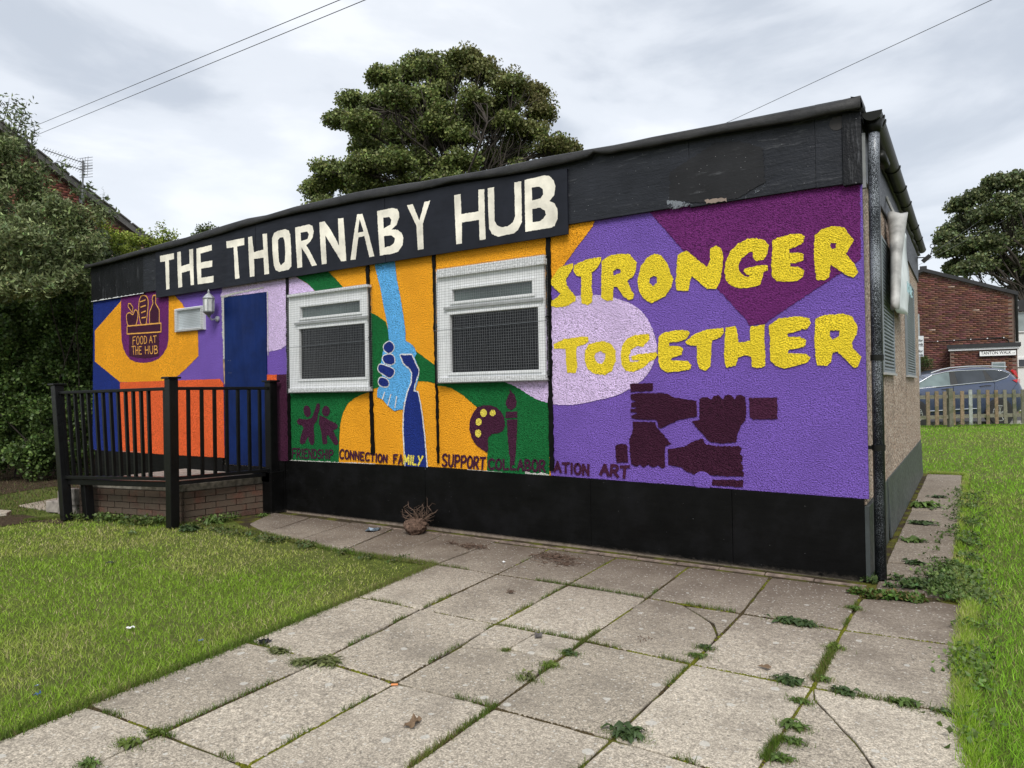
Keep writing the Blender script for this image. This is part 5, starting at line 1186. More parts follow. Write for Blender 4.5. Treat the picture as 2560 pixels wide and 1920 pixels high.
for uu in (0.0, -2.66):
    c0 = cp(uu, .355, 0.012)
    def disc(r0, r1, w0, w1, n=36):
        mb = MB(); V = []
        for (r, w) in ((r0, w0), (r1, w0), (r1, w1), (r0, w1)):
            for k in range(n): a = 2*math.pi*k/n; V.append(cp(uu+r*math.cos(a), .355+r*math.sin(a), w))
        return mb.add(V, [(j*n+k, j*n+(k+1) % n, ((j+1) % 4)*n+(k+1) % n, ((j+1) % 4)*n+k) for j in range(4) for k in range(n)])
    disc(.0, .44, -.05, .002).build('wheel_arch', PLB, car)
    wh = disc(.235, .355, -.2, .022).build('wheel', TYRE, car)
    disc(.215, .236, -.15, .018).build('rim', CHROME, wh)
    disc(.0, .216, -.12, -.03).build('wheel_well', PLB, wh)
    for k in range(5):
        a = 2*math.pi*k/5+.3
        for da in (-.16, .16):
            MB().beam(cp(uu+.04*math.cos(a), .355+.04*math.sin(a), .0), cp(uu+.22*math.cos(a+da), .355+.22*math.sin(a+da), .008), .025, .035, up=tuple(DW)).build('spoke', CHROME, wh)
    disc(.0, .05, -.02, .014).build('hub', CHROME, wh)

# ================================================================ BRICK HOUSE (right)
def pip(px_, py_, poly):
    px_, py_ = np.asarray(px_), np.asarray(py_); ins_ = np.zeros(px_.shape, bool); n = len(poly)
    for i in range(n):
        x1, y1 = poly[i]; x2, y2 = poly[(i+1) % n]
        if y1 == y2: continue
        c = ((y1 > py_) != (y2 > py_)) & (px_ < (x2-x1)*(py_-y1)/(y2-y1)+x1); ins_ ^= c
    return ins_
def brickwork(name, org, ud, nd, poly, parent, holes=(), base=(.150, .066, .049), seed=3, mat=None):
    """running bond of real bricks proud of the mortar; org + ud*u + z"""
    r = np.random.default_rng(seed); u0, u1 = min(p[0] for p in poly), max(p[0] for p in poly); z0, z1 = min(p[1] for p in poly), max(p[1] for p in poly)
    org, ud, nd = map(np.array, (org, ud, nd)); V = []; Fs = []; T = []
    for c in range(int((z1-z0)/.075)):
        us = np.arange(u0-.2+(.1125 if c % 2 else 0), u1, .225); z = z0+c*.075
        ok = np.ones(len(us), bool)
        for du_, dz_ in ((0, 0), (.215, 0), (0, .065), (.215, .065)): ok &= pip(us+du_, np.full(len(us), z+dz_), poly)
        for h in holes: ok &= ~((us+.215 > h[0]) & (us < h[1]) & (z+.065 > h[2]) & (z < h[3]))
        for u in us[ok]:
            p = r.uniform(.006, .010); b = len(V); bx_ = [(u, z), (u+.215, z), (u+.215, z+.065), (u, z+.065)]
            for off in (0, p):
                for (a_, c_) in bx_: V.append(org+ud*a_+nd*off+np.array([0, 0, c_]))
            Fs += [(b+4, b+5, b+6, b+7), (b, b+1, b+5, b+4), (b+1, b+2, b+6, b+5), (b+2, b+3, b+7, b+6), (b+3, b, b+4, b+7)]
            k = r.uniform(.62, 1.25); cc = np.array(base)*k*np.array([1, r.uniform(.85, 1.25), r.uniform(.85, 1.3)])
            if r.random() < .012: cc = np.array([.35, .25, .2])
            T += [cc]*5
    return link(name, np_mesh(name, V, Fs, T), mat or BRICKT, parent, kind='stuff')
HY = 27.0
hx = lambda px_, py_: float(on_y('C4', px_, py_, HY)[0]); hz = lambda px_, py_: float(on_y('C4', px_, py_, HY)[2])
ax, az, ex, ez = hx(175, 140), hz(175, 140), hx(995, 345), hz(995, 345)
bh = thing('brick_house', 'brown brick gable ended house with street name plate behind the parked car', 'house', (0, HY, 0))
slope = (az-ez)/(ex-ax); lx = ax-4.6; lz = az-slope*(ax-lx)*1.0
MORT = plain('mortar', (.17, .12, .095), .95, .2, var=.2, scale=5)
gp = [(lx, 0), (ex, 0), (ex, ez), (ax, az), (lx, lz)]
MB().prism([(x, HY+.001, z) for x, z in gp], (0, 7.5, 0)).build('wall', MORT, bh)
brickwork('brickwork', (0, HY, 0), (1, 0, 0), (0, -1, 0), gp, bh)
RF = plain('dark_roof', (.022, .022, .024), .7, var=.3, scale=3)
for sgn_, (x0, z0, x1, z1) in enumerate([(ax, az, ex+.12, ez-slope*.12), (lx-.2, lz-slope*.2, ax, az)]):
    MB().prism([(x0, HY-.12, z0-.01), (x1, HY-.12, z1-.01), (x1, HY-.12, z1+.13), (x0, HY-.12, z0+.13)], (0, 7.8, 0)).build('roof', RF, bh)
MB().box(ax-.12, ax+.12, HY-.13, HY+.1, az+.06, az+.20).build('ridge_cap', RF, bh)
WHT = plain('white_fascia', (.72, .72, .72), .5, var=.1)
fy = HY-1.0
fx = lambda px_, py_, Y=fy: float(on_y('C4', px_, py_, Y)[0]); fz = lambda px_, py_, Y=fy: float(on_y('C4', px_, py_, Y)[2])
# porch with white fascia, projecting from the gable
x0, x1 = fx(400, 840), fx(1040, 815); z0, z1 = (fz(400, 858)+fz(1040, 832))/2, (fz(400, 838)+fz(1040, 810))/2
pgp = [(x0+.05, 0), (x1-.06, 0), (x1-.06, z0-.001), (x0+.05, z0-.001)]
MB().prism([(x, fy+.06, z) for x, z in pgp], (0, HY-fy-.06, 0)).build('porch_wall', MORT, bh)
brickwork('brickwork', (0, fy+.06, 0), (1, 0, 0), (0, -1, 0), pgp, bh, seed=8, base=(.14, .058, .042))
MB().box(x0, x1, fy, HY-.02, z0, z1).build('porch_fascia', WHT, bh); MB().box(x0-.04, x1+.05, fy-.05, HY-.01, z1+.001, z1+.14).build('porch_roof', RF, bh)
wn = MB().box(fx(790, 960), fx(915, 960), fy+.03, fy+.049, fz(850, 1000)-.3, fz(850, 955)).build('window', plain('grey_window_frame', (.35, .38, .38), .5), bh)
MB().box(fx(800, 960), fx(905, 960), fy+.02, fy+.029, fz(850, 1000)-.25, fz(850, 968)).build('pane', CGL2, wn)
MB().tube([(ex+.05, HY-.06, ez-.02), (ex+.05, HY-.06, z1+.2)], .05, 8).build('downpipe', GUTTERM, bh)
mb = MB(); cbp = [(130, 776), (300, 772), (450, 762), (600, 752), (750, 745), (898, 735), (940, 755), (950, 790)]
mb.tube([on_y('C4', *p, HY-.03) for p in cbp], .014, 5); mb.build('wall_cable', CABLE, bh)
mb = MB()
for p in [(303, 769), (452, 760), (602, 751), (752, 743), (900, 735)]: q = on_y('C4', *p, HY-.045); mb.box(q[0]-.018, q[0]+.018, q[1]-.01, q[1]+.01, q[2]-.018, q[2]+.018)
mb.build('cable_clip', WHT, bh)
# street name plate
sy = fy-.03; sx0, sx1 = fx(683, 880, sy), fx(1010, 870, sy); sz0, sz1 = (fz(683, 905, sy)+fz(1010, 890, sy))/2, (fz(683, 863, sy)+fz(1010, 849, sy))/2
snp = thing('street_name_plate', 'white street name plate reading TANTON WALK under the porch fascia', 'sign', ((sx0+sx1)/2, sy, sz0))
plm = plain('white_plate', (.80, .80, .78), .4, var=.03); blk = plain('black_lettering', (.01, .01, .012), .5)
MB().box(sx0-.02, sx1+.02, sy, sy+.02, sz0-.02, sz1+.02).build('plate_border', blk, snp); MB().box(sx0, sx1, sy-.006, sy-.001, sz0, sz1).build('plate', plm, snp)
def text(name, body, x, y, z, h, mat, parent, width=None, rz=0.0, ext=.002, align='LEFT'):
    cu = bpy.data.curves.new(name, 'FONT'); cu.body = body; cu.size = 1; cu.extrude = 0; cu.offset = .012; cu.align_x = align
    tmp = bpy.data.objects.new('t', cu); COL.objects.link(tmp); bpy.context.view_layer.update()
    me = bpy.data.meshes.new_from_object(tmp.evaluated_get(bpy.context.evaluated_depsgraph_get())); bpy.data.objects.remove(tmp)
    vs = np.array([v.co[:] for v in me.vertices]); w = vs[:, 0].max()-vs[:, 0].min(); hh = vs[:, 1].max()-vs[:, 1].min()
    sx_ = (width/w if width else h/hh); x_off = vs[:, 0].min()
    for v_ in me.vertices:
        lx_ = (v_.co.x-x_off)*sx_; lz_ = v_.co.y*h/hh
        v_.co = (x+lx_*math.cos(rz), y+lx_*math.sin(rz), z+lz_)
    me.materials.append(mat); me.name = name
    o = bpy.data.objects.new(name, me); COL.objects.link(o); o.parent = parent; o.matrix_parent_inverse = Matrix.Translation(-parent.location); return o
wd = sx1-sx0
text('lettering', 'TANTON WALK', sx0+wd*.035, sy-.008, sz0+.052, .115, blk, snp, width=wd*.84)
text('lettering', '14', sx0+wd*.91, sy-.008, sz0+.055, .05, blk, snp, width=wd*.055)

# parking plates on a post
DPN = 21.0
b0 = at_depth('C4', 148, 1060, 21.5); Zp = lambda px_, py_: at_depth('C4', px_, py_, 21.5)
pk_ = thing('parking_sign', 'grey post with two small parking plates half hidden by the corner of the hut', 'sign', (float(b0[0]), float(b0[1]), .1))
GP = plain('grey_post', (.30, .32, .33), .5, metal=.3)
tp_ = Zp(124, 525); MB().tube([(tp_[0], tp_[1], .1), tuple(tp_)], .045, 10).build('post', GP, pk_)
PLT = plain('pale_plate', (.55, .58, .60), .4, var=.05)
rdir = np.array([.838, .546, 0.])
for (ya, yb3, lines) in ((722, 815, ['Permit', 'holders for', 'residents cards']), (818, 908, ['8 am - 6 pm', 'only for', 'cards'])):
    c0 = Zp(167, ya); c1 = Zp(167, yb3); w_ = .52
    a = c0-rdir*w_; nd_ = np.array([.546, -.838, 0])*.06
    q_ = [np.array([*(c1-rdir*w_+nd_)[:2], c1[2]]), np.array([*(c1+nd_)[:2], c1[2]]), np.array([*(c0+nd_)[:2], c0[2]]), np.array([*(a+nd_)[:2], c0[2]])]
    MB().prism(q_, tuple(-nd_*.2)).build('plate', PLT, pk_)
    for li, (tx_, wv) in enumerate((('s for', .2), ('ards', .17))):
        s_ = c0-rdir*(wv+.03)+nd_*1.15; zz = float(c0[2]-.17-.12*li); text('lettering', tx_, float(s_[0]), float(s_[1]), zz, .08, blk, pk_, width=wv, rz=math.atan2(.546, .838))

# pale terraced house at the far right
th = thing('rendered_house', 'pale rendered house with dark gable and wide window at the right edge', 'house', (4, 33, 0))
ty = 33.0; gx_ = lambda px_, py_: float(on_y('C4', px_, py_, ty)[0]); gz_ = lambda px_, py_: float(on_y('C4', px_, py_, ty)[2])
x0 = gx_(960, 700); MB().box(x0, x0+9, ty, ty+7, 0, gz_(1040, 500)).build('wall', plain('pale_render', (.72, .73, .72), .8, var=.1), th)
MB().prism([(x0-.3, ty-.2, gz_(1040, 500)), (x0+9, ty-.2, gz_(1040, 500)), (x0+9, ty-.2, gz_(1090, 380)+.6), (x0-.3, ty-.2, gz_(1005, 415))], (0, 7.4, 0)).build('roof', RF, th)
wn = MB().box(gx_(1008, 600), gx_(1300, 600), ty-.06, ty-.001, gz_(1040, 690), gz_(1040, 505)).build('window', UPVC, th)
MB().box(gx_(1016, 600), gx_(1160, 600), ty-.075, ty-.061, gz_(1040, 675), gz_(1040, 518)).build('pane', glass_mat('pale_glass', (.25, .29, .29), .1), wn)
wn = MB().box(gx_(1020, 960), gx_(1300, 960), ty-.06, ty-.001, gz_(1040, 1000), gz_(1040, 915)).build('window', UPVC, th)
MB().box(gx_(1036, 960), gx_(1290, 960), ty-.075, ty-.061, gz_(1040, 995), gz_(1040, 935)).build('pane', CGL, wn)
MB().box(gx_(1008, 470), gx_(1028, 470), ty-.26, ty-.21, gz_(1010, 480), gz_(1010, 462)).build('light', WHT, th)

# brick house behind the shrubs on the left: gable end faces the hut
lh = thing('gabled_house', 'red brick gabled house half hidden behind the shrubs on the left', 'house', (-20, 2, 0))
va, vb = on_x('S', 96, 393, -20), on_x('S', 340, 581, -20)
ms = float((va[2]-vb[2])/(vb[1]-va[1])); apy = 1.2; apz = float(va[2]+ms*(va[1]-apy)); eyR = 7.0; ezR = float(va[2]-ms*(eyR-va[1])); eyL = apy-(eyR-apy)
gpl = [(eyL, 0), (eyR, 0), (eyR, ezR), (apy, apz), (eyL, ezR)]
MB().prism([(-20.001, y, z-.06) for y, z in gpl], (-8, 0, 0)).build('wall', MORT, lh)
brickwork('brickwork', (-20, 0, 0), (0, 1, 0), (1, 0, 0), [(y, z-.08) for y, z in gpl], lh, seed=5, base=(.17, .060, .040))
VG = plain('grey_verge', (.10, .095, .09), .8, var=.3, scale=8)
for (y0, z0, y1, z1) in ((apy, apz, eyR+.25, ezR-ms*.25), (eyL-.25, ezR-ms*.25, apy, apz)):
    MB().prism([(-19.82, y0, z0-.13), (-19.82, y1, z1-.13), (-19.82, y1, z1+.06), (-19.82, y0, z0+.06)], (-8.3, 0, 0)).build('roof', VG, lh)
for k in range(14):
    t_ = k/14; y = apy+(eyR-apy)*t_; z = apz+(ezR-apz)*t_; MB().prism([(-19.78, y, z+.061), (-19.78, y+.36, z+.061-ms*.36), (-19.78, y+.36, z+.10-ms*.36), (-19.78, y, z+.10)], (-.3, 0, 0)).build('verge_tile', VG, lh)
# television aerial
ar = thing('television_aerial', 'twin boom television aerial on a pole above the left roof verge', 'aerial', (-19.7, 4.5, 6.8))
ALU = plain('aerial_metal', (.16, .165, .17), .5, metal=.5)
X_ = lambda px_, py_: Vector(on_x('LL', px_, py_, -19.6))
MB().tube([X_(341, 515), X_(346, 335)], .025, 6).build('mast', ALU, ar)
MB().box(-19.64, -19.56, X_(330, 480).y, X_(347, 480).y, X_(340, 512).z, X_(340, 480).z).build('bracket', ALU, ar)
for (a_, b2_, n_) in (((180, 288), (350, 345), 15), ((235, 336), (350, 378), 11)):
    A_, B_ = X_(*a_), X_(*b2_); mb = MB(); mb.tube([A_, B_], .012, 5)
    for i in range(n_):
        p = A_.lerp(B_, i/n_); mb.tube([p-Vector((.10, 0, .045)), p+Vector((.10, 0, .045))], .005, 4)
    for dz in (-.16, -.08, 0, .08, .16): mb.tube([B_+Vector((-.2, -.03, dz)), B_+Vector((.2, .12, dz))], .007, 4)
    for dx in (-.15, 0, .15): mb.tube([B_+Vector((dx, 0, -.17)), B_+Vector((dx, .03, .17))], .007, 4)
    mb.build('boom', ALU, ar)
# ================================================================ FOLIAGE
R_ = np.random.default_rng(42)
def rand_unit(n):
    v = R_.normal(size=(n, 3)); return v/np.linalg.norm(v, axis=1, keepdims=True)
def leaf_mesh(name, C_, size, aspect, tint, up=.3, fold=.18):
    n = len(C_); u = rand_unit(n); w = rand_unit(n); w[:, 2] += up; w -= u*(w*u).sum(1, keepdims=True); w /= np.linalg.norm(w, axis=1, keepdims=True)+1e-9
    v = np.cross(u, w); s = (size*R_.uniform(.65, 1.25, n))[:, None]
    V = np.stack([C_-u*s*.5, C_-u*s*.05+v*s*aspect-w*s*fold, C_+u*s*.5, C_-u*s*.05-v*s*aspect-w*s*fold], 1).reshape(-1, 3)
    return np_mesh(name, V, np.arange(4*n).reshape(n, 4), tint)
def tints(n, base, var=.25, alt=None, p=.0):
    k = np.exp(R_.normal(0, var, (n, 1))); c = np.array(base)*k*np.exp(R_.normal(0, .08, (n, 3)))
    if alt is not None: m = R_.random(n) < p; c[m] = np.array(alt)*k[m]
    return np.clip(c, 0, .9)
def cluster(centres, radii, per, squash=.8, shell=.35):
    """points clumped round each centre, denser to the outside"""
    n = len(centres); d = rand_unit(n*per); r = (shell+(1-shell)*R_.random(n*per)**.5)[:, None]
    C_ = np.repeat(np.asarray(centres), per, 0); rr = np.repeat(np.asarray(radii), per)[:, None]
    P = d*r*rr; P[:, 2] *= squash; return C_+P
def limb(mb, a, b, r0, r1, wob=.25, n=6, seg=6):
    a, b = np.array(a, float), np.array(b, float); L_ = np.linalg.norm(b-a); pts = []
    k1, k2 = R_.normal(0, wob*L_*.22, 3), R_.normal(0, wob*L_*.12, 3)
    for i in range(seg+1):
        t = i/seg; p = a+(b-a)*t+k1*math.sin(math.pi*t)+k2*math.sin(2*math.pi*t); pts.append(p)
    mb.tube(pts, [r0+(r1-r0)*i/seg for i in range(seg+1)], n, False); return pts
def tree(name, label, cat, base, lobes, leaf, per_lobe, per_clump, clump_r, base_c, alt, p_alt, trunk_r, fork_h, loc_twigs=True, group=None, aspect=.38, brown=None):
    """lobes: list of (centre, radius) in metres"""
    t = thing(name, label, cat, tuple(base), group=group)
    mb = MB(); base = np.array(base, float); fork = base+np.array([0, 0, fork_h]); limb(mb, base, fork, trunk_r*1.25, trunk_r, .05, 10)
    cc, cr_ = [], []
    forks = [fork+np.array([R_.normal(0, .3), R_.normal(0, .3), k]) for k in np.linspace(0, fork_h*.35, 5)]
    limb(mb, fork, forks[-1], trunk_r, trunk_r*.6, .1, 8)
    for (c, r) in lobes:
        c = np.array(c, float); f = forks[R_.integers(0, 5)]; inner = c-np.array([0, 0, r*.45])
        pts = limb(mb, f, inner, trunk_r*.32*min(1.4, r), trunk_r*.10, .38, 6, 7)
        for j in range(per_lobe):
            d = rand_unit(1)[0]; d[2] = abs(d[2])*.9-.35 if R_.random() < .75 else d[2]
            q = c+d*r*R_.uniform(.35, 1.22)*np.array([1.05, 1.05, .90]); cc.append(q); cr_.append(clump_r*R_.uniform(.6, 1.25))
            if j % 2 == 0: limb(mb, pts[R_.integers(4, 8)], q, trunk_r*.075, .012, .5, 4, 4)
    mb.build('trunk', BARK, t, smooth=True)
    P = cluster(cc, cr_, per_clump, .62, .25); tn = tints(len(P), base_c, .30, alt, p_alt)
    ck = np.repeat(np.exp(R_.normal(0, .20, (len(cc), 1))), per_clump, 0); tn *= ck
    if brown is not None:
        w = np.clip((P-np.array(brown[0]))@np.array(brown[1]), 0, 1)[:, None]*(np.repeat(R_.random((len(cc), 1)), per_clump, 0) < .6); tn = tn*(1-w*.7)+np.array(brown[2])*w*.7
    me = leaf_mesh('crown', P, leaf, aspect, tn); link('crown', me, LEAFM, t); return t
def lobes_px(v, L_, d0, dvar, k=None):
    o = []
    kk = VIEW[v][2]
    for (x, y, r) in L_:
        d = d0+R_.uniform(-dvar, dvar); c = at_depth(v, x, y, d); o.append((c, r/kk*d/F_PX))
    return o
TL = [(1000, 230, 120), (1280, 195, 100), (1130, 320, 110), (860, 300, 105), (705, 310, 62), (500, 485, 80), (680, 495, 85), (415, 610, 65), (560, 625, 75), (1420, 280, 105), (1600, 375, 105), (1750, 430, 85), (1560, 520, 95), (1810, 560, 85), (1700, 700, 105), (1350, 480, 80), (990, 470, 80), (820, 450, 80), (620, 720, 105), (820, 720, 120), (1020, 740, 120), (1230, 720, 100), (1450, 640, 105), (1620, 820, 105), (1450, 880, 90), (1250, 900, 100), (1000, 900, 115), (780, 900, 120), (560, 920, 100), (350, 965, 95), (260, 1085, 80), (450, 1060, 105), (650, 1080, 105), (1890, 790, 80), (1985, 820, 50), (900, 1080, 120), (1150, 1050, 100), (1400, 1060, 120), (1650, 1020, 120), (1850, 980, 100), (1150, 560, 70), (1250, 620, 60), (930, 600, 70), (1060, 640, 60), (1330, 590, 60), (700, 600, 70), (600, 810, 70), (1570, 620, 60), (1100, 420, 60), (300, 1250, 100), (600, 1300, 130), (900, 1300, 130), (1200, 1300, 130), (1500, 1300, 130), (1800, 1250, 110)]
tb = at_depth('TR', 1180, 900, 28); 
bt = at_depth('TR', 1500, 300, 28)
tree('sycamore_tree', 'large round headed green tree rising above the middle of the flat roof', 'tree', (float(tb[0]), float(tb[1]), 0), lobes_px('TR', TL, 28, 2.4), .120, 42, 86, .45, (.125, .155, .045), (.19, .22, .07), .14, .34, 7.2,
     brown=((bt-np.array([1.0, 0, 2.2])), (.25, .1, .22), (.15, .125, .05)))
RL_ = [(150, 300, 42), (285, 240, 52), (395, 150, 42), (520, 140, 75), (620, 200, 90), (110, 470, 42), (65, 520, 34), (200, 400, 72), (330, 370, 85), (450, 320, 92), (560, 420, 110), (70, 600, 34), (180, 575, 75), (320, 550, 92), (460, 540, 105), (140, 715, 52), (250, 700, 72), (390, 690, 85), (540, 700, 105), (560, 850, 75), (700, 300, 120), (700, 500, 120), (720, 700, 115), (840, 400, 130), (840, 620, 130), (650, 860, 60)]
rb = at_depth('RT', 640, 700, 44)
tree('broadleaf_tree', 'dark green tree behind the brick house at the right edge', 'tree', (float(rb[0]), float(rb[1]), 0), lobes_px('RT', RL_, 44, 2.5), .19, 34, 62, .62, (.095, .120, .05), (.16, .18, .07), .18, .42, 6.0)

# left: willow-leaved shrub in front, dark small-leaved hedge below and behind, light privet over the roof corner
def shrub(name, label, lobes, leaf, aspect, n_per_m, base_c, alt, p_alt, stems, cat='shrub', cl=.22, var=.3, jit=1.0):
    t = thing(name, label, cat, tuple(stems[0])); mb = MB(); pts = []
    for (c, r) in lobes:
        n = int(n_per_m*r*r)
        nc = max(3, int(14*r*r*3)); d = rand_unit(nc); q = np.array(c)+d*(np.array(r)*R_.uniform(.35, 1, (nc, 1)))
        P = cluster(q, np.full(nc, cl), max(3, n//nc), .8, .1); pts.append(P)
        s = stems[R_.integers(0, len(stems))]
        if R_.random() < .12: limb(mb, s, c, .016, .006, .3, 5, 6)
        for k in range(min(8, nc)): limb(mb, np.array(c)*1.0, q[k], .006, .002, .3, 3, 4)
    P = np.concatenate(pts); mb.build('stems', BARK, t)
    link('foliage', leaf_mesh('foliage', P, leaf, aspect, tints(len(P), base_c, var, alt, p_alt)), LEAFM, t); return t
def lob(v, L_): return [(at_depth(v, x, y, d), r/VIEW[v][2]*d/F_PX) for (x, y, r, d) in L_]
W_ = lob('LL', [(-60, 250, 90, 11), (10, 300, 75, 11), (60, 320, 70, 11), (0, 420, 110, 11), (120, 420, 90, 11.2), (210, 470, 80, 11.4), (40, 540, 120, 10.6), (170, 560, 110, 11), (290, 560, 80, 11.3), (350, 620, 85, 11.2), (250, 650, 110, 10.9), (100, 670, 120, 10.4), (-20, 680, 120, 10.3), (380, 700, 75, 11.1), (300, 740, 90, 10.8), (180, 770, 100, 10.6), (60, 790, 110, 10.3), (-60, 800, 110, 10.3), (120, 850, 80, 10.3), (20, 880, 80, 10.3), (340, 830, 60, 10.9), (240, 850, 70, 10.6), (-120, 500, 130, 11), (-150, 700, 130, 10.6)])
sb_ = [at_depth('LL', x, 1330, 11.6) for x in (0, 120, 260)]; sb_ = [(float(p[0]), float(p[1]), 0.) for p in sb_]
ws = shrub('willow_shrub', 'tall grey green narrow leaved shrub overhanging the left side of the lawn', W_, .085, .17, 12500, (.140, .172, .070), (.22, .26, .12), .22, sb_, var=.35)
# long shoots at the top
mb = MB(); lv_ = []
for (x0, y0, x1, y1) in [(30, 330, 8, 90), (60, 320, 38, 75), (70, 330, 66, 85), (110, 340, 112, 92), (120, 350, 92, 130), (90, 330, 82, 160), (130, 350, 140, 230), (0, 300, -20, 110), (100, 350, 60, 200), (130, 345, 128, 160), (370, 520, 375, 440), (430, 560, 428, 470), (460, 590, 470, 535), (330, 490, 305, 440), (250, 420, 262, 350), (180, 380, 190, 330)]:
    a, b = at_depth('LL', x0, y0, 11.2), at_depth('LL', x1, y1, 11.2); pts = limb(mb, a, b, .008, .003, .25, 4, 8)
    for i in range(2, 9):
        for _ in range(7): lv_.append(pts[i]+R_.normal(0, .055, 3))
mb.build('shoots', BARK, ws, kind='stuff'); link('shoot_leaves', leaf_mesh('shoot_leaves', np.array(lv_), .10, .15, tints(len(lv_), (.085, .11, .045), .25, (.13, .16, .07), .3)), LEAFM, ws)
Hd = []
for x in range(-320, 450, 85):
    for y in range(900, 1620, 85):
        if x > 330 and y > 1500: continue
        Hd.append((x+R_.uniform(-25, 25), y*.98+R_.uniform(-25, 25), 78, 11.6+R_.uniform(-.25, .5)))
Hd = [(x, y if y < 1560 else 1500+R_.uniform(0, 50), r, d) for x, y, r, d in Hd]
Hl = [(np.array([c[0], c[1], max(c[2], .16)]), r) for c, r in lob('LL', Hd) if c[2] > -.35]
shrub('dark_hedge', 'dense dark green small leaved hedge left of the hut', Hl, .062, .36, 9500, (.060, .100, .024), (.13, .20, .05), .18, [(p[0]-.5, p[1]+.4, 0.) for p in sb_], cat='hedge', cl=.25)
# added backing: leaves tinted dark for the hedge's inner shade, keeping daylight out
Hb = []
for x in range(-380, 620, 95):
    for y in range(640, 1480, 95): Hb.append((x+R_.uniform(-30, 30), y+R_.uniform(-30, 30), 110, 14.3+R_.uniform(-.6, .8)))
Hb = [h for h in Hb if h[1] > 560+max(0, (h[0]-0))*.36]
shrub('hedge_backing', 'added backing leaves tinted dark for the shade inside the hedge', [(c, r) for c, r in lob('LL', Hb) if c[2] > .0], .085, .36, 3600, (.030, .045, .015), (.05, .08, .02), .15, [(p[0]-2.6, p[1]+1.6, 0.) for p in sb_], cat='hedge', cl=.35)
PV = lob('U', [(700, 720, 110, 13.0), (850, 690, 110, 13), (560, 760, 130, 12.7), (420, 560, 110, 12.4), (560, 560, 80, 12.5), (300, 430, 90, 12.3), (980, 720, 110, 13.2), (1120, 640, 85, 13.4), (1150, 540, 60, 13.4), (1130, 460, 38, 13.4), (1240, 610, 60, 13.5), (1290, 590, 45, 13.6), (1050, 580, 45, 13.4), (1100, 760, 120, 13.4), (850, 560, 35, 13), (960, 610, 50, 13.1), (450, 700, 120, 12.6), (650, 650, 90, 12.8), (1250, 720, 100, 13.6), (760, 850, 130, 13), (1000, 870, 130, 13.3), (1250, 850, 120, 13.6)])
pb2 = (float(PV[0][0][0]), float(PV[0][0][1]), 0.)
pv = shrub('privet_shrub', 'bright yellow green shrub showing above the left roof corner', PV, .05, .30, 12000, (.20, .26, .035), (.30, .35, .06), .3, [pb2, (pb2[0]-.5, pb2[1]+.3, 0)], cl=.12)
PW = lob('Z1', [(510, 420, 70, 14.5), (580, 400, 55, 14.5), (520, 350, 30, 14.5), (575, 350, 22, 14.5), (680, 390, 45, 15), (640, 460, 70, 15), (450, 450, 50, 14.5), (540, 480, 90, 14.6), (720, 430, 60, 15)])
shrub('leafy_shrub', 'small green sprigs peeping over the roof just right of the bright shrub', PW, .05, .30, 9000, (.06, .085, .02), (.10, .14, .03), .3, [(float(PW[0][0][0]), float(PW[0][0][1]), 0.)], cl=.10)
BC = lob('C4', [(190, 960, 70, 22.5), (215, 1010, 60, 22.5), (160, 1040, 70, 22.5), (200, 1080, 70, 22.5), (140, 960, 60, 22.5), (175, 910, 40, 22.5)])
shrub('conifer_bush', 'soft green bush behind the parking sign and car bonnet', BC, .07, .12, 7000, (.045, .075, .018), (.08, .11, .03), .2, [(float(BC[0][0][0]), float(BC[0][0][1]), .1)], cl=.15)

# ================================================================ GRASS
def vnoise(x, y, s, seed):
    r = np.random.default_rng(seed); G = r.random((64, 64)); X, Y = x*s, y*s; xi, yi = np.floor(X).astype(int), np.floor(Y).astype(int); fx_, fy_ = smooth01(X-xi), smooth01(Y-yi)
    g = lambda a, b: G[a % 64, b % 64]
    return (g(xi, yi)*(1-fx_)+g(xi+1, yi)*fx_)*(1-fy_)+(g(xi, yi+1)*(1-fx_)+g(xi+1, yi+1)*fx_)*fy_
def scatter(x0, x1, y0, y1, n, keep):
    x = R_.uniform(x0, x1, n); y = R_.uniform(y0, y1, n); k = keep(x, y); return x[k], y[k]
def dens(x, y, cap, k=42000, mn=350):
    d2 = (x-CAM[0])**2+(y-CAM[1])**2+1.3; return np.clip(k/d2, mn, cap)
def vis(x, y, m=1.2):
    """inside the camera's view or within a step of it"""
    q = np.stack([x-CAM[0], y-CAM[1]], -1); f = q@FWD[:2]/np.linalg.norm(FWD[:2]); rx = q@ROT[:2, 0]
    return (f > 1.2) & (np.abs(rx) < f*.76+m)
def blades(name, label, x, y, h, wd, tint, lean=.6, z0=-.012):
    n = len(x); z = terr(x, y)+z0; a = R_.uniform(0, 2*np.pi, n); l = R_.uniform(.1, lean, n)*h; la = R_.uniform(0, 2*np.pi, n)
    B = np.stack([x, y, z], -1); s = np.stack([np.cos(a)*wd/2, np.sin(a)*wd/2, np.zeros(n)], -1)
    tip = B+np.stack([np.cos(la)*l, np.sin(la)*l, h*np.sqrt(np.clip(1-(l/h)**2*.6, .1, 1))], -1)
    V = np.stack([B-s, B+s, tip], 1).reshape(-1, 3)
    o = link(name, np_mesh(name, V, np.arange(3*n).reshape(n, 3), tint), GRASSM); return setp(o, label, 'grass', None, 'stuff')
LAWNL = [R6[0], R5[0], R4[0], R3[0], R2[0], R1[0], (-3.35, -1.14), (-3.93, -1.16), (-4.62, -1.09), (-5.2, -.98), (-5.75, -.80), (-6.25, -1.0), (-6.5, -1.08), (-7.93, -1.40), (-8.2, -1.75), (-8.0, -2.10), (-9.2, -2.28), (-11, -2.5), (-13, -2.6), (-13, -9), (-3.5, -9)]
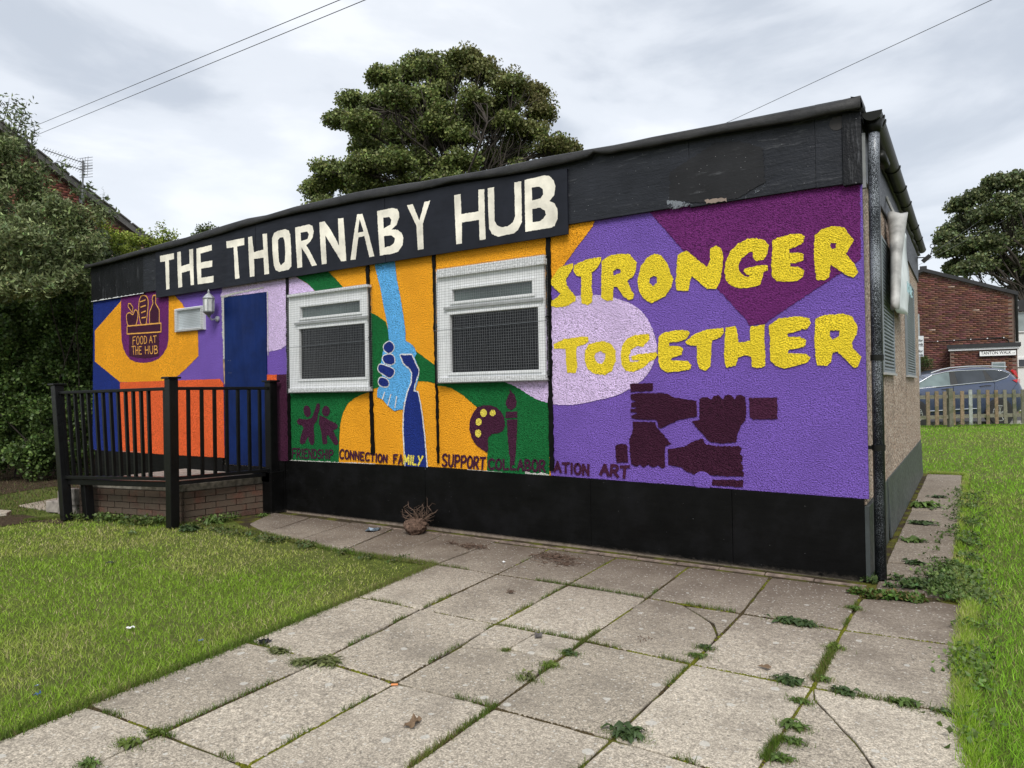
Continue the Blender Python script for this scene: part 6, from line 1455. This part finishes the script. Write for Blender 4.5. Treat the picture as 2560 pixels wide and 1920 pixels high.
def grass_tint(x, y, g0=(.22, .36, .030), g1=(.35, .41, .080), g2=(.42, .37, .19), bias=0):
    n = len(x); a = vnoise(x, y, 1.1, 1)*.6+vnoise(x, y, 3.7, 2)*.4; r = R_.random(n)
    w = np.clip((a-.42+bias)*3, 0, 1)[:, None]; c = np.array(g0)*(1-w)+np.array(g1)*w
    dry = (r < .10+.22*w[:, 0]); c[dry] = np.array(g2)
    return c*np.exp(R_.normal(0, .22, (n, 1)))
nmax = 15000
def area_scatter(bb, poly, cap, k, extra=None, step=1.0):
    X, Y = [], []
    for xa_ in np.arange(bb[0], bb[1], step):
        for ya_ in np.arange(bb[2], bb[3], step):
            c = np.array([xa_+step/2]), np.array([ya_+step/2])
            if not vis(c[0], c[1], 2.8)[0]: continue
            n = int(dens(c[0], c[1], cap, k)[0]*step*step); x = R_.uniform(xa_, xa_+step, n); y = R_.uniform(ya_, ya_+step, n)
            m = pip(x, y, poly) & vis(x, y, 2.1)
            if extra is not None: m &= extra(x, y)
            X.append(x[m]); Y.append(y[m])
    return np.concatenate(X), np.concatenate(Y)
x, y = area_scatter((-13, -2, -8, -.7), LAWNL, 17000, 150000)
# worn towards the wall end of the lawn
wear = np.clip((y+2.35)*.8, 0, 1)*np.clip((x+6.5)/2.2, 0, 1); keep = R_.random(len(x)) > wear*(.35+.6*(vnoise(x, y, 2.6, 9) > .42))
x, y = x[keep], y[keep]; wear = wear[keep]
d = np.hypot(x-CAM[0], y-CAM[1]); h = R_.uniform(.014, .034, len(x))*(1+.5*vnoise(x, y, 2.2, 5))*(1-.45*wear); 
blades('lawn_grass', 'short mown grass on the lawn in front of the landing', x, y, h, .0026*np.clip(d/3.2, 1, 3), grass_tint(x, y, bias=-.02+wear*.4), 1.22)
LAWNR = [(.80, -5), (.665, -2.87), (.585, -2.0), (.575, -1.2), (.60, -.32), (.46, .0), (.52, .5), (.56, 6.85), (.0, 6.9), (-.05, 6.6), (-30, 6.8), (-30, 30), (30, 40), (30, -5)]
fence_s = lambda x, y: ((x-FN0[0])*FNRM[0]+(y-FN0[1])*FNRM[1]) < 1.6
x, y = area_scatter((-3, 12, -4, 20), LAWNR, 13000, 110000, fence_s)
d = np.hypot(x-CAM[0], y-CAM[1]); h = R_.uniform(.018, .042, len(x))*(1+.5*vnoise(x, y, 1.7, 6))
blades('lawn_grass', 'longer green grass on the lawn to the right of the paving', x, y, h, .0026*np.clip(d/3.2, 1, 6), grass_tint(x, y, (.20, .40, .024), (.29, .44, .055), (.38, .36, .15), -.08), 1.1)
# thin grass and dry litter under the hedge
hp = [(-14, -1.3), (-9, -1.6), (-8.4, -1.0), (-8.4, 0), (-12, 2.5), (-18, 2)]
x, y = area_scatter((-18, -8, -2, 3), hp, 900, 42000); blades('dry_litter', 'dry leaf litter and thin grass on the ground beneath the hedge', x, y, R_.uniform(.02, .06, len(x)), .012, tints(len(x), (.12, .09, .05), .35, (.06, .09, .02), .35), .95)
x, y = area_scatter((-14, -8, -2.4, -1), [(-14, -1.9), (-8.6, -2.0), (-8.4, -1.1), (-14, -.6)], 3000, 90000); blades('lawn_grass', 'strip of dark grass left of the landing steps', x, y, R_.uniform(.02, .05, len(x)), .006, grass_tint(x, y, (.05, .09, .012), (.07, .11, .02), (.10, .09, .04)), .8)
# grass and moss along the joints
segs = []
Rows = [R1, R2, R3, R4]
for r_ in Rows:
    for c in range(6):
        if c in r_ and c+1 in r_: segs.append((r_[c], r_[c+1], .45))
wts = {1: .35, 2: .25, 3: .8, 4: .3, 5: 1.8}
for a_, b2_ in zip([R0]+Rows, Rows+[R5]):
    for c in range(1, 6):
        if c in a_ and c in b2_: segs.append((a_[c], b2_[c], wts[c]*(.25 if a_ is R0 else 1)))
gx1_, gy1_ = [], []; mcen = []; mrad = []
for (a, b, w) in segs:
    L_ = math.dist(a, b); n = int(L_*1700*w); t = R_.random(n); X = a[0]+(b[0]-a[0])*t; Y = a[1]+(b[1]-a[1])*t
    k = vnoise(X+7, Y+3, 5.5, 12) > (.68-.14*min(w, 1.6)); X, Y = X[k], Y[k]; gx1_.append(X+R_.normal(0, .006+.0025*w, len(X))); gy1_.append(Y+R_.normal(0, .006+.0025*w, len(X)))
    n = int(L_*240*(.55+.4*w)); t = R_.random(n); X = a[0]+(b[0]-a[0])*t; Y = a[1]+(b[1]-a[1])*t; k = vnoise(X+1, Y+9, 4.0, 13) > .33; mcen.append(np.stack([X[k], Y[k]], -1))
x = np.concatenate(gx1_); y = np.concatenate(gy1_); blades('joint_grass', 'small grass blades sprouting from the joints of the paving', x, y, R_.uniform(.012, .038, len(x)), .0032, grass_tint(x, y, (.075, .125, .014), (.115, .15, .025), (.15, .12, .05)), 1.0, .0)
mc = np.concatenate(mcen); V = []; Fs = []; T = []
for (mx_, my_) in mc:
    r = R_.uniform(.007, .014); b = len(V); V.append((mx_, my_, R_.uniform(.000, .005))); mt_ = np.array([.115, .12, .012]) if R_.random() < np.clip((float(vnoise(np.array([mx_]), np.array([my_]), 2.6, 31)[0])-.3)*2.2, 0, 1) else np.array([.060, .045, .022])
    for k in range(7): a = 2*math.pi*k/7; rr = r*R_.uniform(.7, 1.2); V.append((mx_+rr*math.cos(a), my_+rr*math.sin(a), -.006))
    for k in range(7): Fs.append((b, b+1+k, b+1+(k+1) % 7)); T.append(mt_*R_.uniform(.5, 1.3))
MOSST = tint_mat('moss_cushions', .95, 0, .1, 300, .003)
setp(link('joint_moss', np_mesh('joint_moss', V, Fs, T), MOSST), 'olive green moss cushions lining the paving joints', 'moss', None, 'stuff')
# ragged weeds hanging over lawn edges
def lawn_edge(P_, n, w): 
    t = R_.random(n)*(len(P_)-1); i = np.floor(t).astype(int); f = t-i; P_ = np.array(P_); q = P_[i]*(1-f)[:, None]+P_[i+1]*f[:, None]; return q[:, 0]+R_.normal(0, w, n), q[:, 1]+R_.normal(0, w, n)
x, y = lawn_edge([R5[0], R4[0], R3[0], R2[0], R1[0], (-3.93, -1.16), (-5.2, -.98), (-6.3, -1.02), (-7.93, -1.42), (-8.2, -1.8)], 15000, .022); blades('edge_grass', 'grass creeping over the left edge of the paving', x, y, R_.uniform(.015, .045, len(x)), .004, grass_tint(x, y, (.085, .14, .016), (.13, .17, .03), (.16, .14, .06)), 1.0, .0)
x, y = lawn_edge([(.70, -3.3), (.665, -2.87), (.58, -2.0), (.575, -1.2), (.60, -.3), (.52, .5), (.56, 6.9), (0.1, 6.95)], 22000, .022); blades('edge_grass', 'grass creeping over the right edge of the paving', x, y, R_.uniform(.02, .055, len(x)), .004, grass_tint(x, y), 1.0, .0)

# ---- leafy ground cover and weeds
def rosette(label, cx_, cy_, r, n, col, tall=.35, group=None, wilt=0.0, aspect=.24, name='weed'):
    V, Fs, T = [], [], []; ro = r; n = int(n*2.1); r = r*.50; ro = ro*.85
    for i in range(n):
        a = R_.uniform(0, 2*math.pi); l = r*R_.uniform(.4, 1.0); w = l*aspect*R_.uniform(.8, 1.3); up = l*tall*R_.uniform(.2, .9)
        o = np.array([cx_+R_.normal(0, ro*.27), cy_+R_.normal(0, ro*.18), 0.002]); dr_ = np.array([math.cos(a), math.sin(a), 0]); sd_ = np.array([-math.sin(a), math.cos(a), 0]); b = len(V); tw = R_.normal(0, .3)
        m_ = 5
        for k in range(m_+1):
            t = k/m_; p = o+dr_*l*t+np.array([0, 0, up*math.sin(math.pi*(.15+.80*t))*(1-wilt*t)+.004]); ww = w*math.sin(math.pi*(.06+.90*t)**.8)*(.75 if k % 2 else 1)
            V += [p-sd_*ww+np.array([0, 0, ww*(.3+tw)]), p, p+sd_*ww+np.array([0, 0, ww*(.3-tw)])]
        c = np.array(col)*math.exp(R_.normal(0, .22))
        for k in range(m_):
            for j in (0, 1): q = b+k*3+j; Fs.append((q, q+1, q+4, q+3)); T.append(c*(1 if j else .85))
    o = link(name, np_mesh(name, V, Fs, T, smooth=True), LEAFM); return setp(o, label, 'weed', group)
def wz(v, x, y): p = on_z(v, x, y, .01); return float(p[0]), float(p[1])
GR, DG, YG, WL_ = (.085, .14, .03), (.05, .085, .028), (.13, .18, .035), (.12, .135, .05)
WX, WY = [], []
for lab, v, x, y, r, n, c, tall, wilt in [
    ('wilted heap of pulled leaves on the slab near the left lawn edge', 'A', 1540, 942, .085, 34, WL_, .45, .3), ('wilted leafy tangle lying across the joint crossing left of centre', 'A', 1665, 1003, .10, 26, WL_, .35, .5),
    ('larger wilted clump beside the joint crossing left of centre', 'A', 1805, 1000, .12, 46, WL_, .4, .4), ('flat leaves at the joint crossing nearest the lower left corner', 'A', 855, 1392, .07, 16, YG, .3, 0),
    ('long pale leaves lying beside a white spot at lower left', 'A', 715, 1450, .09, 10, YG, .25, .2), ('tuft of young grass low in the leftmost joint', 'A', 490, 1565, .06, 30, GR, .6, 0),
    ('broad upright dandelion leaves in the middle joint', 'B', 925, 1090, .085, 9, WL_, .9, 0), ('flat green rosette just above the broad dandelion leaves', 'B', 1050, 1015, .075, 12, YG, .35, 0),
    ('dark green rosette beside the cracked slab joint', 'B', 1150, 950, .075, 18, DG, .4, 0), ('big dark leafy clump at the joint crossing near the bottom', 'B', 1475, 1400, .11, 46, DG, .55, 0),
    ('dark rosette in the joint right of the centre slabs', 'B', 1912, 922, .07, 18, DG, .4, 0), ('pale rosette just below the dark rosette right of centre', 'B', 1865, 968, .07, 12, GR, .35, 0), ('tiny green seedling on the crack of the middle slab', 'B', 805, 935, .035, 9, YG, .5, 0),
    ('dense dark mat of leaves in the joint near the wall corner', 'E', 130, 992, .12, 60, DG, .35, 0), ('second dark mat merging with grass toward the corner joint', 'E', 200, 1005, .10, 40, DG, .35, 0), ('leafy weed where the joints meet below the wall corner', 'E', 415, 935, .07, 22, GR, .5, 0),
    ('pale two leaved weed in the long joint', 'E', 335, 1112, .075, 9, YG, .5, 0), ('leafy weed at the second joint crossing', 'E', 272, 1250, .07, 18, GR, .4, 0), ('dark cushion of leaves on the joint right of the second crossing', 'E', 378, 1312, .085, 34, DG, .45, 0),
    ('dark rosettes in the cross joint left of the long crack', 'E', 130, 1262, .10, 36, DG, .35, 0), ('flat leaves beside the top of the long crack', 'E', 185, 1350, .07, 12, GR, .3, 0), ('tufted weed low in the long joint', 'E', 155, 1465, .085, 26, GR, .5, 0),
    ('weed sprouting near the foot of the long joint', 'E', 140, 1530, .07, 18, GR, .4, 0), ('weed at the very bottom of the long joint', 'E', 95, 1610, .07, 18, GR, .45, 0),
    ('grassy weeds in the cross joint near the right lawn', 'E', 645, 1360, .09, 26, GR, .45, 0), ('sprawling weed at the right end of the cross joint', 'E', 840, 1402, .08, 18, DG, .3, 0),
    ('clump of broad dock leaves against the side of the hut', 'E', 745, 478, .26, 42, GR, .5, 0), ('leafy weeds across the side path above the dock leaves', 'E', 805, 436, .15, 26, DG, .35, 0), ('leafy weeds across the side path below the dock leaves', 'E', 735, 555, .17, 40, DG, .3, 0),
    ('weeds spilling across the third slab of the side path', 'E', 690, 632, .17, 44, GR, .28, 0), ('weeds across the side path near the downpipe', 'E', 700, 735, .13, 36, DG, .3, 0), ('tuft of weeds at the foot of the hut corner', 'E', 500, 780, .07, 22, GR, .8, 0),
    ('small leafy weed growing beside the brick landing', 'RL', 1870, 1300, .11, 20, GR, .6, 0), ('tall weed with round leaves at the foot of the landing wall', 'RL', 1425, 1375, .14, 22, GR, 1.1, 0), ('low weeds at the foot of the middle railing post', 'RL', 1250, 1420, .18, 46, DG, .5, 0), ('pale wide leaf in the grass in front of the landing', 'RL', 765, 1445, .10, 8, (.12, .17, .07), .4, 0)]:
    cx_, cy_ = wz(v, x, y); rosette(lab, cx_, cy_, r, n, c, tall, None, wilt)
    if r < .13:
        m_ = int(240*r/.08); WX.append(cx_+R_.normal(0, r*.45, m_)); WY.append(cy_+R_.normal(0, r*.28, m_))
x = np.concatenate(WX); y = np.concatenate(WY); blades('joint_grass', 'fine grass growing round the weeds in the paving joints', x, y, R_.uniform(.01, .030, len(x)), .0028, grass_tint(x, y, (.085, .14, .016), (.13, .17, .03), (.17, .14, .06)), 1.1, .0)
# broad-leaved ground cover along the path edge
def cover(label, poly_pts, n, wdt, size, hgt, col, alt):
    x, y = lawn_edge(poly_pts, n*2, wdt*1.15); k = vnoise(x, y, 6.5, 77) > .47; x, y = x[k], y[k]; n = len(x); C_ = np.stack([x, y, R_.uniform(.005, hgt, n)], -1)
    o = link('ground_cover', leaf_mesh('ground_cover', C_, size, .36, tints(n, col, .25, alt, .25), up=2.2), LEAFM); setp(o, label, 'weeds', None, 'stuff')
ecp = [wz('E', *p) for p in [(930, 400), (935, 470), (925, 540), (905, 620), (895, 690), (870, 760), (850, 810), (870, 860), (930, 900)]]
cover('trailing weeds spreading along the grass edge of the side path', ecp, 2700, .075, .030, .045, (.075, .125, .028), (.12, .17, .05))
cover('trailing weeds across the end of the side path by the downpipe', [wz('E', *p) for p in [(545, 815), (620, 825), (720, 825), (860, 832)]], 1200, .045, .035, .04, (.045, .08, .022), (.09, .13, .04))
cover('bright leaves in the gap before the corner slab', [wz('E', *p) for p in [(420, 870), (500, 880), (600, 885), (715, 900)]], 700, .022, .04, .04, (.085, .15, .03), (.12, .09, .03))
cover('low weeds in the grass along the right edge of the paving', [wz('E', *p) for p in [(945, 960), (950, 1050), (940, 1180), (930, 1300), (930, 1560)]], 420, .05, .028, .045, (.09, .15, .03), (.12, .17, .05))
cover('low weeds between the lawn and the slabs along the wall', [wz('A', *p) for p in [(1060, 250), (1300, 290), (1500, 330), (1700, 360), (1900, 400), (2200, 435)]], 900, .05, .03, .03, (.07, .10, .03), (.13, .13, .05))
cover('low weeds along the foot of the brick landing', [(-8.0, -1.5), (-7.2, -1.32), (-6.5, -1.2), (-6.1, -.7)], 900, .06, .04, .08, (.07, .11, .025), (.12, .16, .04))

# ================================================================ DEBRIS AND LITTER
def crumbs(name, label, x, y, size, cols, hgt=.004):
    n = len(x); V, Fs, T = [], [], []
    for i in range(n):
        s = size*math.exp(R_.normal(0, .5)); b = len(V); c = np.array([x[i], y[i], 0.004+R_.random()*hgt]); 
        q = rand_unit(4)*s; q[:, 2] *= .6; V += [tuple(c+p) for p in q]; cc = np.array(cols[R_.integers(0, len(cols))])*R_.uniform(.6, 1.3)
        for f in ((0, 1, 2), (0, 2, 3), (0, 3, 1), (1, 3, 2)): Fs.append(f); T.append(cc)
    return setp(link(name, np_mesh(name, V, Fs, T), tint_mat('crumbs_'+name, .95)), label, 'debris', None, 'stuff')
n = 9500; x = R_.uniform(-4.6, .05, n); y = -.13-np.abs(R_.normal(0, .15, n)); k = R_.random(n) < .25+.75*(vnoise(x, y, 2.5, 21) > .42)
crumbs('wall_debris', 'crumbs of soil and flaked paint along the foot of the wall', x[k], y[k], .0055, [(.06, .04, .03), (.09, .06, .04), (.35, .30, .26), (.11, .08, .055)])
n = 900; x = R_.uniform(-6.2, -4.4, n); y = -.10-np.abs(R_.normal(0, .06, n)); crumbs('paint_chips', 'pale grit and paint flakes near the landing end of the wall', x, y, .006, [(.40, .40, .40), (.25, .22, .2), (.1, .08, .06)])
n = 2600; x = R_.uniform(.06, .5, n); y = R_.uniform(-.25, 6.5, n); k = R_.random(n) < np.clip(1.2-x*2.2, .15, 1); crumbs('path_grit', 'grit and small stones on the side path', x[k], y[k], .007, [(.30, .25, .2), (.12, .09, .06), (.45, .42, .38)])
n = 300; t = R_.random(n); x = R_.uniform(-2.6, .4, n); y = R_.uniform(-3.6, -1.0, n); crumbs('paving_grit', 'tiny crumbs scattered over the open paving', x, y, .0035, [(.05, .04, .03), (.10, .08, .05)])
for lab, v, px_, py_, r, nn_ in [('heap of dried roots and twigs near the wall, left one of two', 'B', 625, 368, .14, 120), ('heap of dried roots and twigs near the wall, right one of two', 'B', 1075, 425, .20, 170), ('thin scatter of dead stems in front of the wall right of centre', 'B', 1130, 460, .16, 60), ('curled brown dead leaf pile beside the root ball', 'B', 508, 348, .06, 50), ('small brown twig heap on the middle slab', 'B', 832, 618, .035, 24), ('little dark twig on the centre right slab', 'B', 1565, 880, .04, 9)]:
    cx_, cy_ = wz(v, px_, py_); mb = MB()
    for i in range(nn_):
        a = R_.uniform(0, 6.28); q = np.array([cx_+R_.normal(0, r*.45), cy_+R_.normal(0, r*.28), R_.uniform(.004, .02)]); l = r*R_.uniform(.12, .45); e_ = q+np.array([math.cos(a)*l, math.sin(a)*l*.7, R_.normal(0, .008)]); e_[2] = max(e_[2], .004)
        mb.tube([q, (q+e_)/2+R_.normal(0, .004, 3), e_], .0022, 4, False)
    setp(mb.build('twig_heap', TWIG), lab, 'debris', None, 'stuff')
# uprooted root ball against the skirt
sx_, sy_ = wz('B', 325, 285); rbt = thing('root_ball', 'uprooted plant stump with earth and curling roots against the black skirt', 'stump', (sx_, sy_, 0))
bm = bmesh.new(); bmesh.ops.create_icosphere(bm, subdivisions=4, radius=.125)
for v_ in bm.verts:
    n1_ = mnoise.fractal(v_.co*14, 1.0, 2.0, 4); v_.co *= 1+.22*n1_; v_.co.z *= .72; v_.co *= .88; v_.co += Vector((sx_, sy_-.04, .070))
me = bpy.data.meshes.new('earth'); bm.to_mesh(me); bm.free(); link('earth', me, plain('dry_earth', (.10, .065, .048), .95, .1, var=.5, scale=50, bd=.01), rbt)
mb = MB()
for i in range(80):
    d_ = rand_unit(1)[0]; d_[2] = abs(d_[2])*.9+.05; a = np.array([sx_, sy_, .09])+d_*.08; l = R_.uniform(.03, .10); b = a+(d_+R_.normal(0, .5, 3))*l; b[2] = max(.01, b[2]); b[1] = min(b[1], -.03); limb(mb, a, b, .0026, .0012, .8, 4, 5)
for (dx, dz, bx_) in [(-.17, .19, -.05), (-.11, .21, .02), (.17, .19, .06), (.22, .16, -.02), (.08, .20, .03), (.0, .18, -.04)]:
    P_ = [(sx_+dx*.3, sy_, .12), (sx_+dx*.7+bx_, sy_, .12+dz*.4), (sx_+dx, sy_-.02, .10+dz*.7), (sx_+dx-bx_, sy_, .08+dz)]; mb.tube(P_, [.006, .005, .004, .002], 5, False)
mb.build('roots', TWIG, rbt)
def crumple(name, lab, v, px_, py_, sz, mat, cat='litter'):
    cx_, cy_ = wz(v, px_, py_); n_ = 5; V = []
    a = R_.uniform(0, 3)
    for i in range(n_):
        for j in range(n_):
            u_, w_2 = (i/(n_-1)-.5)*sz, (j/(n_-1)-.5)*sz*.6; V.append((cx_+u_*math.cos(a)-w_2*math.sin(a)+R_.normal(0, sz*.05), cy_+u_*math.sin(a)+w_2*math.cos(a), .006+abs(R_.normal(0, sz*.14))))
    return setp(MB().add(V, [(i*n_+j, i*n_+j+1, (i+1)*n_+j+1, (i+1)*n_+j) for i in range(n_-1) for j in range(n_-1)]).build(name, mat), lab, cat)
LB_ = plain('blue_grey_foil', (.14, .18, .22), .3, metal=.4); LW = plain('white_scrap', (.7, .7, .7), .5); LK = plain('black_scrap', (.012, .012, .014), .6); LO = plain('orange_scrap', (.7, .25, .08), .5); LBL = plain('blue_scrap', (.04, .09, .22), .5); LBR = plain('brown_leaf', (.14, .09, .05), .8)
crumple('wrapper', 'crumpled grey blue wrapper near the wall left of the root ball', 'DB', 712, 155, .14, LB_); crumple('scrap', 'black scrap lying on the slab near the lawn edge', 'A', 1465, 896, .07, LK); crumple('scrap', 'black scrap on the lawn in front of the landing', 'A', 612, 456, .07, LK)
crumple('wrapper', 'small white wrapper in the grass at the middle of the lawn', 'A', 722, 815, .045, LW); crumple('scrap', 'blue scrap low in the lawn at the left', 'A', 205, 1182, .035, LBL); crumple('scrap', 'pale blue scrap just above the blue one', 'A', 203, 1133, .022, LB_); crumple('scrap', 'small dark blue scrap near the lawn edge', 'A', 1112, 882, .025, LBL)
crumple('dead_leaf', 'brown folded leaf on the slab at bottom centre left', 'B', 292, 1345, .08, LBR, 'leaf'); crumple('dead_leaf', 'grey flake on the broken slab corner', 'B', 985, 858, .07, plain('grey_flake', (.10, .09, .085), .8), 'leaf'); crumple('scrap', 'tiny white scrap on the slab beside the wall', 'B', 796, 451, .03, LW)
crumple('dead_leaf', 'dark leaf on the slab at the right', 'E', 22, 1200, .05, LBR, 'leaf')
cx_, cy_ = wz('B', 192, 1127); mb = MB(); mb.tube([(cx_-.014, cy_-.008, .006), (cx_+.014, cy_+.006, .008)], .0045, 8); setp(mb.build('cigarette_end', LO), 'orange cigarette end in a joint crossing at lower left', 'litter')
print('objects', len(bpy.data.objects), 'tris', sum(len(o.data.polygons) for o in bpy.data.objects if o.type == 'MESH'))
